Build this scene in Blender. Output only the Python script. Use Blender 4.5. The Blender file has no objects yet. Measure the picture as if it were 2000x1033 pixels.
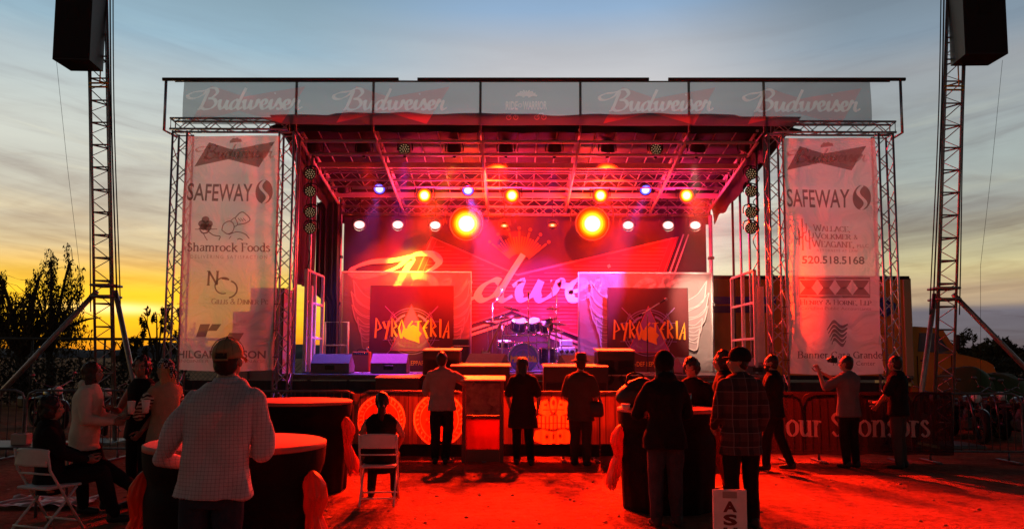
import bpy, math, random
import numpy as np
from mathutils import Vector, Matrix, Euler, noise
R = math.radians
SC = bpy.context.scene
COL = SC.collection
random.seed(7)

# ------------------------------------------------------------------ camera
F_PX, CX, CY = 1500.0, 1000.0, 577.0
PITCH, ROLL = math.atan(123.0/1500.0), R(0.2)
cam_d = bpy.data.cameras.new('camera'); cam = bpy.data.objects.new('camera', cam_d); COL.objects.link(cam)
cam_d.sensor_width = 36.0; cam_d.lens = 27.0; cam_d.shift_y = (CY-516.5)/2000.0
cam_d.clip_start = 0.05; cam_d.clip_end = 6000
CAM = Vector((0, 0, 1.7))
CM = Matrix.Rotation(R(90)+PITCH, 3, 'X') @ Matrix.Rotation(ROLL, 3, 'Z')
cam.matrix_world = Matrix.Translation(CAM) @ CM.to_4x4()
SC.camera = cam

def ray(px, py):
    return CM @ Vector(((px-CX)/F_PX, (CY-py)/F_PX, -1.0))
def at(px, py, Y):
    d = ray(px, py); return CAM + d*(Y/d.y)
def ground(px, py):
    d = ray(px, py); return CAM + d*(-CAM.z/d.z)

# ------------------------------------------------------------------ render, colour management
SC.render.engine = 'CYCLES'
cy = SC.cycles
cy.use_denoising = True
cy.max_bounces = 8; cy.diffuse_bounces = 3; cy.glossy_bounces = 2; cy.transparent_max_bounces = 16; cy.volume_bounces = 0
cy.sample_clamp_indirect = 4.0; cy.caustics_reflective = False; cy.caustics_refractive = False
SC.view_settings.view_transform = 'Standard'; SC.view_settings.look = 'None'
SC.view_settings.exposure = 0.0; SC.view_settings.gamma = 1.0; SC.view_settings.use_curve_mapping = False

# ------------------------------------------------------------------ sky
def lin(r, g, b):
    f = lambda c: (c/255)/12.92 if c/255 <= .04045 else ((c/255+.055)/1.055)**2.4
    return (f(r), f(g), f(b), 1)
world = bpy.data.worlds.new('World'); SC.world = world; world.use_nodes = True
nt = world.node_tree; nt.nodes.clear()
def N(t, **kw):
    n = nt.nodes.new(t)
    for k, v in kw.items(): setattr(n, k, v)
    return n
def LK(a, b): nt.links.new(a, b)
def ma(op, a, b=None, c=None, clamp=False):
    n = N('ShaderNodeMath', operation=op, use_clamp=clamp)
    for i, v in enumerate((a, b, c)):
        if v is None: continue
        if isinstance(v, (int, float)): n.inputs[i].default_value = v
        else: LK(v, n.inputs[i])
    return n.outputs[0]
def mixc(f, a, b, mode='MIX'):
    n = N('ShaderNodeMix', data_type='RGBA', blend_type=mode)
    for s, v in ((n.inputs['Factor'], f), (n.inputs[6], a), (n.inputs[7], b)):
        if isinstance(v, (int, float)): s.default_value = v
        elif isinstance(v, tuple): s.default_value = v
        else: LK(v, s)
    return n.outputs[2]
def sramp(fac, stops):
    n = N('ShaderNodeValToRGB'); cr = n.color_ramp
    while len(cr.elements) < len(stops): cr.elements.new(0.5)
    for e, (p, c) in zip(cr.elements, stops): e.position = p; e.color = c if len(c) == 4 else (*c, 1)
    LK(fac, n.inputs[0]); return n.outputs[0]
def smooth_(v, a, b):
    n = N('ShaderNodeMapRange', interpolation_type='SMOOTHSTEP')
    LK(v, n.inputs[0]); n.inputs[1].default_value = a; n.inputs[2].default_value = b
    return n.outputs[0]
tc = N('ShaderNodeTexCoord'); sx = N('ShaderNodeSeparateXYZ'); LK(tc.outputs['Generated'], sx.inputs[0])
X_, Y_, Z_ = sx.outputs
Zp = ma('MAXIMUM', Z_, 0.0)
hor = ma('SQRT', ma('ADD', ma('MULTIPLY', X_, X_), ma('MULTIPLY', Y_, Y_)))
U_ = ma('DIVIDE', X_, hor)
left = sramp(Zp, [(0, lin(165, 58, 8)), (.012, lin(226, 108, 8)), (.026, lin(255, 166, 10)), (.048, lin(255, 210, 24)), (.074, lin(255, 222, 56)), (.094, lin(253, 220, 100)), (.108, lin(240, 206, 132)), (.125, lin(226, 206, 160)),
                  (.15, lin(222, 208, 176)), (.19, lin(214, 210, 192)), (.24, lin(211, 214, 204)), (.293, lin(197, 207, 205)), (.33, lin(183, 199, 205)), (.364, lin(158, 190, 208)), (.58, lin(26, 33, 46))])
mid = sramp(Zp, [(0, lin(215, 150, 70)), (.04, lin(255, 215, 120)), (.08, lin(255, 240, 190)), (.14, lin(255, 252, 232)), (.2, lin(250, 248, 236)), (.28, lin(225, 224, 222)),
                 (.344, lin(207, 207, 210)), (.382, lin(189, 194, 202)), (.423, lin(150, 180, 212)), (.60, lin(26, 34, 48))])
right = sramp(Zp, [(0, lin(104, 90, 90)), (.03, lin(114, 108, 114)), (.057, lin(120, 115, 124)), (.064, lin(186, 162, 134)), (.082, lin(194, 170, 138)), (.103, lin(226, 212, 158)), (.114, lin(206, 196, 152)), (.13, lin(192, 186, 154)),
                   (.169, lin(168, 169, 160)), (.223, lin(170, 181, 178)), (.275, lin(163, 172, 174)), (.325, lin(160, 166, 171)), (.358, lin(138, 157, 173)), (.56, lin(24, 30, 42))])
colr = mixc(smooth_(U_, -.32, .02), left, mid)
colr = mixc(smooth_(U_, .16, .44), colr, right)
# cloud sheets seen in perspective: they stretch out towards the horizon
den = ma('ADD', Zp, .10)
cv = N('ShaderNodeCombineXYZ'); LK(ma('DIVIDE', X_, den), cv.inputs[0]); LK(ma('MULTIPLY', ma('DIVIDE', Y_, den), 1.5), cv.inputs[1])
def cloud(scale, det, dist, a, b, off):
    mp = N('ShaderNodeMapping'); LK(cv.outputs[0], mp.inputs[0]); mp.inputs['Location'].default_value = off
    mp.inputs['Rotation'].default_value = (0, 0, R(14))
    n = N('ShaderNodeTexNoise'); LK(mp.outputs[0], n.inputs['Vector']); n.inputs['Scale'].default_value = scale
    n.inputs['Detail'].default_value = det; n.inputs['Distortion'].default_value = dist; n.inputs['Roughness'].default_value = .55
    return smooth_(n.outputs[0], a, b)
c1 = cloud(.62, 6, .6, .47, .68, (3.1, .7, 0)); c2 = cloud(1.5, 7, .9, .5, .72, (8.3, 2.2, 1)); c3 = cloud(.9, 5, .4, .5, .7, (1.2, 9.1, 4))
low = sramp(Zp, [(0, (.75,)*3), (.1, (.85,)*3), (.3, (.75,)*3), (.36, (.25,)*3), (.46, (.05,)*3)])
colr = mixc(ma('MULTIPLY', ma('MULTIPLY', c1, low), .5), colr, mixc(1.0, colr, (.66, .58, .57, 1), 'MULTIPLY'))
colr = mixc(ma('MULTIPLY', ma('MULTIPLY', c2, low), .6), colr, mixc(1.0, colr, (.74, .66, .64, 1), 'MULTIPLY'))
colr = mixc(ma('MULTIPLY', ma('MULTIPLY', c3, low), .45), colr, mixc(1.0, colr, (1.22, 1.2, 1.14, 1), 'MULTIPLY'))
sv = N('ShaderNodeCombineXYZ'); LK(ma('MULTIPLY', U_, 2.4), sv.inputs[0]); LK(ma('MULTIPLY', ma('SUBTRACT', Z_, ma('MULTIPLY', ma('MULTIPLY', U_, U_), .13)), 19.0), sv.inputs[1])
def streak(scale, a, b, off):
    mp = N('ShaderNodeMapping'); LK(sv.outputs[0], mp.inputs[0]); mp.inputs['Location'].default_value = off
    n = N('ShaderNodeTexNoise'); LK(mp.outputs[0], n.inputs['Vector']); n.inputs['Scale'].default_value = scale; n.inputs['Detail'].default_value = 8; n.inputs['Distortion'].default_value = .7; n.inputs['Roughness'].default_value = .6
    return smooth_(n.outputs[0], a, b)
env = sramp(Zp, [(0, (.25,)*3), (.06, (.55,)*3), (.12, (.9,)*3), (.26, (.8,)*3), (.33, (.3,)*3), (.42, (.08,)*3)])
side_ = ma('ADD', .35, ma('MULTIPLY', smooth_(ma('ABSOLUTE', U_), .12, .34), .65))
k1 = ma('MULTIPLY', ma('MULTIPLY', streak(1.0, .45, .70, (2.3, 5.1, 0)), env), side_); k2 = ma('MULTIPLY', ma('MULTIPLY', streak(1.9, .48, .72, (7.3, 1.1, 3)), env), side_)
k3 = ma('MULTIPLY', ma('MULTIPLY', streak(1.3, .52, .7, (4.4, 8.8, 6)), env), side_)
colr = mixc(ma('MULTIPLY', k1, .9), colr, mixc(1.0, colr, (.58, .52, .55, 1), 'MULTIPLY'))
colr = mixc(ma('MULTIPLY', k2, .75), colr, mixc(1.0, colr, (.68, .62, .64, 1), 'MULTIPLY'))
colr = mixc(ma('MULTIPLY', k3, .7), colr, mixc(1.0, colr, (1.30, 1.26, 1.12, 1), 'MULTIPLY'))
# the bright slit over the place where the sun went down
du = ma('DIVIDE', ma('ADD', U_, .462), .05); dz = ma('DIVIDE', ma('SUBTRACT', Z_, .056), .006)
g = ma('EXPONENT', ma('MULTIPLY', ma('ADD', ma('MULTIPLY', du, du), ma('MULTIPLY', dz, dz)), -1.0))
colr = mixc(g, colr, (2.2, 1.9, 1.0, 1))
du2 = ma('DIVIDE', ma('ADD', U_, .47), .2); dz2 = ma('DIVIDE', ma('SUBTRACT', Z_, .050), .05)
g2 = ma('EXPONENT', ma('MULTIPLY', ma('ADD', ma('MULTIPLY', du2, du2), ma('MULTIPLY', dz2, dz2)), -1.0))
colr = mixc(ma('MULTIPLY', g2, .6), colr, (1.7, .78, .03, 1))
# the eastern half of a dusk sky is much darker
back = sramp(smooth_(Y_, -.15, .6), [(0, (.23, .20, .21)), (1, (1, 1, 1))])
colr = mixc(1.0, colr, back, 'MULTIPLY')
sky = N('ShaderNodeTexSky', sky_type='NISHITA', sun_disc=False)
sky.sun_elevation = R(1.0); sky.sun_rotation = R(-27); sky.air_density = 1.0; sky.dust_density = 1.5
skm = mixc(1.0, sky.outputs[0], (.05, .05, .05, 1), 'MULTIPLY')
fin = mixc(.03, colr, skm)
bg = N('ShaderNodeBackground'); LK(fin, bg.inputs[0]); bg.inputs[1].default_value = 1.0
wo = N('ShaderNodeOutputWorld'); LK(bg.outputs[0], wo.inputs[0])

# the sun is down behind the stage: only a trace of warm light is left of it
sun_d = bpy.data.lights.new('sun', 'SUN'); sun = bpy.data.objects.new('sun', sun_d); COL.objects.link(sun)
sun_d.energy = 0.15; sun_d.angle = R(3); sun_d.color = (1, .6, .3)
sun.rotation_euler = Vector((math.sin(R(27)), -math.cos(R(27)), -.05)).to_track_quat('-Z', 'Y').to_euler()
# ------------------------------------------------------------------ mesh helpers
def tag(o, label=None, cat=None, group=None, kind=None):
    if label: o['label'] = label
    if cat: o['category'] = cat
    if group: o['group'] = group
    if kind: o['kind'] = kind
    return o
def thing(name, label, cat, loc=(0, 0, 0), rz=0, group=None):
    o = bpy.data.objects.new(name, None); COL.objects.link(o)
    o.location = loc; o.rotation_euler = (0, 0, rz); o.empty_display_size = .1
    return tag(o, label, cat, group)
def copy_tree(o, parent=None):
    c = o.copy(); COL.objects.link(c)
    if parent is not None: c.parent = parent
    for ch in o.children: copy_tree(ch, c)
    return c

class MB:
    def __init__(s): s.v = []; s.f = []; s.sm = []
    def add(s, vs, fs, smooth=False):
        b = len(s.v); s.v += [tuple(p) for p in vs]
        s.f += [tuple(i+b for i in f) for f in fs]; s.sm += [smooth]*len(fs); return s
    def mesh(s, name):
        me = bpy.data.meshes.new(name); me.from_pydata(s.v, [], s.f); me.validate()
        if len(me.polygons) == len(s.sm): me.polygons.foreach_set('use_smooth', s.sm)
        me.update(); return me
    def build(s, name, mat, parent=None, local=False, org=None):
        """world coordinates unless local; a child is moved into its parent's frame"""
        me = s.mesh(name)
        o = bpy.data.objects.new(name, me); COL.objects.link(o)
        me.materials.append(mat)
        if parent is not None:
            o.parent = parent
            if not local:
                off = Vector((0, 0, 0)); p = parent
                while p is not None: off += p.location; p = p.parent
                me.transform(Matrix.Translation(-off))
        elif org is not None:
            me.transform(Matrix.Translation(-Vector(org))); o.location = org
        return o
    def xf(s, M, start=0):
        s.v[start:] = [tuple(M @ Vector(p)) for p in s.v[start:]]; return s
    def join(s, o, M=None):
        vs = o.v if M is None else [tuple(M @ Vector(p)) for p in o.v]
        b = len(s.v); s.v += vs; s.f += [tuple(i+b for i in f) for f in o.f]; s.sm += o.sm; return s
    # primitives
    def box(s, c, size, rot=None, bev=0.0):
        hx, hy, hz = [d/2 for d in size]
        if bev <= 0:
            vs = [Vector((x, y, z)) for x in (-hx, hx) for y in (-hy, hy) for z in (-hz, hz)]
            fs = [(0, 1, 3, 2), (4, 6, 7, 5), (0, 4, 5, 1), (2, 3, 7, 6), (0, 2, 6, 4), (1, 5, 7, 3)]
        else:
            b = min(bev, hx*.95, hy*.95, hz*.95); vs = []; idx = {}
            for a, sg in ((0, 1), (1, 1), (2, 1)):
                for sx in (-1, 1):
                    for sy in (-1, 1):
                        for sz in (-1, 1):
                            h = [hx-b, hy-b, hz-b]; h[a] += b
                            idx[(a, sx, sy, sz)] = len(vs); vs.append(Vector((sx*h[0], sy*h[1], sz*h[2])))
            fs = []
            S = (-1, 1)
            for sg in S:
                q = lambda a, *k: idx[(a,)+k]
                fs.append(tuple(q(0, sg, y, z) for y, z in ((-1, -1), (1, -1), (1, 1), (-1, 1))))
                fs.append(tuple(q(1, x, sg, z) for x, z in ((-1, -1), (1, -1), (1, 1), (-1, 1))))
                fs.append(tuple(q(2, x, y, sg) for x, y in ((-1, -1), (1, -1), (1, 1), (-1, 1))))
            for p in S:
                for r in S:
                    fs.append((idx[(0, p, r, -1)], idx[(0, p, r, 1)], idx[(1, p, r, 1)], idx[(1, p, r, -1)]))
                    fs.append((idx[(0, p, -1, r)], idx[(0, p, 1, r)], idx[(2, p, 1, r)], idx[(2, p, -1, r)]))
                    fs.append((idx[(1, -1, p, r)], idx[(1, 1, p, r)], idx[(2, 1, p, r)], idx[(2, -1, p, r)]))
                    for t in S: fs.append((idx[(0, p, r, t)], idx[(1, p, r, t)], idx[(2, p, r, t)]))
        if rot is not None: vs = [rot @ p for p in vs]
        c = Vector(c); return s.add([p+c for p in vs], fs)
    def tube(s, pts, r, n=6, caps=True, closed=False, smooth=True):
        pts = [Vector(p) for p in pts]; k = len(pts)
        rs = r if isinstance(r, (list, tuple)) else [r]*k
        vs = []; up = None
        for i, p in enumerate(pts):
            if closed: t = pts[(i+1) % k]-pts[i-1]
            else: t = pts[min(i+1, k-1)]-pts[max(i-1, 0)]
            if t.length < 1e-9: t = Vector((0, 0, 1))
            t.normalize()
            if up is None:
                up = Vector((0, 0, 1)) if abs(t.z) < .9 else Vector((1, 0, 0))
            a = up - t*up.dot(t)
            if a.length < 1e-6: a = t.orthogonal()
            a.normalize(); up = a; b = t.cross(a)
            for j in range(n):
                th = 2*math.pi*(j+.5)/n; vs.append(p + (a*math.cos(th)+b*math.sin(th))*rs[i])
        fs = []
        for i in range(k if closed else k-1):
            for j in range(n):
                i2 = (i+1) % k
                fs.append((i*n+j, i*n+(j+1) % n, i2*n+(j+1) % n, i2*n+j))
        if caps and not closed:
            fs.append(tuple(range(n))[::-1]); fs.append(tuple((k-1)*n+j for j in range(n)))
        return s.add(vs, fs, smooth)
    def lathe(s, prof, c=(0, 0, 0), axis=(0, 0, 1), n=24, smooth=True, caps=True):
        """prof: (radius, height along the axis)"""
        ax = Vector(axis).normalized(); a = ax.orthogonal().normalized(); b = ax.cross(a); c = Vector(c)
        vs = [c+ax*h+(a*math.cos(2*math.pi*j/n)+b*math.sin(2*math.pi*j/n))*r for r, h in prof for j in range(n)]
        fs = [(i*n+j, i*n+(j+1) % n, (i+1)*n+(j+1) % n, (i+1)*n+j) for i in range(len(prof)-1) for j in range(n)]
        if caps:
            if prof[0][0] > 1e-4: fs.append(tuple(range(n))[::-1])
            if prof[-1][0] > 1e-4: fs.append(tuple((len(prof)-1)*n+j for j in range(n)))
        return s.add(vs, fs, smooth)
    def loft(s, rings, n=16):
        """rings: (centre, rx, ry, rotation or None); each ring lies in its own xy plane"""
        vs = []
        for c, rx, ry, M in rings:
            for j in range(n):
                th = 2*math.pi*j/n; p = Vector((rx*math.cos(th), ry*math.sin(th), 0))
                vs.append(Vector(c)+(M @ p if M is not None else p))
        k = len(rings)
        fs = [(i*n+j, i*n+(j+1) % n, (i+1)*n+(j+1) % n, (i+1)*n+j) for i in range(k-1) for j in range(n)]
        fs.append(tuple(range(n))[::-1]); fs.append(tuple((k-1)*n+j for j in range(n)))
        return s.add(vs, fs, True)
    def ball(s, c, r, M=None, n=14, m=9):
        rx, ry, rz = r if isinstance(r, (tuple, list)) else (r, r, r)
        rings = []
        vs = []
        for i in range(m+1):
            ph = math.pi*i/m
            for j in range(n):
                th = 2*math.pi*j/n
                p = Vector((rx*math.sin(ph)*math.cos(th), ry*math.sin(ph)*math.sin(th), -rz*math.cos(ph)))
                vs.append(Vector(c)+(M @ p if M is not None else p))
        fs = [(i*n+j, i*n+(j+1) % n, (i+1)*n+(j+1) % n, (i+1)*n+j) for i in range(m) for j in range(n)]
        return s.add(vs, fs, True)
    def limb(s, pts, rs, n=12):
        """rounded tapering limb through several joints"""
        P = [Vector(p) for p in pts]; s.tube(P, list(rs), n)
        for p, r in zip(P, rs): s.ball(p, r*1.0, n=n, m=8)
        return s
    def prism(s, pts, y0, y1):
        """outline in x,z pulled from y0 to y1"""
        k = len(pts)
        vs = [(x, y0, z) for x, z in pts]+[(x, y1, z) for x, z in pts]
        fs = [tuple(range(k)), tuple(range(k, 2*k))[::-1]]+[(i, (i+1) % k, k+(i+1) % k, k+i) for i in range(k)]
        return s.add(vs, fs)
    def sheet(s, fn, nu, nv, smooth=True):
        vs = [fn(i/nu, j/nv) for j in range(nv+1) for i in range(nu+1)]
        w = nu+1
        return s.add(vs, [(j*w+i, j*w+i+1, (j+1)*w+i+1, (j+1)*w+i) for j in range(nv) for i in range(nu)], smooth)

def smooth_pts(P, k=6, closed=False):
    P = [Vector(p).to_3d() if len(p) == 2 else Vector(p) for p in P]; out = []; n = len(P)
    for i in range(n if closed else n-1):
        p1, p2 = P[i], P[(i+1) % n]
        p0 = P[i-1] if (closed or i > 0) else p1*2-p2
        p3 = P[(i+2) % n] if (closed or i+2 < n) else p2*2-p1
        for j in range(k):
            t = j/k
            out.append(.5*((2*p1)+(p2-p0)*t+(2*p0-5*p1+4*p2-p3)*t*t+(3*p1-p0-3*p2+p3)*t**3))
    if not closed: out.append(P[-1])
    return out

# flat print on a banner: everything is drawn in x (right), z (up), y = distance in front of the cloth
class Print(MB):
    def __init__(s): super().__init__(); s.lay = 0
    def ribbon(s, pts, w, nib=None, closed=False):
        P = [Vector((p[0], p[1])) for p in pts]; k = len(P)
        if k < 2: return s
        y = -.0006*(s.lay % 12); s.lay += 1; vs = []
        for i, p in enumerate(P):
            t = (P[(i+1) % k]-P[i-1]) if closed else (P[min(i+1, k-1)]-P[max(i-1, 0)])
            if t.length < 1e-9: t = Vector((1, 0))
            t.normalize(); n = Vector((-t.y, t.x)); h = w/2
            if nib is not None: h += abs(n.x*nib[0]+n.y*nib[1])/2
            vs += [(p.x+n.x*h, y, p.y+n.y*h), (p.x-n.x*h, y, p.y-n.y*h)]
        fs = [(2*i, 2*i+1, 2*((i+1) % k)+1, 2*((i+1) % k)) for i in range(k if closed else k-1)]
        return s.add(vs, fs)
    def poly(s, pts):
        y = -.0006*(s.lay % 12); s.lay += 1
        return s.add([(x, y, z) for x, z in pts], [tuple(range(len(pts)))])
    def ellipse(s, cx, cz, rx, rz, n=28):
        return s.poly([(cx+rx*math.cos(2*math.pi*i/n), cz+rz*math.sin(2*math.pi*i/n)) for i in range(n)])
    def ring(s, cx, cz, r, w, a0=0, a1=360, n=40, sq=1.0):
        full = a1-a0 >= 360; k = n if full else n+1
        return s.ribbon([(cx+r*math.cos(R(a0+(a1-a0)*i/n)), cz+sq*r*math.sin(R(a0+(a1-a0)*i/n))) for i in range(k)], w, closed=full)
    def sans(s, txt, x, z, h, width=None, stretch=1.0, bold=0.0, align='L', space=1.0):
        cu = bpy.data.curves.new('lettering', 'FONT'); cu.body = txt; cu.offset = bold; cu.resolution_u = 3; cu.space_character = space
        ob = bpy.data.objects.new('lettering', cu); COL.objects.link(ob)
        dg = bpy.context.evaluated_depsgraph_get(); me = bpy.data.meshes.new_from_object(ob.evaluated_get(dg))
        vs = [v.co.copy() for v in me.vertices]; fs = [tuple(p.vertices) for p in me.polygons]
        bpy.data.objects.remove(ob); bpy.data.curves.remove(cu); bpy.data.meshes.remove(me)
        if not vs: return s
        k = h/.73; x0 = min(v.x for v in vs); x1 = max(v.x for v in vs)
        kx = width/(x1-x0) if width else k*stretch
        w = (x1-x0)*kx; ox = x - (w/2 if align == 'C' else (w if align == 'R' else 0))
        y = -.0006*(s.lay % 12); s.lay += 1
        s.add([(ox+(v.x-x0)*kx, y, z+v.y*k) for v in vs], fs); s.last_w = w; return s
    def place(s, origin, ux=Vector((1, 0, 0)), uz=Vector((0, 0, 1)), k=1.0, start=0):
        ny = Vector(ux).cross(Vector(uz))   # towards the reader
        o = Vector(origin)
        s.v[start:] = [tuple(o+ux*(p[0]*k)+uz*(p[2]*k)+ny*(-p[1])) for p in s.v[start:]]
        return s

# ---- broad-pen serif letters, cap height 1
SER = {}
def gl(ch, adv, strokes, serifs=''):
    SER[ch] = (adv, strokes, [tuple(float(q) for q in p.split(',')) for p in serifs.split()])
def S_(t, sm=False):
    p = [tuple(float(q) for q in a.split(',')) for a in t.split()]
    return smooth_pts([(x, y) for x, y in p], 5) if sm else p
C_ = lambda t: S_(t, True)
st = '.14,0 .14,1'
gl('A', .82, [S_('.08,0 .41,1'), S_('.41,1 .74,0'), S_('.2,.35 .62,.35')], '.08,0 .74,0')
gl('B', .74, [S_(st), C_('.14,.98 .42,.98 .58,.77 .42,.54 .14,.53'), C_('.14,.53 .48,.52 .64,.27 .47,.03 .14,.02')], '.1,1 .1,0')
gl('C', .78, [C_('.70,.76 .46,.98 .16,.8 .08,.5 .16,.2 .46,.02 .72,.24')], '')
gl('D', .84, [S_(st), C_('.14,.98 .5,.96 .74,.5 .5,.04 .14,.02')], '.1,1 .1,0')
gl('E', .68, [S_(st), S_('.14,.98 .58,.98'), S_('.14,.52 .48,.52'), S_('.14,.02 .6,.02'), S_('.58,.98 .58,.84'), S_('.6,.02 .62,.18')], '.1,1 .1,0')
gl('F', .64, [S_(st), S_('.14,.98 .58,.98'), S_('.14,.52 .48,.52'), S_('.58,.98 .58,.82')], '.1,1 .14,0')
gl('G', .84, [C_('.72,.78 .46,.98 .16,.8 .08,.5 .16,.2 .46,.02 .72,.16'), S_('.72,.0 .72,.42')], '.7,.44')
gl('H', .86, [S_(st), S_('.7,0 .7,1'), S_('.14,.52 .7,.52')], '.14,0 .14,1 .7,0 .7,1')
gl('I', .34, [S_('.17,0 .17,1')], '.17,0 .17,1')
gl('J', .44, [C_('.28,1 .28,.3 .2,.02 .04,.02')], '.28,1')
gl('K', .8, [S_(st), S_('.66,1 .14,.45'), S_('.3,.6 .72,0')], '.14,0 .14,1 .66,1 .7,0')
gl('L', .64, [S_(st), S_('.14,.02 .58,.02'), S_('.58,.02 .6,.2')], '.14,1 .1,0')
gl('M', 1.0, [S_('.12,0 .16,1'), S_('.16,1 .5,.05'), S_('.5,.05 .84,1'), S_('.84,1 .88,0')], '.12,0 .88,0 .12,1 .88,1')
gl('N', .86, [S_('.12,0 .12,1'), S_('.12,1 .72,.02'), S_('.72,.02 .72,1')], '.12,0 .08,1 .72,1')
gl('O', .88, [C_('.44,.99 .14,.8 .08,.5 .14,.2 .44,.01 .74,.2 .8,.5 .74,.8 .44,.99')])
gl('P', .68, [S_(st), C_('.14,.98 .44,.98 .6,.74 .44,.48 .14,.47')], '.1,1 .14,0')
gl('R', .78, [S_(st), C_('.14,.98 .44,.98 .6,.75 .44,.52 .14,.51'), S_('.36,.5 .7,0')], '.1,1 .14,0 .7,0')
gl('S', .62, [C_('.5,.8 .32,.98 .12,.78 .28,.55 .46,.4 .5,.2 .3,.01 .08,.2')], '')
gl('T', .74, [S_('.37,0 .37,1'), S_('.06,.98 .68,.98'), S_('.06,.98 .06,.84'), S_('.68,.98 .68,.84')], '.37,0')
gl('V', .78, [S_('.06,1 .39,.0'), S_('.39,0 .72,1')], '.06,1 .72,1')
gl('W', 1.08, [S_('.06,1 .3,0'), S_('.3,0 .54,.9'), S_('.54,.9 .78,0'), S_('.78,0 1.02,1')], '.06,1 .54,.9 1.02,1')
gl('Y', .76, [S_('.06,1 .38,.46'), S_('.38,.46 .7,1'), S_('.38,0 .38,.46')], '.06,1 .7,1 .38,0')
gl('&', .84, [C_('.78,.4 .5,.05 .24,.02 .1,.24 .36,.52 .5,.76 .36,.98 .24,.8 .42,.5 .8,.0')])
gl('.', .26, [S_('.1,.05 .17,.05')]); gl(',', .26, [S_('.14,.08 .08,-.14')]); gl(' ', .34, [])
gl('a', .56, [C_('.12,.56 .28,.68 .42,.56 .42,.2 .5,.02'), C_('.42,.4 .2,.34 .1,.16 .22,.01 .42,.16')])
gl('b', .62, [S_('.14,0 .14,1'), C_('.14,.5 .32,.68 .54,.36 .32,.01 .14,.12')], '.1,1')
gl('c', .54, [C_('.46,.54 .28,.68 .08,.36 .26,.01 .48,.14')])
gl('d', .64, [S_('.5,0 .5,1'), C_('.5,.5 .32,.68 .08,.36 .3,.01 .5,.14')], '.46,1 .54,0')
gl('e', .56, [C_('.1,.38 .46,.4 .42,.6 .28,.68 .08,.36 .26,.01 .48,.14')])
gl('f', .4, [C_('.4,.96 .26,.98 .18,.8 .18,0'), S_('.06,.66 .34,.66')], '.18,0')
gl('h', .66, [S_('.14,0 .14,1'), C_('.14,.5 .36,.68 .5,.5 .5,0')], '.1,1 .14,0 .5,0')
gl('i', .32, [S_('.16,0 .16,.66'), S_('.12,.88 .2,.88')], '.12,.66 .16,0')
gl('k', .64, [S_('.14,0 .14,1'), S_('.5,.66 .14,.28'), S_('.26,.4 .56,0')], '.1,1 .14,0 .5,.66 .54,0')
gl('l', .3, [S_('.15,0 .15,1')], '.12,1 .15,0')
gl('m', .98, [S_('.14,0 .14,.66'), C_('.14,.48 .34,.68 .48,.5 .48,0'), C_('.48,.48 .68,.68 .82,.5 .82,0')], '.1,.66 .14,0 .48,0 .82,0')
gl('n', .66, [S_('.14,0 .14,.66'), C_('.14,.48 .36,.68 .5,.5 .5,0')], '.1,.66 .14,0 .5,0')
gl('o', .6, [C_('.3,.68 .1,.52 .08,.34 .12,.14 .3,.01 .48,.14 .52,.34 .48,.54 .3,.68')])
gl('p', .64, [S_('.14,-.3 .14,.66'), C_('.14,.5 .34,.68 .56,.36 .34,.01 .14,.14')], '.1,.66 .14,-.3')
gl('r', .46, [S_('.14,0 .14,.66'), C_('.14,.44 .26,.64 .42,.6')], '.1,.66 .14,0')
gl('s', .46, [C_('.38,.54 .24,.68 .1,.54 .24,.38 .36,.26 .38,.12 .22,.0 .06,.12')])
gl('t', .4, [C_('.18,.9 .18,.12 .28,.0 .38,.08'), S_('.04,.66 .36,.66')])
gl('u', .66, [C_('.14,.66 .14,.2 .28,.01 .5,.18'), S_('.5,0 .5,.66')], '.1,.66 .46,.66 .54,0')
def serif(P, txt, x, z, h, width=None, weight=.12, thin=.035, align='L', small=None):
    """small: scale of letters that follow the first one of a word (small caps)"""
    place = []; cx = 0.0; first = True
    for ch in txt:
        k = 1.0
        if ch == ' ': first = True
        elif small and not first and ch.isalpha(): k = small
        if ch != ' ' : first = False if ch.isalpha() else first
        adv, strokes, sf = SER[ch]; place.append((cx, k, strokes, sf)); cx += adv*k
    kx = (width/cx) if width else h
    ox = x - (cx*kx/2 if align == 'C' else (cx*kx if align == 'R' else 0))
    for c0, k, strokes, sf in place:
        for s in strokes:
            P.ribbon([(ox+(c0+p[0]*k)*kx, z+p[1]*k*h) for p in s], thin*h, (weight*kx, 0))
        for q in sf:
            P.ribbon([(ox+(c0+(q[0]-.11)*k)*kx, z+q[1]*k*h), (ox+(c0+(q[0]+.11)*k)*kx, z+q[1]*k*h)], thin*1.3*h)
    return P

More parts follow.
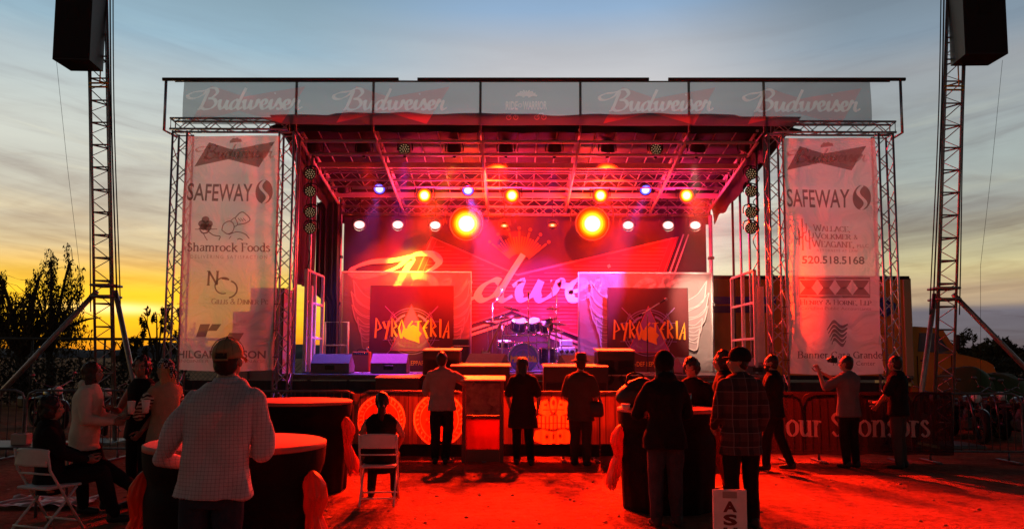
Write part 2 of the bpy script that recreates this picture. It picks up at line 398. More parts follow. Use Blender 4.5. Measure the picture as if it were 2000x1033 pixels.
# ---- flowing brush lettering of the beer banners, x-height 1
SCRIPT = ['.75,2.12 .1,1.55 -.7,1.2 -1.25,1.28 -1.3,1.6 -.7,1.92 .1,2.02 .75,2.12 .5,1.35 .15,.45 -.1,.02 -.3,-.06',
          '.35,1.75 .85,2.3 1.5,2.34 1.74,1.9 1.3,1.4 .78,1.2', '.78,1.2 1.4,1.12 1.6,.65 1.15,.12 .45,-.02 .05,.2',
          '1.85,.8 2.08,1.0 1.98,.45 2.12,.02 2.5,.28 2.86,1.0', '2.86,1.0 2.7,.35 2.82,.0 3.15,.22',
          '4.02,.85 3.75,1.02 3.35,.72 3.16,.25 3.36,.0 3.78,.3 4.12,1.0', '4.78,2.35 4.25,1.15 3.94,.3 4.08,.0 4.4,.22',
          '4.4,.7 4.72,1.0 4.62,.42 4.74,.02 5.1,.26 5.42,1.0', '5.42,1.0 5.28,.38 5.42,.0 5.86,.36 6.08,1.0 6.2,.78 6.45,.72',
          '6.4,.38 6.86,.58 6.98,.92 6.68,1.02 6.42,.55 6.54,.04 6.92,.08 7.25,.4', '7.25,.45 7.52,1.0 7.38,.36 7.5,.0 7.9,.32',
          '7.80,1.72 7.9,1.80', '7.9,.32 8.3,1.14 8.36,.78 8.58,.4 8.42,.0 8.02,.06', '8.42,.0 8.8,.3',
          '8.8,.38 9.26,.58 9.38,.92 9.08,1.02 8.82,.55 8.94,.04 9.32,.08 9.6,.36', '9.6,.36 9.92,1.14 10.0,.9 10.34,.96 10.18,.32 10.34,.0 10.75,.26']
def brush(P, x, z, width, weight=.24, tilt=0.0, zk=1.0):
    k = width/12.0
    for t in SCRIPT:
        pts = smooth_pts([tuple(float(q) for q in a.split(',')) for a in t.split()], 7)
        P.ribbon([(x+(p.x+1.3)*k, z+p.y*k*zk+tilt*(p.x+1.3)*k) for p in pts], .10*k, (weight*k, .10*k))
    return P
BOW = [(.17, 1), (.47, .70), (1, 1), (.80, 0), (.42, .33), (0, .03)]
def bowtie(P, x, z, w, h): return P.poly([(x+a*w, z+b*h) for a, b in BOW])
# ------------------------------------------------------------------ materials
MATS = {}
def mat(name, col=(.5, .5, .5), rough=.6, metal=0.0, var=.0, vscale=4.0, bump=0.0, bscale=20.0, emit=None, es=0.0, spec=.4, stretch=None):
    if name in MATS: return MATS[name]
    m = bpy.data.materials.new(name); m.use_nodes = True; t = m.node_tree
    b = t.nodes['Principled BSDF']
    b.inputs['Base Color'].default_value = (*col, 1); b.inputs['Roughness'].default_value = rough
    b.inputs['Metallic'].default_value = metal; b.inputs['Specular IOR Level'].default_value = spec
    if emit: b.inputs['Emission Color'].default_value = (*emit, 1); b.inputs['Emission Strength'].default_value = es
    if var or bump:
        c = t.nodes.new('ShaderNodeTexCoord'); v = c.outputs['Object']
        if stretch:
            mp = t.nodes.new('ShaderNodeMapping'); t.links.new(v, mp.inputs[0]); mp.inputs['Scale'].default_value = stretch; v = mp.outputs[0]
    if var:
        n = t.nodes.new('ShaderNodeTexNoise'); n.inputs['Scale'].default_value = vscale; n.inputs['Detail'].default_value = 6; n.inputs['Roughness'].default_value = .65
        t.links.new(v, n.inputs['Vector'])
        r = t.nodes.new('ShaderNodeValToRGB'); t.links.new(n.outputs[0], r.inputs[0])
        r.color_ramp.elements[0].position = .3; r.color_ramp.elements[1].position = .7
        r.color_ramp.elements[0].color = (*[max(0, q*(1-var)) for q in col], 1); r.color_ramp.elements[1].color = (*[min(1, q*(1+var)) for q in col], 1)
        t.links.new(r.outputs[0], b.inputs['Base Color'])
    if bump:
        n = t.nodes.new('ShaderNodeTexNoise'); n.inputs['Scale'].default_value = bscale; n.inputs['Detail'].default_value = 5
        t.links.new(v, n.inputs['Vector'])
        bp = t.nodes.new('ShaderNodeBump'); bp.inputs['Strength'].default_value = bump; bp.inputs['Distance'].default_value = .02
        t.links.new(n.outputs[0], bp.inputs['Height']); t.links.new(bp.outputs[0], b.inputs['Normal'])
    MATS[name] = m; return m
def mesh_cloth(name, col, clear=.3, trans=.5, rough_bump=0.4, bscale=1.2):
    """open-weave banner vinyl: part holes, part cloth that lets light through from behind"""
    if name in MATS: return MATS[name]
    m = bpy.data.materials.new(name); m.use_nodes = True; t = m.node_tree; t.nodes.clear()
    o = t.nodes.new('ShaderNodeOutputMaterial'); tr = t.nodes.new('ShaderNodeBsdfTransparent')
    d = t.nodes.new('ShaderNodeBsdfDiffuse'); l = t.nodes.new('ShaderNodeBsdfTranslucent')
    d.inputs[0].default_value = (*col, 1); l.inputs[0].default_value = (*col, 1)
    a = t.nodes.new('ShaderNodeMixShader'); a.inputs[0].default_value = trans; t.links.new(d.outputs[0], a.inputs[1]); t.links.new(l.outputs[0], a.inputs[2])
    b = t.nodes.new('ShaderNodeMixShader'); b.inputs[0].default_value = clear; t.links.new(a.outputs[0], b.inputs[1]); t.links.new(tr.outputs[0], b.inputs[2])
    c = t.nodes.new('ShaderNodeTexCoord'); n = t.nodes.new('ShaderNodeTexNoise'); n.inputs['Scale'].default_value = bscale; n.inputs['Detail'].default_value = 4
    n.inputs['Distortion'].default_value = .8
    t.links.new(c.outputs['Object'], n.inputs['Vector'])
    bp = t.nodes.new('ShaderNodeBump'); bp.inputs['Strength'].default_value = rough_bump; bp.inputs['Distance'].default_value = .15
    t.links.new(n.outputs[0], bp.inputs['Height']); t.links.new(bp.outputs[0], d.inputs['Normal']); t.links.new(bp.outputs[0], l.inputs['Normal'])
    t.links.new(b.outputs[0], o.inputs[0]); MATS[name] = m; return m
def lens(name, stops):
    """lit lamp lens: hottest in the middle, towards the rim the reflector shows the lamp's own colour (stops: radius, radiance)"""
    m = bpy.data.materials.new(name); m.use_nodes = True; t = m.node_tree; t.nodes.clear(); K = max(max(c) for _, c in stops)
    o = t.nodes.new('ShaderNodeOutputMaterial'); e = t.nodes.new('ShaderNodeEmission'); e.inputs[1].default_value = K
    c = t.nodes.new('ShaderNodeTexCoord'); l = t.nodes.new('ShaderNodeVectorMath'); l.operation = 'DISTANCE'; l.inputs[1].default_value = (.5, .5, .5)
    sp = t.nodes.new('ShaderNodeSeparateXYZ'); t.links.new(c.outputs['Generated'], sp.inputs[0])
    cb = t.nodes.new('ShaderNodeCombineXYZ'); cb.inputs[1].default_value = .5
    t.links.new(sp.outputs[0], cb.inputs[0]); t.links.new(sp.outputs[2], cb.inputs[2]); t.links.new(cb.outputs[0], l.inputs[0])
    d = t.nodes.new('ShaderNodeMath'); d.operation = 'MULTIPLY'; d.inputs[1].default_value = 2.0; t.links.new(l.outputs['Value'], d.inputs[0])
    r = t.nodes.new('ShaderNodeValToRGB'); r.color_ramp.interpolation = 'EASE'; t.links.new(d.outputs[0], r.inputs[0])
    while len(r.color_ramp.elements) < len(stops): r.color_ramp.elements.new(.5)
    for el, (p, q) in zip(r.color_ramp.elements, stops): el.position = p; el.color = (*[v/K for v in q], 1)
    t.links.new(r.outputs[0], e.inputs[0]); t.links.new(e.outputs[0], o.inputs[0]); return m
ALU = mat('truss aluminium', (.55, .55, .57), .38, .85, var=.25, vscale=9, bump=.05)
STEEL = mat('painted white steel', (.72, .72, .72), .45, .1, var=.12, vscale=6)
GALV = mat('galvanised steel', (.15, .15, .155), .5, .6, var=.3, vscale=12)
BLACK = mat('black equipment paint', (.018, .018, .02), .5, var=.3, vscale=30, bump=.1, bscale=80)
RUBBER = mat('black rubber', (.012, .012, .012), .8)
CHROME = mat('chrome', (.8, .8, .82), .14, 1.0)
GRILLE = mat('speaker grille', (.012, .011, .012), .65, bump=.6, bscale=220)
CARPET = mat('monitor carpet', (.13, .125, .14), .85, var=.2, vscale=40, bump=.3, bscale=120)
DECK = mat('stage deck', (.10, .10, .11), .35, var=.35, vscale=3, bump=.12, bscale=12)
TARP = mat('dark roof tarp', (.022, .018, .019), .7, var=.3, vscale=2, bump=.4, bscale=3)
RPIPE = mat('roof tube', (.62, .58, .60), .4, var=.15, vscale=6)
CEIL = mat('roof lining', (.040, .028, .042), .6, var=.2, vscale=2, bump=.25, bscale=2.5)
DRAPE = mat('black stage drape', (.04, .035, .04), .9, var=.3, vscale=2, bump=.6, bscale=3, stretch=(6, 6, .5))
WOODBEAM = mat('pale roof beam', (.62, .56, .42), .5, var=.15, vscale=3)
WIRE = mat('black cable', (.02, .02, .02), .6)

# ------------------------------------------------------------------ the setting: ground, hills, haze of the stage
gm = bpy.data.materials.new('trodden dirt'); gm.use_nodes = True; t = gm.node_tree; b = t.nodes['Principled BSDF']
c = t.nodes.new('ShaderNodeTexCoord')
def gnoise(sc, det, rg=.6):
    n = t.nodes.new('ShaderNodeTexNoise'); n.inputs['Scale'].default_value = sc; n.inputs['Detail'].default_value = det; n.inputs['Roughness'].default_value = rg
    t.links.new(c.outputs['Object'], n.inputs['Vector']); return n.outputs[0]
def gr(v, stops):
    r = t.nodes.new('ShaderNodeValToRGB'); t.links.new(v, r.inputs[0])
    while len(r.color_ramp.elements) < len(stops): r.color_ramp.elements.new(.5)
    for e, (p, q) in zip(r.color_ramp.elements, stops): e.position = p; e.color = (*q, 1)
    return r.outputs[0]
def gmix(f, a, q, mode='MIX'):
    n = t.nodes.new('ShaderNodeMix'); n.data_type = 'RGBA'; n.blend_type = mode
    if isinstance(f, float): n.inputs['Factor'].default_value = f
    else: t.links.new(f, n.inputs['Factor'])
    t.links.new(a, n.inputs[6]); t.links.new(q, n.inputs[7]); return n.outputs[2]
base = gr(gnoise(.55, 8, .7), [(.3, (.10, .042, .024)), (.5, (.26, .11, .06)), (.7, (.40, .172, .095))])
fine = gr(gnoise(9, 7, .75), [(.3, (.35, .33, .32)), (.5, (.95, .95, .95)), (.75, (1.3, 1.25, 1.2))])
b.inputs['Roughness'].default_value = .95; b.inputs['Specular IOR Level'].default_value = .1
t.links.new(gmix(1.0, base, fine, 'MULTIPLY'), b.inputs['Base Color'])
bp = t.nodes.new('ShaderNodeBump'); bp.inputs['Strength'].default_value = 1.0; bp.inputs['Distance'].default_value = .10
h = t.nodes.new('ShaderNodeMath'); h.operation = 'ADD'; t.links.new(gnoise(2.2, 8, .7), h.inputs[0]); t.links.new(gnoise(14, 6, .7), h.inputs[1])
t.links.new(h.outputs[0], bp.inputs['Height']); t.links.new(bp.outputs[0], b.inputs['Normal'])
g = MB(); xs = [-2500, -400, -60]+[-20+i*.5 for i in range(81)]+[60, 400, 2500]; ys = [-300, -40]+[i*.5 for i in range(0, 49)]+[60, 400, 3000]
def gz(x, y):
    e = max(0, min(1, (y-3)/2))*max(0, min(1, (24-y)/2))
    return (noise.noise((x*.45, y*.45, 0))*.014+noise.noise((x*1.3, y*1.3, 5))*.008)*e
w_ = len(xs)
g.add([(x, y, gz(x, y)) for y in ys for x in xs], [(j*w_+i, j*w_+i+1, (j+1)*w_+i+1, (j+1)*w_+i) for j in range(len(ys)-1) for i in range(w_-1)], True)
tag(g.build('ground', gm), kind='structure')
HILL = mat('distant hills', (.10, .085, .09), .95, var=.2, vscale=.01)
h_ = MB()
def hill(u, v):
    x = -1700+3400*u; y = 1500+350*v
    e = math.sin(math.pi*v)**.8
    hz = (26+noise.noise((x*.004, 2.2, v*2))*22+noise.noise((x*.013, 7.7, v*3))*9)
    return (x, y, max(-3, hz*e-3))
h_.sheet(hill, 140, 10); tag(h_.build('hills', HILL), kind='structure')
# ------------------------------------------------------------------ stage
XL, XR, YF, YB, ZD = -4.45, 5.12, 15.6, 19.85, 1.38
XM = (XL+XR)/2
def zr(y): return 6.30-(y-YF)*.165
Xp = lambda px, Y, py=500: at(px, py, Y).x
Zp_ = lambda py, Y, px=1000: at(px, py, Y).z

def box_truss(name, label, p0, p1, size=.29, bay=.29, mat_=ALU, group='aluminium trusses of the stage', r=.022, rl=.010, side=Vector((0, 1, 0)), depth=None, org=None):
    p0, p1 = Vector(p0), Vector(p1); d = p1-p0; L = d.length; d.normalize()
    a = side.normalized(); b_ = d.cross(a).normalized()
    depth = depth or size
    root = thing(name, label, 'truss', org or p0, group=group)
    cor = [a*sa*depth/2+b_*sb*size/2 for sa, sb in ((-1, -1), (1, -1), (1, 1), (-1, 1))]
    for q in cor: MB().tube([p0+q, p1+q], r, 8).build('chord', mat_, root)
    l = MB(); n = max(2, round(L/bay))
    for k in range(4):
        q0, q1 = cor[k], cor[(k+1) % 4]
        for i in range(n):
            s0, s1 = p0+d*(L*i/n), p0+d*(L*(i+1)/n)
            l.tube([s0+(q0 if i % 2 == 0 else q1), s1+(q1 if i % 2 == 0 else q0)], rl, 5, caps=False)
    for e in (p0+d*.02, p1-d*.02):
        l.tube([e+q for q in cor], rl*1.3, 5, closed=True)
    l.build('lacing', mat_, root); return root

stage = thing('stage_platform', 'dark raised stage platform with a blue lit deck edge and black cloth front', 'stage', (XM, YF, 0))
m = MB(); m.box((XM, (YF+YB+.4)/2, ZD-.06), (XR-XL+.5, YB-YF+.4, .12), bev=.01); m.build('deck', DECK, stage)
m = MB()
def fas(u, v):
    x = -7.2+15.0*u; return (x, YF-.03+.02*math.sin(x*9)+.012*math.sin(x*23+1)*(1-v), .02+(ZD-.16)*v)
m.sheet(fas, 200, 6); m.build('front_cloth', DRAPE, stage)
m = MB(); m.box((XM, YF-.02, ZD-.03), (XR-XL+.5, .05, .05), bev=.008); m.build('edge_trim', GALV, stage)
for x in (-4.2, -2.2, -.2, 1.8, 3.8, 5.0):
    for y in (YF+.4, YB): MB().tube([(x, y, 0), (x, y, ZD-.12)], .04, 8).build('leg', GALV, stage)

# roof: lining above, rafters front to back, beams across
roof = thing('stage_roof', 'stage roof of pink lit rafters under a dark lining, sloping to the rear', 'roof', (XM, YF, 5.5))
m = MB()
def lin_(u, v):
    x = XL+(XR-XL)*u; y = YF+(YB-YF)*v; return (x, y, zr(y)+.26+.03*math.sin(v*22)+.02*noise.noise((x, y, 0)))
m.sheet(lin_, 60, 44); m.build('lining', CEIL, roof)
m = MB(); m.sheet(lambda u, v: (XL-.1+(XR-XL+.2)*u, YB+.12+.03*math.sin(u*50), zr(YB)-.38+.8*v), 60, 6); m.build('rear_tarp', CEIL, roof)
m = MB()
def fasc(u, v):   # tarp rolled over the front edge, seen through the header banner
    x = -5.05+11.05*u; e = min(1, 8*min(u, 1-u))
    top = 6.76-.07*noise.noise((x*.5, 0, 3))-.30*(1-e)
    return (x, YF-.02+.04*math.sin(x*5+v*3)+.05*noise.noise((x*1.5, v*2, 1)), 6.36+.012*noise.noise((x*3, 0, 9))+(top-6.36)*v)
m.sheet(fasc, 120, 8); m.build('front_tarp', TARP, roof)
m = MB()
for sx_, x0 in ((-1, XL-.12), (1, XR+.12)):
    def side(u, v):
        y = YF+.1+(YB+.1-YF)*u; return (x0+sx_*(.1*v+.05*noise.noise((y*2, v*3, sx_))), y, zr(y)+.3-(.62+.22*noise.noise((y*1.3, 0, sx_*3)))*v)
    m.sheet(side, 50, 8)
m.build('side_tarp', TARP, roof)
m = MB()
m.sheet(lambda u, v: (-5.05+11.05*u, YF+(YB+.1-YF)*v, zr(YF+(YB-YF)*v)+.42+.03*noise.noise((u*9, v*6, 0))), 50, 24); m.build('roof_skin', TARP, roof)
for x in (-4.40, -2.84, -.64, 1.39, 3.6, 5.08):
    m = MB(); y0, y1 = YF, YB+.1
    m.tube([(x, y0, zr(y0)+.12), (x, y1, zr(y1)+.12)], .035, 8); m.tube([(x, y0, zr(y0)-.12), (x, y1, zr(y1)-.12)], .035, 8)
    k = 14
    for i in range(k):
        ya, yb = y0+(y1-y0)*i/k, y0+(y1-y0)*(i+1)/k; s = .12 if i % 2 else -.12
        m.tube([(x, ya, zr(ya)+s), (x, yb, zr(yb)-s)], .014, 5, caps=False)
    m.build('rafter', RPIPE, roof)
for y, r, dz in ((15.78, .035, -.05), (16.25, .03, -.12), (16.62, .03, .02), (17.5, .028, .05), (18.45, .03, .0), (19.1, .028, .06)):
    MB().tube([(XL, y, zr(y)+dz), (XR, y, zr(y)+dz)], r, 8).build('purlin', RPIPE, roof)
for y, hgt in ((17.06, .12), (18.85, .13)):
    m = MB(); m.box((XM, y, zr(y)-.02), (XR-XL, .06, hgt), bev=.006); m.build('cross_beam', WOODBEAM, roof)
m = MB()
x = XL+.35
while x < XR:
    m.tube([(x, YF+.05, zr(YF)+.2), (x, YB, zr(YB)+.2)], .014, 5); x += .42
m.build('joists', RPIPE, roof)
for y in (17.75, 18.15, 19.45):
    m = MB(); z = zr(y)
    for q in (-.09, .09): m.tube([(XL, y, z+q), (XR, y, z+q)], .02, 8)
    k = 44
    for i in range(k):
        xa, xb = XL+(XR-XL)*i/k, XL+(XR-XL)*(i+1)/k; s = .09 if i % 2 else -.09
        m.tube([(xa, y, z+s), (xb, y, z-s)], .008, 4, caps=False)
    m.build('ceiling_truss', RPIPE, roof)

# trusses of the stage front and rear
zt = Zp_(262, 15.3)
box_truss('truss_tower', 'outer aluminium truss tower beside the sunset, holding the banner with the chef logo', (Xp(349, 15.3, 480), 15.3, 0), (Xp(349, 15.3, 480), 15.3, zt))
box_truss('truss_tower', 'aluminium truss tower between the chef logo banner and the stage opening', (Xp(558, 15.3, 480), 15.3, 0.0), (Xp(558, 15.3, 480), 15.3, zt))
box_truss('truss_tower', 'aluminium truss tower between the stage opening and the banner with the phone number', (Xp(1515, 15.3, 480), 15.3, 0), (Xp(1515, 15.3, 480), 15.3, zt))
box_truss('truss_tower', 'outer aluminium truss tower in front of the yellow truck', (Xp(1731, 15.3, 480), 15.3, 0), (Xp(1731, 15.3, 480), 15.3, zt))
box_truss('ladder_truss', 'short horizontal truss over the banner with the chef logo', (Xp(336, 15.3, 250), 15.3, zt+.16), (XL-.1, 15.3, zt+.16), size=.22, bay=.26, side=Vector((0, 1, 0)))
box_truss('ladder_truss', 'short horizontal truss over the banner with the phone number', (XR+.15, 15.3, zt+.14), (Xp(1745, 15.3, 250), 15.3, zt+.14), size=.22, bay=.26)
zb = zr(YB)-.10
box_truss('rear_truss', 'pink lit horizontal truss across the rear of the stage above the big backdrop', (XL+.05, YB-.25, zb), (XR-.05, YB-.25, zb), size=.20, bay=.24, r=.02)
for x, lab in ((XL+.03, 'bright rear stage post beside the black drape'), (XR-.02, 'bright rear stage post beside the open sky')):
    p = thing('stage_post', lab, 'post', (x, YB-.3, ZD), group='rear posts of the stage')
    MB().tube([(x, YB-.3, ZD), (x, YB-.3, zb-.1)], .05, 10).build('pole', STEEL, p)
    m = MB()
    for z in (ZD+.02, ZD+1.7, ZD+2.9): m.box((x, YB-.3, z), (.14, .14, .07), bev=.01)
    m.build('collar', GALV, p)
for px, Y, py0, py1, lab in ((578, 15.62, 258, 728, 'front corner post of the stage opening next to the chef logo banner'), (1500, 15.62, 258, 728, 'front corner post of the stage opening next to the phone number banner')):
    x = Xp(px, Y, 480)
    tag(MB().tube([(x, Y, ZD), (x, Y, zr(YF)+.2)], .045, 10).build('corner_post', ALU, org=(x, Y, ZD)), lab, 'post', 'front corner posts')
for i, (px, Y, col) in enumerate(((1432, 19.0, BLACK), (1447, 18.3, ALU), (1464, 17.3, ALU))):
    x = Xp(px, Y, 480)
    tag(MB().tube([(x, Y, ZD), (x, Y, zr(Y))], .03, 8).build('support_pole', col, org=(x, Y, ZD)),
        ['thin black support pole farthest from the sponsor banner in the stage side opening', 'thin pink lit support pole, middle one of three in the stage side opening', 'thin pink lit support pole nearest the round lamps in the stage side opening'][i], 'pole', 'side support poles')
# truck arm poles hold the round side lamps
side_x = {}
for px, Y, lab in ((606, 16.3, 'upright lamp pole beside the black drape carrying four round lamps'), (1481, 16.1, 'upright lamp pole against the open sky carrying four round lamps')):
    x = Xp(px, Y, 480); side_x[px] = x
    p = thing('lamp_pole', lab, 'pole', (x, Y, ZD), group='lamp poles at the stage sides')
    MB().tube([(x, Y, ZD), (x, Y, zr(Y))], .028, 8).build('pole', ALU, p)
    MB().box((x, Y, ZD+.9), (.16, .12, 1.9), bev=.01).build('sleeve', STEEL, p)
    MB().box((x, Y, ZD+.015), (.4, .4, .03), bev=.005).build('base_plate', GALV, p)

# tall white side gates along both stage edges
def side_gate(x, y0, y1, lab):
    r_ = thing('side_gate', lab, 'gate', (x, y0, ZD), group='tall side gates of the stage')
    z0, z1 = ZD+.05, 3.58
    for y in (y0, (y0+y1)/2, y1):
        MB().box((x, y, (z0+z1)/2-.02), (.07, .06, z1-z0), bev=.008).build('upright', STEEL, r_)
    for z in (z0+.15, ZD+.75, ZD+1.5, z1-.03):
        MB().box((x, (y0+y1)/2, z), (.05, y1-y0, .05), bev=.006).build('rail', STEEL, r_)
side_gate(XL+.12, 16.1, 17.5, 'tall white side gate standing beside the black drape')
side_gate(XR-.06, 15.95, 17.6, 'tall white side gate standing against the yellow truck')
tag(MB().sheet(lambda u, v: (XL-.22+.03*math.sin(v*3)+.05*math.sin(u*22), 16.4+1.5*u, 3.3+2.6*v), 60, 10).build('side_drape', DRAPE, org=(XL, 17, 3.3)), 'dark drape hung high behind the tall side gate near the chef logo banner', 'drape')
# black drape in the wing, with the slit of sunset left beside it
m = MB(); m.sheet(lambda u, v: (XL-.50+.62*u+(.0 if v > .4 else .26*(1-u)), 19.2+.07*math.sin(u*26)+.04*math.sin(u*61), ZD+.02+(zr(19.2)-ZD-.1)*v), 70, 20)
tag(m.build('wing_drape', DRAPE, org=(XL, 19.2, ZD)), 'black drape hanging beside the big backdrop', 'drape')
m = MB()
m.tube([(XL+.0, 18.3, ZD), (XL+.0, 18.3, 2.55), (XL+.55, 18.3, 2.55), (XL+.55, 18.3, ZD)], .028, 8); m.tube([(XL+0, 18.3, 2.0), (XL+.55, 18.3, 2.0)], .02, 6)
tag(m.build('hand_rail', STEEL, org=(XL, 18.3, ZD)), 'white hand rail at the stage side in front of the black drape', 'rail')

# ------------------------------------------------------------------ big backdrop
YBD = YB+.02
RIPST = mat('backdrop cloth', (.06, .04, .07), .8, bump=.35, bscale=1.1, var=.15, vscale=1.5)
BRED = mat('backdrop red print', (.62, .045, .07), .8, bump=.35, bscale=1.1, var=.1, vscale=2)
BLINE = mat('backdrop pale red print', (.75, .20, .22), .8, bump=.35, bscale=1.1)
BWHITE = mat('backdrop white print', (.78, .70, .70), .8, bump=.35, bscale=1.1)
BGOLD = mat('backdrop gold print', (.36, .17, .05), .8)
bd = thing('backdrop', 'big stage backdrop printed with a red bow tie, crown and flowing white lettering', 'backdrop', (XM, YBD, ZD))
m = MB()
bx0, bx1, bz0, bz1 = XL+.05, XR-.05, ZD+.02, zb-.12
m.sheet(lambda u, v: (bx0+(bx1-bx0)*u, YBD+.022+.012*math.sin(u*40+v*9)*math.sin(v*5+1), bz0+(bz1-bz0)*v), 80, 30); m.build('cloth', RIPST, bd)
def BP(px, py): p = at(px, py, YBD); return (p.x, p.z)
def bprint(name, mt, fn, off):
    P = Print(); fn(P); P.v = [(x, YBD-off+y*1.0, z) for x, y, z in P.v]; return P.build(name, mt, bd)
bow = [BP(*q) for q in ((842, 462), (1010, 536), (1326, 462), (1238, 700), (1000, 606), (742, 690))]
bprint('bow_tie', BRED, lambda P: P.poly(bow), .012)
def inner(P):
    c = Vector((sum(p[0] for p in bow)/6, sum(p[1] for p in bow)/6))
    for k in (.985, .94): P.ribbon([tuple(c+(Vector(p)-c)*k) for p in bow], .045 if k > .95 else .02, closed=True)
    z = BP(1000, 690)[1]
    top = lambda x: np.interp(x, [bow[0][0], bow[1][0], bow[2][0]], [bow[0][1], bow[1][1], bow[2][1]])
    bot = lambda x: np.interp(x, [bow[5][0], bow[4][0], bow[3][0]], [bow[5][1], bow[4][1], bow[3][1]])
    while z < bow[0][1]:
        run = []
        for i in range(120):
            x = bow[5][0]+(bow[2][0]-bow[5][0])*i/119
            xl = np.interp(z, [bow[5][1], bow[0][1]], [bow[5][0], bow[0][0]]); xr = np.interp(z, [bow[3][1], bow[2][1]], [bow[3][0], bow[2][0]])
            ok = bot(x)+.12 < z < top(x)-.12 and xl+.2 < x < xr-.2
            if ok: run.append((x, z))
            elif len(run) > 1: P.ribbon(run, .018); run = []
            else: run = []
        if len(run) > 1: P.ribbon(run, .018)
        z += .095
bprint('outline', BLINE, inner, .02)
def stripes(P):
    for s_, off in ((1, 0), (1, .13)):
        a, b_, c_ = Vector(bow[5]), Vector(bow[4]), Vector(bow[3])
        P.ribbon([tuple(q-Vector((0, .16+off))) for q in (a, b_, c_)], .07)
        P.ribbon([(bow[2][0]+.12+off, bow[2][1]+.06), (bow[3][0]+.12+off, bow[3][1])], .04)
bprint('stripe', BWHITE, stripes, .02)
def crown(P):
    c = Vector(BP(1014, 520)); 
    for i in range(19):
        a = R(90+(i-9)*5.6); l = .92 if i % 3 == 0 else .78
        P.ribbon([tuple(c+Vector((math.cos(a)*.32, math.sin(a)*.32))), tuple(c+Vector((math.cos(a)*l, math.sin(a)*l)))], .045)
        if i % 3 == 0: q = c+Vector((math.cos(a)*1.0, math.sin(a)*1.0)); P.ellipse(q.x, q.y, .045, .045, 14)
    P.ribbon([tuple(c+Vector((.34*math.cos(R(a)), .34*math.sin(R(a))))) for a in range(36, 146, 6)], .05)
bprint('crown', BGOLD, crown, .02)
x0, z0 = BP(690, 585); x1, _ = BP(1345, 585)
bprint('lettering', BWHITE, lambda P: brush(P, x0, z0, x1-x0, weight=.20, zk=.70), .03)

# two printed scrims with wings, each with a dark band banner in front
SCRIM = mesh_cloth('scrim cloth', (.36, .31, .31), clear=.34, trans=.3, bscale=2.0)
WING = mat('wing print', (.42, .35, .35), .8)
WINGV = mat('wing print inside', (.25, .19, .20), .8)
BANB = mat('band banner cloth', (.075, .008, .011), .55, bump=.5, bscale=1.4, var=.2, vscale=1.5)
YEL = mat('yellow print', (.85, .60, .03), .6); YORG = mat('orange print', (.9, .38, .02), .6)
RLIN = mat('red line print', (.75, .06, .04), .6); VIO = mat('violet line print', (.30, .16, .42), .6); TRI = mat('triangle print', (.26, .08, .30), .6)
PYRO = ['P .0,-.1 .06,1 .34,.45 .08,.32', 'Y .0,.8 .17,.42|.36,.85 .15,-.18', 'R .06,-.02 .06,1 .33,.55 .1,.4 .36,-.02', 'O .16,-.12 .0,.45 .17,.92 .33,.45 .16,-.12',
        'S .36,.85 .08,.5 .32,.42 .04,-.08', 'T .0,.8 .42,.84|.22,.8 .2,-.05', 'E .38,.9 .06,.45 .32,-.1|.08,.45 .3,.5', 'R .06,-.02 .06,1 .33,.55 .1,.4 .36,-.02', 'I .14,-.06 .14,.95', 'A .0,-.1 .34,.85 .33,-.1|.1,.24 .33,.3']
def pyro(P, x, z, w, h, wt):
    k = w/4.55; cx = x; n = 0
    for t_ in PYRO:
        ch, body = t_.split(' ', 1)
        for s_ in body.split('|'):
            P.ribbon([(cx+float(a.split(',')[0])*k, z+float(a.split(',')[1])*h) for a in s_.split()], wt*.4, (wt, wt*.2))
        cx += (.30 if ch == 'I' else .475)*k
def feather(P, pts, w):
    P.ribbon(smooth_pts(pts, 8), w)
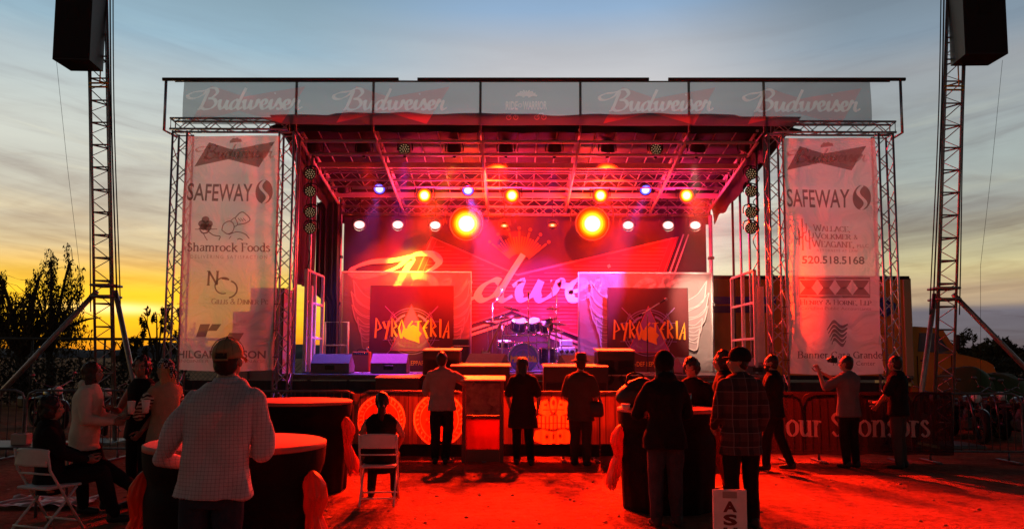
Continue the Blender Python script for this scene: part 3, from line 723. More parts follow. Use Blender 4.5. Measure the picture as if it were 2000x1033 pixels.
def band_banner(px0, px1, py0, py1, side, lab):
    Y = 19.15; a, b_ = at(px0, py0, Y), at(px1, py1, Y); x0, x1, z1, z0 = a.x, b_.x, a.z, b_.z
    W, Hh = x1-x0, z1-z0; r_ = thing('band_banner', lab, 'banner', ((x0+x1)/2, Y, z0), group='band banners on stage')
    def bl(x, z):   # hung by its top corners: it sags and folds from there
        u, v = (x-x0)/W, (z-z0)/Hh
        return -.035*math.cos((u-.5)*math.pi)*v+.03*math.sin(6*abs(u-.5)+5*v)*(v)*abs(u-.5)*2
    m = MB(); m.sheet(lambda u, v: (x0+W*u, Y+bl(x0+W*u, z0+Hh*v), z0+Hh*v-.02*math.sin(u*math.pi)*v), 50, 40); m.build('cloth', BANB, r_)
    pc = Vector(((x0+x1)/2, z0+Hh*.47))
    def pr(name, mt, fn, off):
        P = Print(); fn(P); P.v = [(x, Y+bl(x, z)-off+y, z) for x, y, z in P.v]; return P.build(name, mt, r_)
    def rings(P):
        for r0, w0 in ((.62, .018), (.56, .012), (.46, .05)):
            for a0, a1 in ((25, 70), (110, 155), (200, 250), (290, 340)) if w0 > .03 else ((12, 168), (192, 348)): P.ring(pc.x, pc.y, r0, w0, a0, a1, 40, sq=.92)
        for s_ in (-1, 1):
            P.ribbon([(pc.x+s_*.3, pc.y+.25), (pc.x+s_*.66, pc.y+.62)], .02); P.ribbon([(pc.x+s_*.3, pc.y-.25), (pc.x+s_*.66, pc.y-.62)], .02)
            P.ribbon([(pc.x+s_*.34, pc.y+.24), (pc.x+s_*.7, pc.y+.24)], .012); P.ribbon([(pc.x+s_*.34, pc.y-.22), (pc.x+s_*.7, pc.y-.22)], .012)
            for dz in (.42, -.36):
                P.ribbon([(pc.x+s_*.40, pc.y+dz-.07), (pc.x+s_*.52, pc.y+dz-.07), (pc.x+s_*.46, pc.y+dz+.06)], .018, closed=True)
    pr('ring', VIO, rings, .010)
    tA, tB, tC = (pc.x, pc.y+.66), (pc.x-.52, pc.y-.48), (pc.x+.52, pc.y-.48)
    pr('triangle', TRI, lambda P: P.poly([tA, tB, tC]), .014)
    def light_patch(P):
        pts = [(-.2, -.12), (-.16, .05), (-.06, .1), (.04, .16), (.13, .12), (.2, .0), (.26, -.06), (.2, -.16), (.21, -.3), (.08, -.25), (-.12, -.19)]
        P.poly([(pc.x+x, pc.y+z) for x, z in pts])
    pr('picture', YEL if side < 0 else YORG, light_patch, .020)  # stand-in picture, its patch paints the light spot on the triangle
    def grid(P):
        for i in range(6): P.ribbon([(pc.x-.25+i*.1, pc.y-.2-.02*i), (pc.x-.25+i*.1, pc.y-.42)], .012)
        P.ribbon([(pc.x-.3, pc.y-.38), (pc.x+.34, pc.y-.42)], .012); P.ribbon([(pc.x-.27, pc.y-.28), (pc.x+.3, pc.y-.34)], .012)
    pr('picture_line', WINGV, grid, .022)
    pr('triangle_edge', RLIN, lambda P: P.ribbon([tA, tB, tC], .022, closed=True), .024)
    pr('lettering', YEL if side < 0 else YORG, lambda P: pyro(P, x0+W*.07, z0+Hh*.41, W*.9, Hh*.21, .038), .030)
    def sub(P):
        P.sans('The', pc.x-.52, z0+.17, .09); pyro(P, pc.x-.28, z0+.17, .0001, .0001, .00001)
        P.sans('DEF LEPPARD', pc.x-.30, z0+.16, .12, width=.72)
    pr('small_lettering', YORG, sub, .026)
    m = MB(); m.tube([(x0, Y+.04, z0), (x0, Y+.04, z1), (x1, Y+.04, z1), (x1, Y+.04, z0)], .018, 6); m.build('stand', BLACK, r_)
def scrim(px0, px1, py0, side, bc, lab):
    Y = 19.35; a = at(px0, py0, Y); x0, x1, z1, z0 = a.x, at(px1, py0, Y).x, a.z, ZD+.02
    r_ = thing('wing_scrim', lab, 'scrim', ((x0+x1)/2, Y, z0), group='winged scrims on stage')
    m = MB()
    m.tube([(x0, Y, z0), (x0, Y, z1), (x1, Y, z1), (x1, Y, z0)], .03, 8); m.build('frame', STEEL, r_)
    m = MB()
    for x in (x0+(x1-x0)*.33, x0+(x1-x0)*.66): m.tube([(x, Y+.03, z0), (x, Y+.03, z1)], .012, 6)
    for z in (z0+.8, z0+1.75): m.tube([(x0, Y+.03, z), (x1, Y+.03, z)], .014, 6)
    for i in range(3):
        xa, xb = x0+(x1-x0)*i/3, x0+(x1-x0)*(i+1)/3
        for za, zb_ in ((z0, z0+.8), (z0+1.75, z1)): m.tube([(xa, Y+.05, za), (xb, Y+.05, zb_)], .009, 5); m.tube([(xb, Y+.06, za), (xa, Y+.06, zb_)], .009, 5)
    m.build('brace', GALV, r_)
    m = MB(); m.sheet(lambda u, v: (x0+(x1-x0)*u, Y-.02+.01*math.sin(u*30)*math.sin(v*9), z0+(z1-z0)*v), 40, 30); m.build('cloth', SCRIM, r_)
    b0, b1 = at(bc[0], 600, Y).x, at(bc[1], 600, Y).x; zc = Zp_(640, Y)
    for s_, xb in ((-1, b0), (1, b1)):
        P = Print(); Q = Print()
        L_ = [(.50, 1.30, .06, .52), (.56, .98, .0, .30), (.53, .62, .02, .10), (.36, .28, .02, -.06), (.28, .0, .02, -.18), (.24, -.22, .02, -.36)]
        for dx, dz, rx, rz in L_:
            up = Vector((xb+s_*(dx*.88), zc+dz*.92)); ro = Vector((xb-s_*.1, zc+rz)); md = (up+ro)/2
            n_ = Vector(((up-ro).y, -(up-ro).x)).normalized(); n_ = n_ if n_.x*s_ > 0 else -n_
            e1 = [tuple(up), tuple(md+n_*.20-Vector((0, .08))), tuple(ro-Vector((0, .12)))]; e2 = [tuple(up), tuple(md+n_*.02), tuple(ro+Vector((0, .16)))]
            a_, b2 = smooth_pts([(q[0], q[1]) for q in e1], 8), smooth_pts([(q[0], q[1]) for q in e2], 8)
            Q.poly([(p.x, p.y) for p in a_]+[(p.x, p.y) for p in b2[::-1]])
            P.ribbon([(p.x, p.y) for p in a_], .026); P.ribbon([(p.x, p.y) for p in b2], .020)
        Q.v = [(x, Y-.05+y, z) for x, y, z in Q.v]; wg = Q.build('wing', WINGV, r_)
        P.v = [(x, Y-.06+y, z) for x, y, z in P.v]; P.build('outline', WING, wg)
scrim(668, 920, 531, -1, (724, 884), 'pale winged scrim panel on stage behind the band banner above the amplifier')
scrim(1130, 1389, 533, 1, (1187, 1346), 'pale winged scrim panel on stage next to the open sky, lit white')
band_banner(724, 884, 558, 726, -1, 'dark band banner with yellow angular lettering behind the orange amplifier')
band_banner(1187, 1346, 562, 728, 1, 'dark band banner with orange angular lettering behind the boom microphone')

# ------------------------------------------------------------------ header banner and its pole frame
HD = mesh_cloth('header banner mesh', (.22, .27, .30), clear=.38, trans=.75)
HDR = mesh_cloth('header banner red print', (.62, .22, .22), clear=.24, trans=.8)
HDW = mesh_cloth('header banner white print', (.95, .90, .86), clear=.18, trans=.85)
YH = 15.0
hz1, hz0 = Zp_(158, YH), Zp_(245, YH)
hb = thing('header_banner', 'long blue grey mesh banner of red bow ties and white lettering along the roof', 'banner', (XM, YH, hz0))
hx0, hx1 = Xp(358, YH, 200), Xp(1701, YH, 200)
spots = [(374, 596), (658, 878), (1178, 1398), (1460, 1684)]
def hbow(P):
    for a, b_ in spots: xa, xb = Xp(a, YH, 200), Xp(b_, YH, 200); bowtie(P, xa, Zp_(243, YH), xb-xa, Zp_(170, YH)-Zp_(243, YH))
def hlet(P):
    for a, b_ in spots: xa, xb = Xp(a-6, YH, 200), Xp(b_-6, YH, 200); brush(P, xa, Zp_(215, YH), xb-xa, weight=.26, zk=.95)
def ridew(P):
    k = (hx1-hx0)/1343.0
    cx = Xp(1028, YH, 200); z0_ = Zp_(214, YH)
    P.sans('RIDE', cx-.41, z0_, .17, width=.24, bold=.02); P.sans('WARRIOR', cx-.07, z0_, .17, width=.48, bold=.02)
    P.ring(cx-.125, z0_+.08, .035, .014); 
    c = Vector((cx, z0_+.24))
    for i in range(9):
        a = R(90+(i-4)*19); l = .22
        P.ribbon(smooth_pts([tuple(c+Vector((math.cos(a)*.04, math.sin(a)*.03))), tuple(c+Vector((math.cos(a)*l*.6, math.sin(a)*l*.5+.02))), tuple(c+Vector((math.cos(a)*l, math.sin(a)*l*.62)))], 4), .032)
    for s_ in (-1, 1):
        for q in (-.07, .07): P.ring(cx+s_*.28+q, z0_-.16, .045, .012, n=16)
        P.ribbon([(cx+s_*.28-.07, z0_-.16), (cx+s_*.28-.02, z0_-.09), (cx+s_*.28+.05, z0_-.08), (cx+s_*.28+.07, z0_-.16)], .014)
def raster(fn, nx, nz, ss=3, ext=None):
    """how much of each point of the cloth the print covers"""
    hx0_, hx1_, hz0_, hz1_ = ext or (hx0, hx1, hz0, hz1)
    P = Print(); fn(P); W, H_ = nx*ss, nz*ss; g = np.zeros((H_, W), bool)
    for f in P.f:
        q = np.array([((P.v[k][0]-hx0_)/(hx1_-hx0_)*(W-1), (P.v[k][2]-hz0_)/(hz1_-hz0_)*(H_-1)) for k in f])
        a0, b0 = np.maximum(np.floor(q.min(0)).astype(int), 0); a1, b1 = np.minimum(np.ceil(q.max(0)).astype(int)+1, (W, H_))
        if a1 <= a0 or b1 <= b0: continue
        X, Y = np.meshgrid(np.arange(a0, a1), np.arange(b0, b1)); ins = np.zeros(X.shape, bool); n = len(q)
        for k in range(n):
            (xa, ya), (xb, yb) = q[k], q[(k+1) % n]
            if ya == yb: continue
            c = ((ya > Y) != (yb > Y)) & (X < (xb-xa)*(Y-ya)/(yb-ya)+xa); ins ^= c
        g[b0:b1, a0:a1] |= ins
    return g.reshape(nz, ss, nx, ss).mean((1, 3))
NX, NZ = 1500, 100
cov_b, cov_l = raster(hbow, NX, NZ), np.maximum(raster(hlet, NX, NZ), raster(ridew, NX, NZ))
colr_ = np.ones((NZ, NX, 4), np.float32)*np.array((.19, .235, .26, .31), np.float32)
for cv_, cl in ((cov_b, (.58, .22, .22, .24)), (cov_l, (.82, .68, .64, .33))): colr_ += (np.array(cl, np.float32)-colr_)*cv_[..., None].astype(np.float32)
m = MB(); m.sheet(lambda u, v: (hx0+(hx1-hx0)*u-.015*math.sin(v*3.1)*(1 if u < .5 else -1)*(abs(u-.5)*2)**30, YH+.015*math.sin(u*31+v*2), hz0+(hz1-hz0)*v), NX-1, NZ-1)
HDM = bpy.data.materials.new('printed banner mesh'); HDM.use_nodes = True; t = HDM.node_tree; t.nodes.clear()
o_ = t.nodes.new('ShaderNodeOutputMaterial'); at_ = t.nodes.new('ShaderNodeAttribute'); at_.attribute_name = 'print'; tr_ = t.nodes.new('ShaderNodeBsdfTransparent'); df = t.nodes.new('ShaderNodeBsdfDiffuse'); tl_ = t.nodes.new('ShaderNodeBsdfTranslucent')
t.links.new(at_.outputs['Color'], df.inputs[0]); t.links.new(at_.outputs['Color'], tl_.inputs[0]); mx1 = t.nodes.new('ShaderNodeMixShader'); mx1.inputs[0].default_value = .8; t.links.new(df.outputs[0], mx1.inputs[1]); t.links.new(tl_.outputs[0], mx1.inputs[2])
mx2 = t.nodes.new('ShaderNodeMixShader'); t.links.new(at_.outputs['Alpha'], mx2.inputs[0]); t.links.new(mx1.outputs[0], mx2.inputs[1]); t.links.new(tr_.outputs[0], mx2.inputs[2]); t.links.new(mx2.outputs[0], o_.inputs[0])
hcl = m.build('cloth', HDM, hb); ca = hcl.data.color_attributes.new('print', 'FLOAT_COLOR', 'POINT'); ca.data.foreach_set('color', colr_.reshape(-1))
hf = thing('banner_scaffold', 'long pole frame along the top of the stage carrying the mesh header banner', 'frame', (XM, YH, hz0))
ztop = Zp_(154, YH); POLE = mat('dark bare pole', (.10, .085, .075), .5, .5, var=.3, vscale=10)
for a, b_ in ((316, 778), (815, 1268), (1306, 1770)):
    m = MB(); m.tube([(Xp(a, YH, 154), YH+.04, Zp_(154, YH, a)), (Xp(b_, YH, 154), YH+.04, Zp_(154, YH, b_))], .035, 8); m.build('top_pole', POLE, hf)
m = MB(); m.tube([(Xp(340, YH, 154), YH+.05, Zp_(158, YH, 340)), (Xp(1740, YH, 154), YH+.05, Zp_(158, YH, 1740))], .014, 6); m.build('banner_rail', POLE, hf)
for px in (577, 728, 938, 1134, 1347, 1494):
    x = Xp(px, YH, 200); m = MB(); m.tube([(x, YH+.06, Zp_(151, YH, px)), (x, YH+.06, zt-.02)], .026, 8); m.tube([(x, YH+.06, zt), (x, YF, zt-.05)], .024, 6); m.build('upright', POLE, hf)
for px, tx in ((320, 345), (1763, 1740)):
    x = Xp(px, YH, 200); m = MB(); m.tube([(x, YH+.06, ztop), (x, YH+.06, zt-.02), (Xp(tx, 15.3, 260), 15.3, zt-.08)], .028, 8); m.build('end_pole', ALU, hf)

# ------------------------------------------------------------------ tall sponsor banners
SPB = mesh_cloth('sponsor banner mesh', (.95, .87, .80), clear=.16, trans=.84, bscale=1.6, rough_bump=.9)
def ink(name, c): return mesh_cloth(name, c, clear=.20, trans=.7, bscale=.9)
INK = ink('sponsor ink dark', (.22, .17, .15)); INKM = ink('sponsor ink mid', (.32, .20, .17)); INKL = ink('sponsor ink pale', (.60, .42, .36)); INKW = ink('sponsor ink white', (.90, .80, .75))
YS = 15.12
def sponsor(corners, lab):
    (xa, ya), (xb, yb) = corners
    x0, x1 = Xp(xa, YS, 480), Xp(xb, YS, 480); z1, z0 = Zp_(ya, YS), Zp_(yb, YS)
    r_ = thing('sponsor_banner', lab, 'banner', ((x0+x1)/2, YS, z0), group='tall sponsor banners')
    def yy(x, z): return YS+.035*math.sin((x-x0)*2.6+z*1.1)+.022*math.sin(z*3.3+x*1.7)+.03*noise.noise((x*1.4, z*.8, 3))
    m = MB(); m.sheet(lambda u, v: (x0+(x1-x0)*u, yy(x0+(x1-x0)*u, z0+(z1-z0)*v), z0+(z1-z0)*v-.03*math.sin(math.pi*u)*(1-v)), 24, 60); m.build('cloth', SPB, r_)
    m = MB()
    for i in range(9):
        for x in (x0+.02, x1-.02): z = z0+(z1-z0)*(i+.5)/9; m.tube([(x, YS-.01, z), (x+(-.1 if x < (x0+x1)/2 else .1), YS+.05, z)], .006, 5)
    m.build('ties', WIRE, r_)
    def pr(name, mt, fn, off=.012):
        P = Print(); fn(P); P.v = [(x, yy(x, z)-off+y, z) for x, y, z in P.v]; return P.build(name, mt, r_)
    return x0, x1, pr
x0, x1, pr = sponsor(((356, 268), (541, 724)), 'tall white sponsor banner with a chef hat drawing and clover beside the sunset')
Z_at = lambda py: Zp_(py, YS); X_at = lambda px: Xp(px, YS, 480)
def sbud(pr, pxa, pxb, pyb, pyt):
    xa, xb = X_at(pxa), X_at(pxb); za, zb_ = Z_at(pyb), Z_at(pyt)
    pr('bow_tie', INKM, lambda P: bowtie(P, xa, za, xb-xa, zb_-za))
    pr('bow_tie_lettering', INKW, lambda P: brush(P, xa+(xb-xa)*.02, za+(zb_-za)*.36, (xb-xa)*.97, weight=.24, zk=.9), .024)
    def cr(P):
        c = Vector(((xa+xb)/2+.02, zb_-.02))
        P.poly([(c.x+.13*math.cos(R(a)), c.y+.09*abs(math.sin(R(a)))+(.02 if a % 40 == 0 else 0)) for a in range(0, 181, 20)])
    pr('crown', INKL, cr)
def ssafe(pr, pxa, pxb, pyb, pyt, pxs0, pxs1):
    xa, xb = X_at(pxa), X_at(pxb); za, zb_ = Z_at(pyb), Z_at(pyt)
    pr('wordmark', INK, lambda P: P.sans('SAFEWAY', xa, za, zb_-za, width=xb-xa, bold=.012))
    cx, rx = (X_at(pxs0)+X_at(pxs1))/2, (X_at(pxs1)-X_at(pxs0))/2; cz, rz = (za+zb_)/2, (zb_-za)/2+.06
    def drop(P):
        for s_ in (-1, 1):   # two halves of a rounded leaf, an S shaped gap between them
            edge = [(cx+s_*rx*math.sin(R(a)), cz-s_*rz*math.cos(R(a))*s_) for a in range(0, 181, 10)]
            mid_ = [(cx+s_*.035+rx*.42*math.sin(2*math.pi*(i/14))*-1, cz+rz*(1-2*i/14)*.93) for i in range(15)]
            P.poly(edge+mid_)
    pr('emblem', INKM, drop)
sbud(pr, 373, 533, 329, 280); ssafe(pr, 364, 489, 394, 359, 495, 530)
def chef(P):
    q = lambda *pts: [(X_at(a), Z_at(b_)) for a, b_ in pts]
    for (a, b_) in ((401, 432), (395, 440), (408, 440), (398, 446), (406, 447)): P.ellipse(X_at(a), Z_at(b_), .075, .07, 16)
    P.ribbon(smooth_pts(q((401, 444), (396, 449), (389, 449)), 4), .02)
    P.ribbon(q((382, 451), (424, 450)), .014); P.ribbon(smooth_pts(q((391, 452), (397, 458), (405, 457), (409, 452)), 5), .03)
    P.ribbon(smooth_pts(q((398, 458), (402, 466), (406, 472)), 4), .016); P.ribbon(smooth_pts(q((406, 454), (418, 462), (430, 464), (428, 471)), 5), .02)
    P.ribbon(smooth_pts(q((433, 452), (436, 440), (448, 434), (456, 442), (454, 454), (444, 459), (433, 452)), 5), .018)
    P.ribbon(smooth_pts(q((450, 433), (457, 428), (463, 440), (456, 446)), 4), .016)
    P.ribbon(smooth_pts(q((457, 428), (466, 418), (474, 417), (487, 430), (478, 438), (463, 441)), 5), .02)
    for a in (464, 469, 474): P.ribbon(q((a-1, 428), (a+5, 434)), .014)
    P.ribbon(smooth_pts(q((446, 460), (462, 455), (478, 459), (487, 468)), 5), .018); P.ribbon(smooth_pts(q((463, 470), (468, 468), (474, 471)), 4), .018)
    P.ribbon(q((451, 463), (447, 469)), .012)
pr('chef_drawing', INKM, chef)
pr('company_lettering', INKM, lambda P: serif(P, 'Shamrock Foods', X_at(366), Z_at(493), Z_at(477)-Z_at(493), width=X_at(528)-X_at(366), weight=.10, thin=.06))
pr('small_lettering', INKL, lambda P: P.sans('DELIVERING SATISFACTION', X_at(374), Z_at(507), Z_at(500)-Z_at(507), width=X_at(522)-X_at(374), space=1.4))
def ngd(P):
    serif(P, 'N', X_at(408), Z_at(559), Z_at(532)-Z_at(559), weight=.10, thin=.05)
    P.ring(X_at(440), Z_at(560), .16, .025, 60, 290); P.ribbon([(X_at(436), Z_at(546)), (X_at(450), Z_at(548))], .03)
    P.ring(X_at(449), Z_at(567), .17, .03, -80, 75)
pr('monogram', INKM, ngd)
pr('firm_lettering', INKL, lambda P: serif(P, 'GILLIS & DINNER PC', X_at(419), Z_at(596), Z_at(585)-Z_at(596), width=X_at(526)-X_at(419), small=.78))
def arrows(P):
    for a, b_, c, d in ((394, 635, 414, 660), (418, 635, 436, 648), (452, 652, 480, 668)):
        P.poly([(X_at(a+4), Z_at(b_)), (X_at(c+4), Z_at(b_)), (X_at(c-5), Z_at(d)), (X_at(a-5), Z_at(d))])
pr('arrow_mark', INKM, arrows)
pr('builder_lettering', INK, lambda P: P.sans('HILGARTWILSON', X_at(353), Z_at(701), Z_at(686)-Z_at(701), width=X_at(526)-X_at(353), bold=.02))
pr('builder_small_lettering', INKL, lambda P: P.sans('ENGINEER   PLAN   MANAGE', X_at(354), Z_at(710), Z_at(704)-Z_at(710), width=X_at(526)-X_at(354)))

x0, x1, pr = sponsor(((1534, 268), (1716, 727)), 'tall white sponsor banner with a phone number and cactus, before the yellow truck')
sbud(pr, 1541, 1697, 332, 284); ssafe(pr, 1538, 1663, 402, 366, 1669, 1703)
def cactus(P):
    for bx, bz, hh in ((1566, 488, 62), (1579, 486, 38), (1559, 478, 28)):
        X0, Z0, Z1 = X_at(bx), Z_at(bz), Z_at(bz-hh); P.ribbon([(X0, Z0), (X0, Z1)], .03); H_ = Z1-Z0
        for s_, f in ((-1, .4), (1, .55)): P.ribbon(smooth_pts([(X0, Z0+H_*f), (X0+s_*.07, Z0+H_*f+.02), (X0+s_*.08, Z0+H_*(f+.3))], 5), .022)
pr('cactus_drawing', INKL, cactus)
def wall(P):
    for t_, xa, yb, h_, xe in (('WALLACE,', 1588, 450, 13, 1664), ('VOLKMER', 1590, 465, 12, 1664), ('WEAGANT,', 1583, 481, 14, 1670)):
        serif(P, t_, X_at(xa), Z_at(yb), Z_at(yb-h_)-Z_at(yb), width=X_at(xe)-X_at(xa), small=.8)
    serif(P, '&', X_at(1669), Z_at(465), Z_at(456)-Z_at(465)); P.sans('PLLC', X_at(1675), Z_at(481), Z_at(474)-Z_at(481), width=X_at(1697)-X_at(1675))
pr('firm_lettering', INKL, wall)
pr('small_lettering', INKL, lambda P: P.sans('ATTORNEYS AT LAW', X_at(1592), Z_at(490), Z_at(485)-Z_at(490), width=X_at(1676)-X_at(1592), space=1.3))
pr('phone_number', INK, lambda P: P.sans('520.518.5168', X_at(1564), Z_at(513), Z_at(498)-Z_at(513), width=X_at(1688)-X_at(1564), bold=.02))
def arches(P):
    xa, xb, za, zb_ = X_at(1558), X_at(1697), Z_at(577), Z_at(541)
    P.ribbon([(xa, za), (xb, za), (xb, zb_), (xa, zb_)], .045, closed=True)
    for i in range(4):
        cx = xa+(xb-xa)*(i+.5)/4; w = (xb-xa)/8
        P.poly([(cx-w*.9, zb_-.04)]+[(cx-w*.9+w*1.8*k/8, zb_-.05-.17*math.sin(math.pi*k/8)) for k in range(9)]+[(cx+w*.9, zb_-.04)])
        P.poly([(cx-w, za+.03), (cx-w*.3, (za+zb_)/2), (cx+w*.3, (za+zb_)/2), (cx+w, za+.03)])
pr('arch_emblem', INKM, arches)
pr('accountant_lettering', INKM, lambda P: serif(P, 'HENRY & HORNE, LLP', X_at(1558), Z_at(593), Z_at(583)-Z_at(593), width=X_at(1700)-X_at(1558), small=.8))
pr('accountant_small_lettering', INKL, lambda P: P.sans('Certified Public Accountants', X_at(1559), Z_at(603), Z_at(597)-Z_at(603), width=X_at(1699)-X_at(1559)))
def heart(P):
    for i in range(5):
        b_ = 640+i*9; pts = smooth_pts([(X_at(1608+i*2), Z_at(b_+2-i*2)), (X_at(1622), Z_at(b_-14-i*.5)), (X_at(1636), Z_at(b_-4)), (X_at(1650-i*1.5), Z_at(b_-9-i))], 6)
        w = [.028+.045*math.sin(math.pi*k/(len(pts)-1)) for k in range(len(pts))]
        up = [(p.x, p.y+q*.5) for p, q in zip(pts, w)]; dn = [(p.x, p.y-q*.5) for p, q in zip(pts, w)]
        P.poly(up+dn[::-1])
pr('heart_emblem', INK, heart)
pr('hospital_lettering', INK, lambda P: serif(P, 'Banner Casa Grande', X_at(1552), Z_at(697), Z_at(684)-Z_at(697), width=X_at(1715)-X_at(1552), weight=.11, thin=.05))
pr('hospital_small_lettering', INKM, lambda P: P.sans('Medical Center', X_at(1618), Z_at(711), Z_at(702)-Z_at(711), width=X_at(1700)-X_at(1618)))
# ------------------------------------------------------------------ lamps of the stage
L_AMB = lens('amber lamp lens', [(0, (12, 9.5, 4)), (.42, (9, 5, .9)), (.62, (4, 1.0, .03)), (.82, (1.8, .24, 0)), (1, (.9, .04, 0))])
L_BIG = lens('big amber lamp lens', [(0, (12, 10, 5)), (.40, (10, 7, 1.6)), (.56, (6, 1.6, .05)), (.74, (2.6, .5, .0)), (.88, (1.3, .10, 0)), (1, (.7, .015, 0))])  # oversized lens, the glow round the lamp is painted into the outer stops
L_RED = lens('red lamp lens', [(0, (5, 2.5, 1.2)), (.5, (3, .4, .1)), (1, (1.2, .03, 0))])
L_WHT = lens('rosy white lamp lens', [(0, (7, 6, 5.4)), (.6, (4, 2.6, 2.4)), (.85, (1.6, .7, .65)), (1, (.9, .2, .2))])
L_BLU = lens('blue lamp lens', [(.0, (4, 4.4, 9)), (.45, (1.6, 1.7, 7)), (.8, (.25, .25, 3)), (1, (.08, .06, 1.4))])
L_OFF = mat('dark lamp lens', (.02, .018, .02), .2, spec=.6)
LED = mat('faint led glow', (.5, .42, .26), .3, emit=(1, .72, .36), es=.22)
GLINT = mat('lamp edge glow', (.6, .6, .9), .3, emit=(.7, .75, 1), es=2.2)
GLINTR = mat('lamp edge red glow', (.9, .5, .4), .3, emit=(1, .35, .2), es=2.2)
ORD = 'first second third fourth fifth sixth seventh eighth ninth tenth'.split()
def add_light(parent, name, kind, loc, col, power, target=None, ang=50, blend=.6, rad=.08):
    d = bpy.data.lights.new(name, kind); o = bpy.data.objects.new(name, d); COL.objects.link(o)
    d.energy = power; d.color = col; d.shadow_soft_size = rad
    if kind == 'SPOT':
        d.spot_size = R(ang); d.spot_blend = blend
        o.rotation_euler = (Vector(target)-Vector(loc)).to_track_quat('-Z', 'Y').to_euler()
    o.parent = parent; o.location = Vector(loc)-parent.location; return o
def par(loc, lab, lens_mat, r=.12, pitch=12, yaw=0, drop=.3, leds=False, flat=1.0, group='stage lamps', glint=None, length=.22):
    root = thing('stage_lamp', lab, 'stage lamp', loc, group=group)
    M = Matrix.Rotation(R(yaw), 4, 'Z') @ Matrix.Rotation(R(pitch), 4, 'X')
    m = MB()
    m.lathe([(r*.55, length), (r*.8, length*.93), (r*.98, length*.5), (r*1.04, .02), (r*1.08, .0), (r*1.08, -.03), (r*.98, -.03), (r*.96, .0)], axis=(0, 1, 0), n=24, caps=False)
    m.lathe([(.0, length), (r*.55, length)], axis=(0, 1, 0), n=24, caps=False); m.xf(M); m.build('body', BLACK, root, local=True)
    m = MB(); m.lathe([(0, -.004), (r*.93, -.004), (r*.95, .01)], axis=(0, 1, 0), n=28, caps=False)
    if flat != 1.0: m.v = [(x, y, z*flat) for x, y, z in m.v]
    o = m.build('lens', lens_mat, root, local=True); o.rotation_euler = (R(pitch), 0, R(yaw))
    if leds:
        m = MB()
        for k, rr in ((1, 0), (6, .40), (11, .78)):
            for i in range(k):
                a = 2*math.pi*i/k; m.lathe([(r*.10, 0), (r*.10, -.014), (0, -.02)], (rr*r*math.cos(a), -.006, rr*r*math.sin(a)), (0, 1, 0), n=10)
        m.xf(M); m.build('led_array', LED, root, local=True)
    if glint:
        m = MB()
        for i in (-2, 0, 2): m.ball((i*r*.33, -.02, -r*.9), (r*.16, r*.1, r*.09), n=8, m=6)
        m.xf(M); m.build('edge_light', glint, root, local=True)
    m = MB(); w = r*1.28
    pts = smooth_pts([(-w, length*.35, -.01), (-w, length*.35, r*.9), (-w*.55, length*.35, r*1.5), (w*.55, length*.35, r*1.5), (w, length*.35, r*.9), (w, length*.35, -.01)], 4)
    m.tube(pts, .014, 6); m.build('yoke', BLACK, root, local=True)
    m = MB(); m.tube([(0, length*.35, r*1.5), (0, length*.35, drop)], .016 if drop < .45 else .009, 6); m.box((0, length*.35, drop-.02), (.06, .07, .09), bev=.01); m.build('clamp', BLACK, root, local=True)
    return root
def P3(px, py, Y): return at(px, py, Y)
RED = (1, .017, .001); CRIM = (1, .016, .15); MAG = (1, .04, .5); PUR = (.36, .12, 1); BLUE = (.10, .12, 1); AMB = (1, .42, .02); WARM = (1, .62, .42)

# front row under the roof edge: dark cans pointing up-stage and down
row1 = [(613, 0, 1), (710, 0, 0), (790, 1, 0), (887, 0, 2), (988, 0, 3), (1083, 0, 3), (1187, 0, 2), (1281, 1, 0), (1361, 0, 3), (1460, 0, 1)]
wash = {710: (RED, 3400, (Xp(775, YBD), YBD, 3.4), 44), 887: (AMB, 9000, (Xp(795, YBD), YBD, 3.95), 17), 988: (RED, 6500, (Xp(900, YBD), YBD, 4.3), 60), 1083: (MAG, 2600, (Xp(1060, YBD), YBD, 3.2), 30),
        1187: (RED, 2400, (Xp(1190, YBD), YBD, 4.6), 60), 1361: (WARM, 4600, (Xp(1366, 19.2), 19.2, 3.0), 25)}
for i, (px, ledface, gk) in enumerate(row1):
    lab = f"{ORD[i]} dark lamp of the front roof row counted from the sunset side"
    if ledface: lab = f'{ORD[i]} lamp of the front roof row from the sunset side, with an amber dotted face'
    p = P3(px, 294 if not ledface else 292, 16.25)
    L = par(p, lab, L_OFF, r=.125 if ledface else .145, pitch=4 if ledface else 112, yaw=(i-4.5)*3, drop=zr(16.25)-.12-p.z, leds=bool(ledface) , glint={2: GLINT, 3: GLINTR}.get(gk))
    if px == 790: add_light(L, 'banner_light', 'SPOT', p+Vector((.1, .2, -.2)), AMB, 2600, (Xp(806, 19.1), 19.1, 2.45), 13, .7)
    if px == 790: add_light(L, 'monitor_light', 'SPOT', p+Vector((0, .1, -.2)), (.7, .06, 1), 4200, (Xp(762, 16), 16.25, ZD+.2), 24, .6)
    if px in wash:
        c_, w_p, tgt, an = wash[px]; add_light(L, 'wash_light', 'SPOT', p+Vector((0, .25, -.2)), c_, w_p, tgt, an, .7)
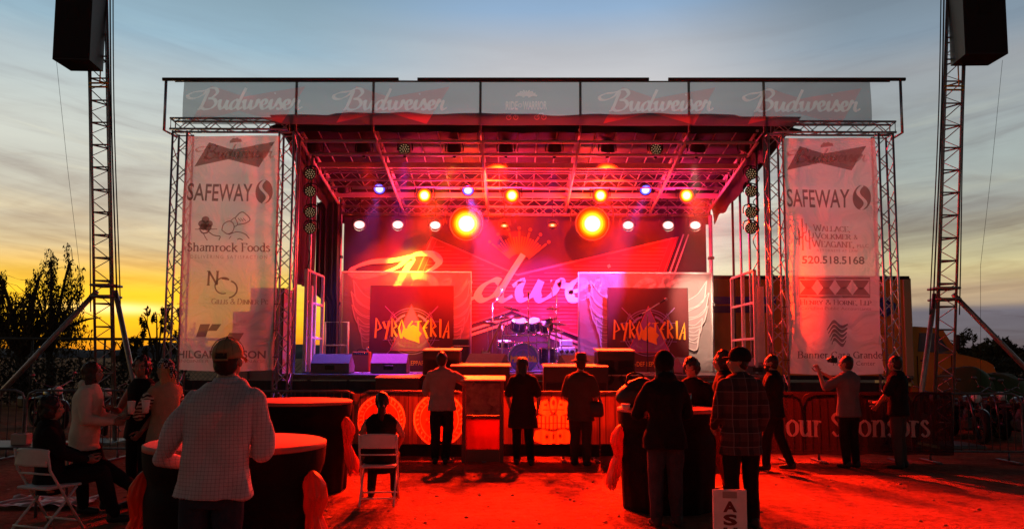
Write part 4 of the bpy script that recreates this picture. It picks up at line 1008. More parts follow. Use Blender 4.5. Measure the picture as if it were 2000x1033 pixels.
# middle row
# a violet lamp of the front row reaches the monitors at the stage edge
row2 = [(672, 'off', 374), (741, 'blue', 369), (829, 'amb', 382), (914, 'blue', 372), (1000, 'amb', 382), (1081, 'off', 366), (1173, 'amb', 382), (1261, 'blue', 371), (1341, 'amb', 382), (1404, 'off', 364)]
for i, (px, k, py) in enumerate(row2):
    p = P3(px, py, 18.35)
    what = {'off': 'unlit', 'blue': 'blue lit', 'amb': 'glowing amber'}[k]
    L = par(p, f"{ORD[i]} lamp of the middle roof row counted from the sunset side, {what}", {'off': L_OFF, 'blue': L_BLU, 'amb': L_AMB}[k], r={'amb': .185, 'blue': .14, 'off': .125}[k], pitch={'off': 110, 'blue': 38, 'amb': 6}[k], drop=max(.2, zr(18.35)-p.z), flat=1.0)
    if k == 'amb':
        add_light(L, 'flood_light', 'SPOT', p+Vector((0, -.06, 0)), RED, 16000, ({829: .2, 1000: .0, 1173: 2.2, 1341: 5.0}[px], 9.6, 0), 47, .85, .1)
        add_light(L, 'spill_light', 'POINT', p+Vector((0, -.35, -.25)), CRIM, 95, rad=.15)
    if k == 'blue':
        tgt = {741: (Xp(655, 16.3), 16.3, ZD+.1), 914: (Xp(1030, 18.5), 18.4, ZD+.6), 1261: (Xp(1110, YBD), YBD-.1, 2.2)}[px]
        add_light(L, 'blue_light', 'SPOT', p+Vector((0, -.1, -.12)), PUR if px != 741 else BLUE, {741: 2600, 914: 9000, 1261: 3200}[px], tgt, {741: 30, 914: 40, 1261: 34}[px], .6)
# low row hung under the rear truss
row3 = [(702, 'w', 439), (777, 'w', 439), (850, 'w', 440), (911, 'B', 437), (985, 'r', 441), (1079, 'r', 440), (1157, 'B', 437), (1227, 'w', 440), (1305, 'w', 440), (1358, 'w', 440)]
for i, (px, k, py) in enumerate(row3):
    p = P3(px, py, 18.95)
    what = {'w': 'rosy white', 'B': 'big yellow', 'r': 'red'}[k]
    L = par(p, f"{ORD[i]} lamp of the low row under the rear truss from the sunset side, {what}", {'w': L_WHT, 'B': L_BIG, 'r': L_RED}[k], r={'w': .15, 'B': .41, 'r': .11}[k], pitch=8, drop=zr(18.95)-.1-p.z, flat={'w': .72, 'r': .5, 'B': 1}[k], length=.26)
    if k == 'B':
        add_light(L, 'flood_light', 'SPOT', p+Vector((0, -.1, 0)), RED, 16000, (p.x*.9+.5, 9.4, 0), 46, .85, .16)
        add_light(L, 'spill_light', 'POINT', p+Vector((0, -.5, 0)), (1, .03, .001), 480, rad=.2)
    elif k == 'r':
        add_light(L, 'spill_light', 'POINT', p+Vector((0, -.3, 0)), RED, 80, rad=.1)
    else:
        add_light(L, 'beam_light', 'SPOT', p+Vector((0, -.08, 0)), WARM, 45, (p.x, 18.7, ZD), 120, .6)
# columns of round led lamps at both sides
for px, Y, off, lab in ((606, 16.3, 0, 'beside the black drape'), (1467, 16.1, 0, 'against the open sky')):
    for i, py in enumerate((340, 374, 415, 446)):
        p = P3(px, py, Y-.25)
        L = par(p, f"{['top', 'upper middle', 'lower middle', 'bottom'][i]} round lamp dotted with amber leds on the lamp pole {lab}", L_OFF, r=.115, pitch=2, yaw=6 if px < 1000 else -6, drop=.17, leds=True, group='round side lamps', length=.15)
        m = MB(); m.tube([(0, .05, .16), (0, .22, .16), (side_x[606 if px < 1000 else 1481]-p.x, .25, .16)], .014, 6); m.build('arm', BLACK, L, local=True)
# loose cables along the side lamp poles
for px, Y, lab in ((1474, 16.0, 'black cable looping down the lamps against the open sky'), (600, 16.2, 'black cable looping down the lamps beside the black drape')):
    m = MB(); pts = []
    for i, py in enumerate((335, 350, 366, 380, 395, 410, 428, 446, 470, 500, 528)):
        p = P3(px+(9 if i % 2 else -3)*(1 if px > 1000 else .6), py, Y-.1); pts.append(p)
    m.tube(smooth_pts(pts, 5), .010, 5)
    tag(m.build('cable', WIRE, org=pts[-1]), lab, 'cable', 'cables at the stage sides')
# haze of the stage machines, only between deck, roof and backdrop
hm = bpy.data.materials.new('stage haze'); hm.use_nodes = True; t = hm.node_tree; t.nodes.clear()
o_ = t.nodes.new('ShaderNodeOutputMaterial'); v_ = t.nodes.new('ShaderNodeVolumePrincipled'); v_.inputs['Density'].default_value = .0065
v_.inputs['Color'].default_value = (.9, .9, .9, 1); t.links.new(v_.outputs[0], o_.inputs['Volume'])
m = MB()
y0, y1 = YF+.08, YBD-.10
a, b_ = XL+.1, XR-.1
m.add([(a, y0, ZD+.03), (b_, y0, ZD+.03), (b_, y1, ZD+.03), (a, y1, ZD+.03), (a, y0, zr(y0)+.2), (b_, y0, zr(y0)+.2), (b_, y1, zr(y1)+.2), (a, y1, zr(y1)+.2)],
      [(0, 3, 2, 1), (4, 5, 6, 7), (0, 1, 5, 4), (1, 2, 6, 5), (2, 3, 7, 6), (3, 0, 4, 7)])
tag(m.build('haze', hm), kind='stuff')

# ------------------------------------------------------------------ gear on the stage
def wedge(px0, px1, py0, py1, Y, lab, back=True, mt=None, yaw=0.0, flip=False):
    a, b_ = at(px0, py1, Y), at(px1, py1, Y); w = b_.x-a.x; h = Zp_(py0, Y)-ZD
    r_ = thing('floor_monitor', lab, 'monitor speaker', ((a.x+b_.x)/2, Y, ZD+.008), rz=yaw, group='floor monitors')
    pro = [(-.28, 0), (.24, 0), (.30, h*.36), (-.02, h), (-.28, h*.52)]    # seen from the crowd: upright back, sloped top towards the band
    if flip: pro = [(-.25, 0), (.28, 0), (.28, h*.4), (.05, h), (-.25, h*.5)]
    m = MB(); k = len(pro)
    m.add([(x, y, z) for x in (-w/2, w/2) for y, z in pro], [tuple(range(k))[::-1], tuple(range(k, 2*k))]+[(i, (i+1) % k, k+(i+1) % k, k+i) for i in range(k)])
    m.build('cabinet', mt or CARPET, r_, local=True)
    n_ = Vector((0, h*.64, .32)).normalized(); c0 = Vector((0, .14, h*.68))
    m = MB(); m.box(c0+n_*.006, (w*.86, .012, .36), rot=Matrix.Rotation(math.atan2(-.32, h*.64), 3, 'X')); m.build('grille', GRILLE, r_, local=True)
    m = MB(); m.box((0, -.285, h*.3), (.2, .012, .09), bev=.004); m.build('handle', BLACK, r_, local=True)
    m = MB()
    for s_ in (-1, 1): m.box((s_*(w/2-.012), 0, .014), (.03, .5, .03), bev=.005)
    m.build('foot_strip', RUBBER, r_, local=True); return r_
wedge(613, 687, 693, 729, 16.0, 'wedge floor monitor lit deep blue at the stage edge')
wedge(728, 797, 692, 729, 16.0, 'wedge floor monitor lit purple in front of the band banner with yellow lettering')
wedge(915, 990, 691, 713, 16.6, 'wedge floor monitor lit pink in front of the drum kit cymbals', yaw=-.35)
wedge(1092, 1170, 694, 713, 16.6, 'wedge floor monitor lit red behind the person in the brimmed hat', yaw=.35)
wedge(1320, 1342, 697, 729, 16.6, 'small wedge floor monitor lit amber beside the hooded head', yaw=.3)
wedge(1448, 1496, 698, 731, 16.2, 'dark wedge floor monitor at the stage edge near the phone number banner')
# guitar amplifier
ORG = mat('orange tolex', (.55, .12, .03), .6, bump=.3, bscale=150); ORC = mat('orange grille cloth', (.50, .14, .06), .85, bump=.4, bscale=260)
p = at(706, 723, 17.6); r_ = thing('guitar_amplifier', 'orange guitar amplifier standing beside the band banner', 'amplifier', (p.x, 17.6, ZD))
MB().box((0, 0, .24), (.40, .26, .46), bev=.02).build('cabinet', ORG, r_, local=True); MB().box((0, -.135, .20), (.35, .012, .33), bev=.004).build('speaker_cloth', ORC, r_, local=True)
MB().box((0, -.135, .42), (.35, .012, .06), bev=.004).build('control_panel', BLACK, r_, local=True)
m = MB(); [m.lathe([(.012, 0), (.010, .02)], (-.14+i*.047, -.142, .42), (0, -1, 0), n=10) for i in range(7)]; m.build('knobs', CHROME, r_, local=True)
m = MB(); m.tube(smooth_pts([(-.1, 0, .47), (-.08, 0, .51), (.08, 0, .51), (.1, 0, .47)], 4), .012, 6); m.build('handle', BLACK, r_, local=True)
MB().lathe([(.03, 0), (.022, .08), (.022, .10)], (.13, 0, .47), n=10).build('bottle', CHROME, r_, local=True)
# second, dark amp stack beyond the left banner and white heads right of the drums
p = at(900, 725, 18.9); r_ = thing('bass_cabinet', 'black bass cabinet standing against the winged scrim next to the drum kit', 'amplifier', (p.x, 18.9, ZD))
MB().box((0, 0, .32), (.42, .4, .62), bev=.02).build('cabinet', BLACK, r_, local=True); MB().box((0, -.205, .3), (.36, .012, .5), bev=.004).build('grille', GRILLE, r_, local=True); MB().box((0, 0, .72), (.40, .3, .15), bev=.015).build('amp_head', BLACK, r_, local=True)
p = at(1106, 720, 18.8); r_ = thing('amplifier_stack', 'pale keyboard amplifier stack to the side of the drum kit', 'amplifier', (p.x, 18.8, ZD))
WHT = mat('pale painted metal', (.62, .62, .66), .45)
MB().box((0, 0, .2), (.46, .36, .38), bev=.02).build('cabinet', BLACK, r_, local=True); MB().box((0, 0, .50), (.44, .34, .20), bev=.015).build('amp_head', WHT, r_, local=True); MB().box((0, 0, .70), (.30, .26, .16), bev=.02).build('small_head', WHT, r_, local=True)
m = MB()
for q in (-.13, 0, .13): m.lathe([(.05, 0), (.05, -.012), (0, -.02)], (q, -.172, .50), (0, 1, 0), n=14)
m.build('dials', BLACK, r_, local=True)

# drum kit
DW = mat('drum shell wrap', (.05, .03, .09), .12, .3, var=.9, vscale=14); HEADM = mat('drum head', (.72, .72, .74), .5); CYM = mat('bronze cymbal', (.75, .52, .22), .25, 1.0)
KH = mat('bass drum head print', (.16, .20, .32), .35)
YD = 18.2
kc = at(1022, 720, YD); kit = thing('drum_kit', 'drum kit of dark shells, chrome rack and bronze cymbals in purple light', 'drum kit', (kc.x, YD, ZD))
def K(px, py, dy=0.0): q = at(px, py, YD+dy); return Vector((q.x-kc.x, dy, q.z-ZD))
def drum(name, c, r_d, ln, axis, head=HEADM, lugs=8):
    ax = Vector(axis).normalized(); c = Vector(c)
    d = MB().lathe([(r_d, -ln/2), (r_d, ln/2)], c, ax, n=28, caps=False).build(name, DW, kit, local=True)
    for s_ in (-1, 1):
        MB().lathe([(0, 0), (r_d*.97, 0)], c+ax*(s_*ln/2), ax, n=28, caps=False).build('drum_head', head, d, local=True)
        MB().lathe([(r_d*1.0, -.02), (r_d*1.06, -.02), (r_d*1.06, .015), (r_d*.96, .015)], c+ax*(s_*ln/2), ax, n=28, caps=False).build('hoop', CHROME, d, local=True)
    a = ax.orthogonal().normalized(); b2 = ax.cross(a); m = MB()
    for i in range(lugs):
        th = 2*math.pi*i/lugs; o = (a*math.cos(th)+b2*math.sin(th))*(r_d*1.06); m.tube([c+o-ax*ln*.5, c+o+ax*ln*.5], .008, 5); m.ball(c+o, (.016, .016, .016), n=6, m=4)
    m.build('lugs', CHROME, d, local=True); return d
kd = drum('bass_drum', K(1022, 699)+Vector((0, .1, 0)), .345, .42, (0, 1, 0), KH, 10)
c0 = K(1022, 699)+Vector((0, -.13, 0)); P = Print()
P.ring(c0.x, c0.z, .27, .02, 0, 360, 40); P.ring(c0.x, c0.z, .20, .035, 20, 160, 30); P.ring(c0.x, c0.z, .20, .035, 200, 340, 30); P.v = [(x, c0.y+y, z) for x, y, z in P.v]; P.build('head_ring', VIO, kd, local=True)
P = Print(); P.poly([(c0.x, c0.z+.2), (c0.x-.17, c0.z-.14), (c0.x+.17, c0.z-.14)]); P.v = [(x, c0.y-.004+y, z) for x, y, z in P.v]; P.build('head_triangle', WINGV, kd, local=True)
P = Print(); pyro(P, c0.x-.29, c0.z-.08, .60, .14, .03); P.v = [(x, c0.y-.008+y, z) for x, y, z in P.v]; P.build('head_lettering', YEL, kd, local=True)
m = MB()
for s_ in (-1, 1): m.tube([c0+Vector((s_*.3, .2, -.1)), c0+Vector((s_*.44, -.02, -.345))], .012, 6)
m.build('spur', CHROME, kd, local=True)
TOMH = mat('tom head', (.30, .26, .28), .4)
drum('rack_tom', K(1013, 634, .1), .175, .26, (.1, -.55, .8), TOMH); drum('rack_tom', K(1043, 634, .1), .155, .24, (-.1, -.55, .8), TOMH); drum('rack_tom', K(1067, 637, .15), .15, .22, (-.2, -.5, .8), TOMH)
drum('floor_tom', K(1070, 695, .35), .21, .36, (0, 0, 1)); drum('snare_drum', K(985, 672, .6), .18, .15, (0, -.2, 1))
for py in (655, 669): MB().tube([K(981, py, -.05), K(1072, py, -.05)], .028, 8).build('rack_bar', CHROME, kit, local=True)
for px in (981, 1072): MB().tube([K(px, 632, -.05), K(px, 722, -.05)], .03, 8).build('rack_leg', CHROME, kit, local=True)
m = MB()
for px in (993, 1048): m.tube([K(px, 655, -.06), K(px, 686, -.06)], .012, 6); m.tube([K(px, 655, -.05), K(px-2, 628, .05)], .012, 6)
for px in (984, 992, 1056): m.tube([K(px, 655, -.04), K(px, 632, 0)], .012, 6)
m.build('tom_mount', CHROME, kit, local=True)
for px, py, r_c, dy, base, tilt in ((956, 630, .20, -.1, 953, .12), (980, 621, .20, .1, 972, -.15), (999, 602, .24, .3, 985, .25), (1079, 602, .17, .2, 1084, .02), (1075, 623, .2, -.05, 1086, -.12), (1092, 632, .21, .1, 1097, .1), (1087, 647, .17, -.1, 1090, .02)):
    q = K(px, py, dy); cst = MB().lathe([(0, .03), (.03, .028), (.05, .012), (r_c*.7, 0), (r_c, -.014), (r_c*.7, -.006), (0, .0)], (0, 0, 0), (0, 0, 1), n=28, caps=False)
    cst.xf(Matrix.Translation(q) @ Matrix.Rotation(tilt, 4, 'Y') @ Matrix.Rotation(-.12, 4, 'X')); cy_ = cst.build('cymbal', CYM, kit, local=True)
    b_ = K(base, 660, dy); m = MB(); m.tube([q+Vector((0, 0, .05)), q-Vector((0, 0, .06)), Vector((b_.x, dy, q.z-.14)), Vector((b_.x, dy, .25))], .011, 6)
    for k in range(3): th = 2*math.pi*k/3+.4; m.tube([(b_.x, dy, .28), (b_.x+.24*math.cos(th), dy+.24*math.sin(th), .012)], .011, 6)
    m.build('stand', CHROME, cy_, local=True)
m = MB(); m.box(K(985, 700, .9)*1.0, (.34, .34, .09), bev=.03); o_s = K(985, 700, .9); m.tube([o_s, (o_s.x, o_s.y, .03)], .025, 8); m.build('stool', BLACK, kit, local=True)
MB().box((0, .35, .02), (2.5, 1.9, .035), bev=.01).build('rug', mat('drum rug', (.05, .04, .06), .95, var=.4, vscale=9), kit, local=True)
# microphones
def mic(px, Y, py_top, lab, boom=None, base_py=None):
    p = at(px, py_top, Y); r_ = thing('microphone_stand', lab, 'microphone', (p.x, Y, ZD), group='microphone stands'); h = p.z-ZD
    MB().lathe([(.14, 0), (.14, .015), (.03, .03)], n=20).build('base', BLACK, r_, local=True)
    MB().tube([(0, 0, .02), (0, 0, h)], .012, 8).build('pole', CHROME if boom is None else BLACK, r_, local=True)
    MB().box((0, 0, h*.55), (.035, .035, .07), bev=.008).build('clutch', BLACK, r_, local=True)
    if boom:
        a, b_ = [at(q[0], q[1], Y-.05) for q in boom]; a = Vector((a.x-p.x, -.05, a.z-ZD)); b_ = Vector((b_.x-p.x, -.05, b_.z-ZD))
        MB().tube([a, b_], .013, 8).build('boom', STEEL, r_, local=True); MB().tube([a, a+(b_-a)*.14], .028, 8).build('counterweight', RUBBER, r_, local=True); tip = b_
        d = (b_-a).normalized()
    else: tip = Vector((0, 0, h)); d = Vector((0, .4, .6)).normalized()
    m = MB(); m.tube([tip, tip+d*.15], [.016, .022], 10); m.build('microphone', BLACK, r_, local=True); m = MB(); m.ball(tip+d*.17, .034, n=12, m=8); m.build('microphone_head', STEEL, r_, local=True)
mic(1032, 16.9, 583, 'straight microphone stand in front of the drum kit')
mic(1264, 17.2, 614, 'microphone stand with a slanting boom in front of the band banner with orange lettering', boom=((1248, 617), (1288, 592)))
for px, top, Y, dx, lab in ((962, 592, 18.9, 18, 'tall overhead microphone stand on the cymbal side near the sunset'), (1087, 574, 18.7, -10, 'tall overhead microphone stand above the bronze cymbals, ending in a bright tip')):
    p = at(px, 640, Y); r_ = thing('overhead_microphone', lab, 'microphone', (p.x, Y, ZD), group='overhead drum microphones'); t_ = at(px, top, Y); h = t_.z-ZD
    MB().tube([(0, 0, .02), (0, 0, h)], .012, 6).build('pole', CHROME, r_, local=True); MB().tube([(-.1, 0, h-.12), (dx*.012, 0, h+.2)], .011, 6).build('boom', CHROME, r_, local=True)
    m = MB(); [m.tube([(0, 0, .25), (.25*math.cos(2.1*k), .25*math.sin(2.1*k), .01)], .011, 6) for k in range(3)]; m.build('tripod', CHROME, r_, local=True)
    MB().tube([(dx*.012, 0, h+.2), (dx*.013, -.05, h+.28), (dx*.013, -.07, h+.34)], .024, 8).build('microphone', STEEL, r_, local=True)
# electric guitar on its stand
p = at(941, 722, 17.4); r_ = thing('electric_guitar', 'electric guitar resting on a stand beside the drum kit', 'guitar', (p.x, 17.4, ZD))
out = smooth_pts([(-.17, .1), (-.1, .02), (.1, .02), (.17, .12), (.12, .25), (.15, .4), (.08, .36), (.03, .4), (-.03, .4), (-.1, .34), (-.14, .42), (-.12, .25)], 4, True)
m = MB(); m.prism([(q.x, q.y) for q in out], -.02, .02); Mg = Matrix.Translation((0, 0, .12)) @ Matrix.Rotation(R(22), 4, 'Y') @ Matrix.Rotation(R(-12), 4, 'X'); m.xf(Mg); m.build('guitar_body', mat('guitar paint', (.7, .68, .62), .2), r_, local=True)
m = MB(); m.box((0, -.025, .68), (.05, .025, .62), bev=.006); m.box((.02, -.025, 1.03), (.08, .022, .16), bev=.01); m.xf(Mg); m.build('neck', mat('guitar neck', (.3, .16, .07), .4), r_, local=True)
m = MB(); m.tube([(0, .12, .5), (-.18, .1, .02)], .012, 6); m.tube([(0, .12, .5), (.2, .1, .02)], .012, 6); m.tube([(0, .12, .5), (0, .35, .02)], .012, 6); m.tube([(-.1, -.06, .14), (.12, -.06, .14)], .012, 6); m.build('stand', BLACK, r_, local=True)
# cables on the deck
for i, (a, b_, lab) in enumerate((((690, 722), (770, 731), 'thin pale cable on the deck between the two blue and purple monitors'), ((800, 726), (830, 722), 'loose cable on the deck beside the purple monitor'), ((1150, 722), (1290, 730), 'coiled cable on the deck below the boom microphone'))):
    pa, pb = at(*a, 16.4), at(*b_, 16.2); pts = [Vector((pa.x+(pb.x-pa.x)*k/7, 16.3+.22*math.sin(k*2.3+i), ZD+.012)) for k in range(8)]
    tag(MB().tube(smooth_pts(pts, 5), .011, 5).build('stage_cable', mat('grey cable', (.4, .4, .42), .5), org=pts[0]), lab, 'cable', 'cables on the deck')

# ------------------------------------------------------------------ loudspeakers standing between stage and barrier
SUBM = mat('speaker cabinet paint', (.022, .015, .014), .45, var=.2, vscale=30, bump=.15, bscale=90)
TOPB = mat('lit cabinet top', (.55, .42, .30), .6, var=.2, vscale=9)  # pale colour paints in the light along the cabinet tops
def cabinet(px0, px1, py0, z0, Y, dep, lab, bays=2, cone=False):
    a, b_ = at(px0, py0, Y), at(px1, py0, Y); w = b_.x-a.x; h = a.z-z0
    r_ = thing('subwoofer', lab, 'loudspeaker', ((a.x+b_.x)/2, Y+dep/2, z0), group='loudspeakers below the stage')
    MB().box((0, 0, h/2), (w, dep, h), bev=.012).build('cabinet', SUBM, r_, local=True)
    MB().box((0, .01, h+.030), (w+.02, dep+.04, .024), rot=Matrix.Rotation(R(4.2), 3, 'X'), bev=.005).build('lit_top_board', TOPB, r_, local=True)  # added lid, paled and tilted so the top edge reads as lit
    for k in range(bays):
        x = -w/2+w*(k+.5)/bays
        MB().box((x, -dep/2-.004, h*.46), (w/bays*.78, .012, h*.72), bev=.004).build('grille', GRILLE, r_, local=True)
        if cone: MB().lathe([(.02, -.02), (.1, -.04), (.2, -.012), (.22, -.02)], (x, -dep/2, h*.46), (0, 1, 0), n=24, caps=False).build('cone', RUBBER, r_, local=True)
    m = MB()
    for s_ in (-1, 1): m.box((s_*(w/2-.003), 0, h*.5), (.012, .2, .09), bev=.003)
    m.build('handle', BLACK, r_, local=True); return r_
cabinet(826, 898, 685, .9, 14.75, .6, 'tall black loudspeaker in front of the band banner with yellow lettering', 2)
cabinet(1167, 1240, 686, .9, 14.75, .6, 'tall black loudspeaker with its cone showing, in front of the band banner with orange lettering', 2, True)
for px0, lab in ((826, 'black base cabinet carrying the tall loudspeaker near the man in the pale shirt'), (1167, 'black base cabinet carrying the tall loudspeaker near the brimmed hat')): cabinet(px0-3, px0+76, 733, 0, 14.72, .66, lab, 2)
cabinet(880, 996, 716, .0, 14.25, .55, 'wide loudspeaker with a glowing top edge behind the man in the pale shirt', 2)
cabinet(1062, 1188, 717, .0, 14.25, .55, 'wide loudspeaker with a glowing top edge behind the person in the brimmed hat', 3)
cabinet(733, 818, 739, .0, 14.1, .5, 'low wide loudspeaker with a glowing top edge behind the seated woman', 2)
# ------------------------------------------------------------------ lattice towers with loudspeakers
YELB = mat('yellow ratchet strap', (.75, .45, .04), .6); TOWER = mat('tower steel', (.36, .30, .28), .45, .6, var=.3, vscale=8)
def pa_tower(x_top, x_bot, lab, legs, spk, cable_side):
    Y = 15.4; b_ = at(x_bot, 600, Y); t_ = at(x_top, 20, Y); d = (t_-b_); d *= 1/d.z
    p0 = Vector((b_.x-d.x*b_.z, Y, 0)); p1 = Vector((b_.x+d.x*(10.6-b_.z), Y, 10.6))
    r_ = thing('lattice_tower', lab, 'tower', p0, group='lattice towers for loudspeakers')
    s = .185; q3 = [Vector((-s, -s*.6, 0)), Vector((s, -s*.6, 0)), Vector((0, s*1.0, 0))]
    for q in q3: MB().tube([p0+q+Vector((0, 0, .05)), p1+q], .026, 8).build('chord', TOWER, r_)
    l = MB(); n = 23
    for i in range(n):
        b0, b1 = p0+(p1-p0)*(i/n), p0+(p1-p0)*((i+1)/n)
        for k in range(3):
            A0, B0, A1, B1 = b0+q3[k], b0+q3[(k+1) % 3], b1+q3[k], b1+q3[(k+1) % 3]
            l.tube([A0, B0], .017, 5, caps=False)
            if k: l.tube([A0, B0*.5+B1*.5], .010, 4, caps=False); l.tube([B0*.5+B1*.5, A1], .010, 4, caps=False)
    l.build('lacing', TOWER, r_)
    zc = 3.02; c = p0+d*zc
    m = MB()
    for q in (-.11, .11): m.tube([c+Vector((x, y, q)) for x, y in ((-s-.02, -s-.02), (s+.02, -s-.02), (s+.02, s+.02), (-s-.02, s+.02))], .028, 6, closed=True)
    m.build('collar', TOWER, r_)
    m = MB(); m.box(c+d*0+Vector((0, 0, -3.0)), (.9, .9, .08), bev=.01); m.build('base_plate', GALV, r_)
    for (px, py, Yf) in legs:
        e = at(px, py, Yf); k = (c.z-.12)/(c.z-e.z); e = c+(e-c)*k if e.z > .3 else e
        MB().tube([c+Vector((s*(1 if e.x > c.x else -1), 0, 0)), e], .05, 8).build('outrigger', TOWER, r_)
        MB().box((e.x, e.y, .03), (.25, .25, .06), bev=.01).build('foot', GALV, r_)
    zy = Zp_(173, Y); cy_ = p0+d*zy
    m = MB()
    for q in (-.05, .03): m.tube([cy_+Vector((x, y, q)) for x, y in ((-s-.01, -s*.6-.03), (s+.01, -s*.6-.03))], .02, 6)
    m.tube([cy_+Vector((s*.3, -s-.02, 0)), cy_+Vector((s*.32, -s-.02, .55))], .014, 5); m.build('strap', YELB, r_)
    for sx_, r_c in ((cable_side, .016), (cable_side*1.25, .012), (-cable_side, .012)):
        pts = [p0+d*z+Vector((sx_*(s+.06+.02*math.sin(z*.7)), -.1, z-z)) for z in np.linspace(2.6, 10.4, 14)]
        MB().tube(pts, r_c, 5).build('cable', WIRE, r_)
    return r_, p0, d
tl, pL, dL = pa_tower(197, 208, 'tall steel lattice tower in front of the setting sun', ((-95, 868, 15.4), (258, 760, 14.6)), None, 1)
tr, pR, dR = pa_tower(1861, 1843, 'tall steel lattice tower in front of the truck cab', ((2150, 868, 15.4), (1800, 795, 14.9)), None, -1)
def hung_speaker(px0, px1, pyb, Y, yaw, lab):
    a, b_ = at(px0, pyb, Y), at(px1, pyb, Y); w = b_.x-a.x; zb_ = a.z; h = 2.3
    r_ = thing('hung_loudspeaker', lab, 'loudspeaker', ((a.x+b_.x)/2, Y+.3, zb_), rz=yaw, group='loudspeakers hung on the towers')
    w2, D = w*.9, .62
    m = MB(); pts = [(-w/2, -.36), (w/2, -.36), (w2/2, D-.36), (-w2/2, D-.36)]
    m.add([(x, y, z) for z in (0, h) for x, y in pts], [(3, 2, 1, 0), (4, 5, 6, 7)]+[(i, (i+1) % 4, 4+(i+1) % 4, 4+i) for i in range(4)]); m.build('cabinet', BLACK, r_, local=True)
    MB().box((0, -.366, h*.5), (w*.94, .014, h*.97), bev=.004).build('grille', GRILLE, r_, local=True)
    MB().box((0, -.376, .95), (w*.30, .012, .26), bev=.004).build('horn_mouth', RUBBER, r_, local=True)
    m = MB()
    for z in (.35, 1.5):
        for s_ in (-1, 1): m.box((s_*(w*.42), .05, z), (.03, .25, .12), bev=.01)
    m.build('handle', RUBBER, r_, local=True)
    MB().box((0, .1, h+.05), (w*.8, .1, .1), bev=.01).build('fly_bar', GALV, r_, local=True); return r_
hung_speaker(105, 176, 119, 14.7, .04, 'big black loudspeaker hung on the tower in front of the setting sun')
hung_speaker(1884, 1966, 108, 14.7, -.04, 'big black loudspeaker hung on the tower in front of the truck cab')
for px0, px1, lab in ((110, 155, 'thin black guy cable dropping from the loudspeaker on the sunset side'), (1958, 1915, 'thin black guy cable dropping from the loudspeaker on the truck side')):
    a, b_ = at(px0, 118, 15.0), at(px1, 520, 15.2)
    tag(MB().tube([a, (a+b_)/2+Vector((0, 0, -.1)), b_, Vector((b_.x+.1*(1 if px0 < 999 else -1), 15.3, 0))], .0035, 5).build('guy_cable', WIRE, org=(b_.x, 15.3, 0)), lab, 'cable', 'guy cables')

# ------------------------------------------------------------------ stacked cases behind the chef logo banner (seen through it)
CASE = mat('pale flight case', (.42, .34, .36), .6, var=.15, vscale=3)
for px0, px1, py0, z0, Y, lab in ((490, 556, 562, 0, 16.3, 'tall pale flight case seen through the banner with the chef logo'), (455, 491, 608, 0, 16.25, 'lower pale flight case seen through the banner with the chef logo')):
    a, b_ = at(px0, py0, Y), at(px1, py0, Y)
    r_ = thing('flight_case', lab, 'case', ((a.x+b_.x)/2, Y+.4, z0), group='flight cases behind the banner'); w = b_.x-a.x
    MB().box((0, 0, a.z/2+.06), (w-.006, .8, a.z-.12), bev=.01).build('panel', CASE, r_, local=True)
    m = MB()
    for s_ in (-1, 1): m.box((s_*(w/2-.022), -.40, a.z/2+.06), (.035, .03, a.z-.12))
    m.build('edge_strip', GALV, r_, local=True)
    m = MB()
    for s_ in (-1, 1): m.ball((s_*(w/2-.08), -.3, .04), (.04, .04, .04), n=8, m=6); m.ball((s_*(w/2-.08), .3, .04), (.04, .04, .04), n=8, m=6)
    m.build('castor', RUBBER, r_, local=True)

# ------------------------------------------------------------------ yellow box truck behind the stage
TY = mat('truck yellow paint', (.62, .25, .024), .45, var=.12, vscale=2); TB = mat('truck blue print', (.03, .06, .32), .5); TD = mat('truck dark blue print', (.02, .03, .12), .5)
TF = mat('truck corner aluminium', (.46, .36, .20), .45, .3); TG = mat('truck glass', (.10, .13, .14), .08, spec=.8); TU = mat('truck underside', (.02, .02, .02), .8)
Yt = 22.0
xb0, xb1 = Xp(1300, Yt, 600), Xp(1779, Yt, 600); zt_ = Zp_(539, Yt, 1500); zb0 = 1.15
tk = thing('box_truck', 'yellow box truck with blue stripes parked behind the stage and the sponsor banner', 'truck', ((xb0+xb1)/2, Yt+1.25, 0))
W_ = 2.5
MB().box(((xb0+xb1)/2, Yt+W_/2, (zt_+zb0)/2), (xb1-xb0, W_, zt_-zb0), bev=.06).build('cargo_box', TY, tk)
m = MB()
for y in (Yt-.015, Yt+W_+.015):
    m.box(((xb0+xb1)/2, y, zt_-.04), (xb1-xb0-.05, .06, .10), bev=.01); m.box(((xb0+xb1)/2, y, zb0+.04), (xb1-xb0-.05, .06, .12), bev=.01)
m.build('box_rail', TU, tk)
m = MB(); m.box((xb1-.10, Yt-.012, (zt_+zb0)/2), (.24, .05, zt_-zb0-.1), bev=.02); m.build('box_corner', TF, tk)
m = MB(); m.box((xb1-.75, Yt-.006, 2.95), (.02, .02, 3)); 
m = MB()
for i in range(int((xb1-xb0)/.6)): m.box((xb0+.3+i*.6, Yt-.004, (zt_+zb0)/2), (.025, .02, zt_-zb0-.25))
m.build('side_ribs', TY, tk)
def tbox(px0, px1, py0, py1, mt, nm):
    a, b_ = at(px0, py0, Yt), at(px1, py1, Yt); MB().box(((a.x+b_.x)/2, Yt-.018, (a.z+b_.z)/2), (b_.x-a.x, .008, a.z-b_.z)).build(nm, mt, tk)
tbox(1330, 1515, 579, 594, TB, 'blue_stripe'); tbox(1330, 1505, 597, 611, TD, 'dark_stripe')
a = at(1727, 600, Yt); k = .40
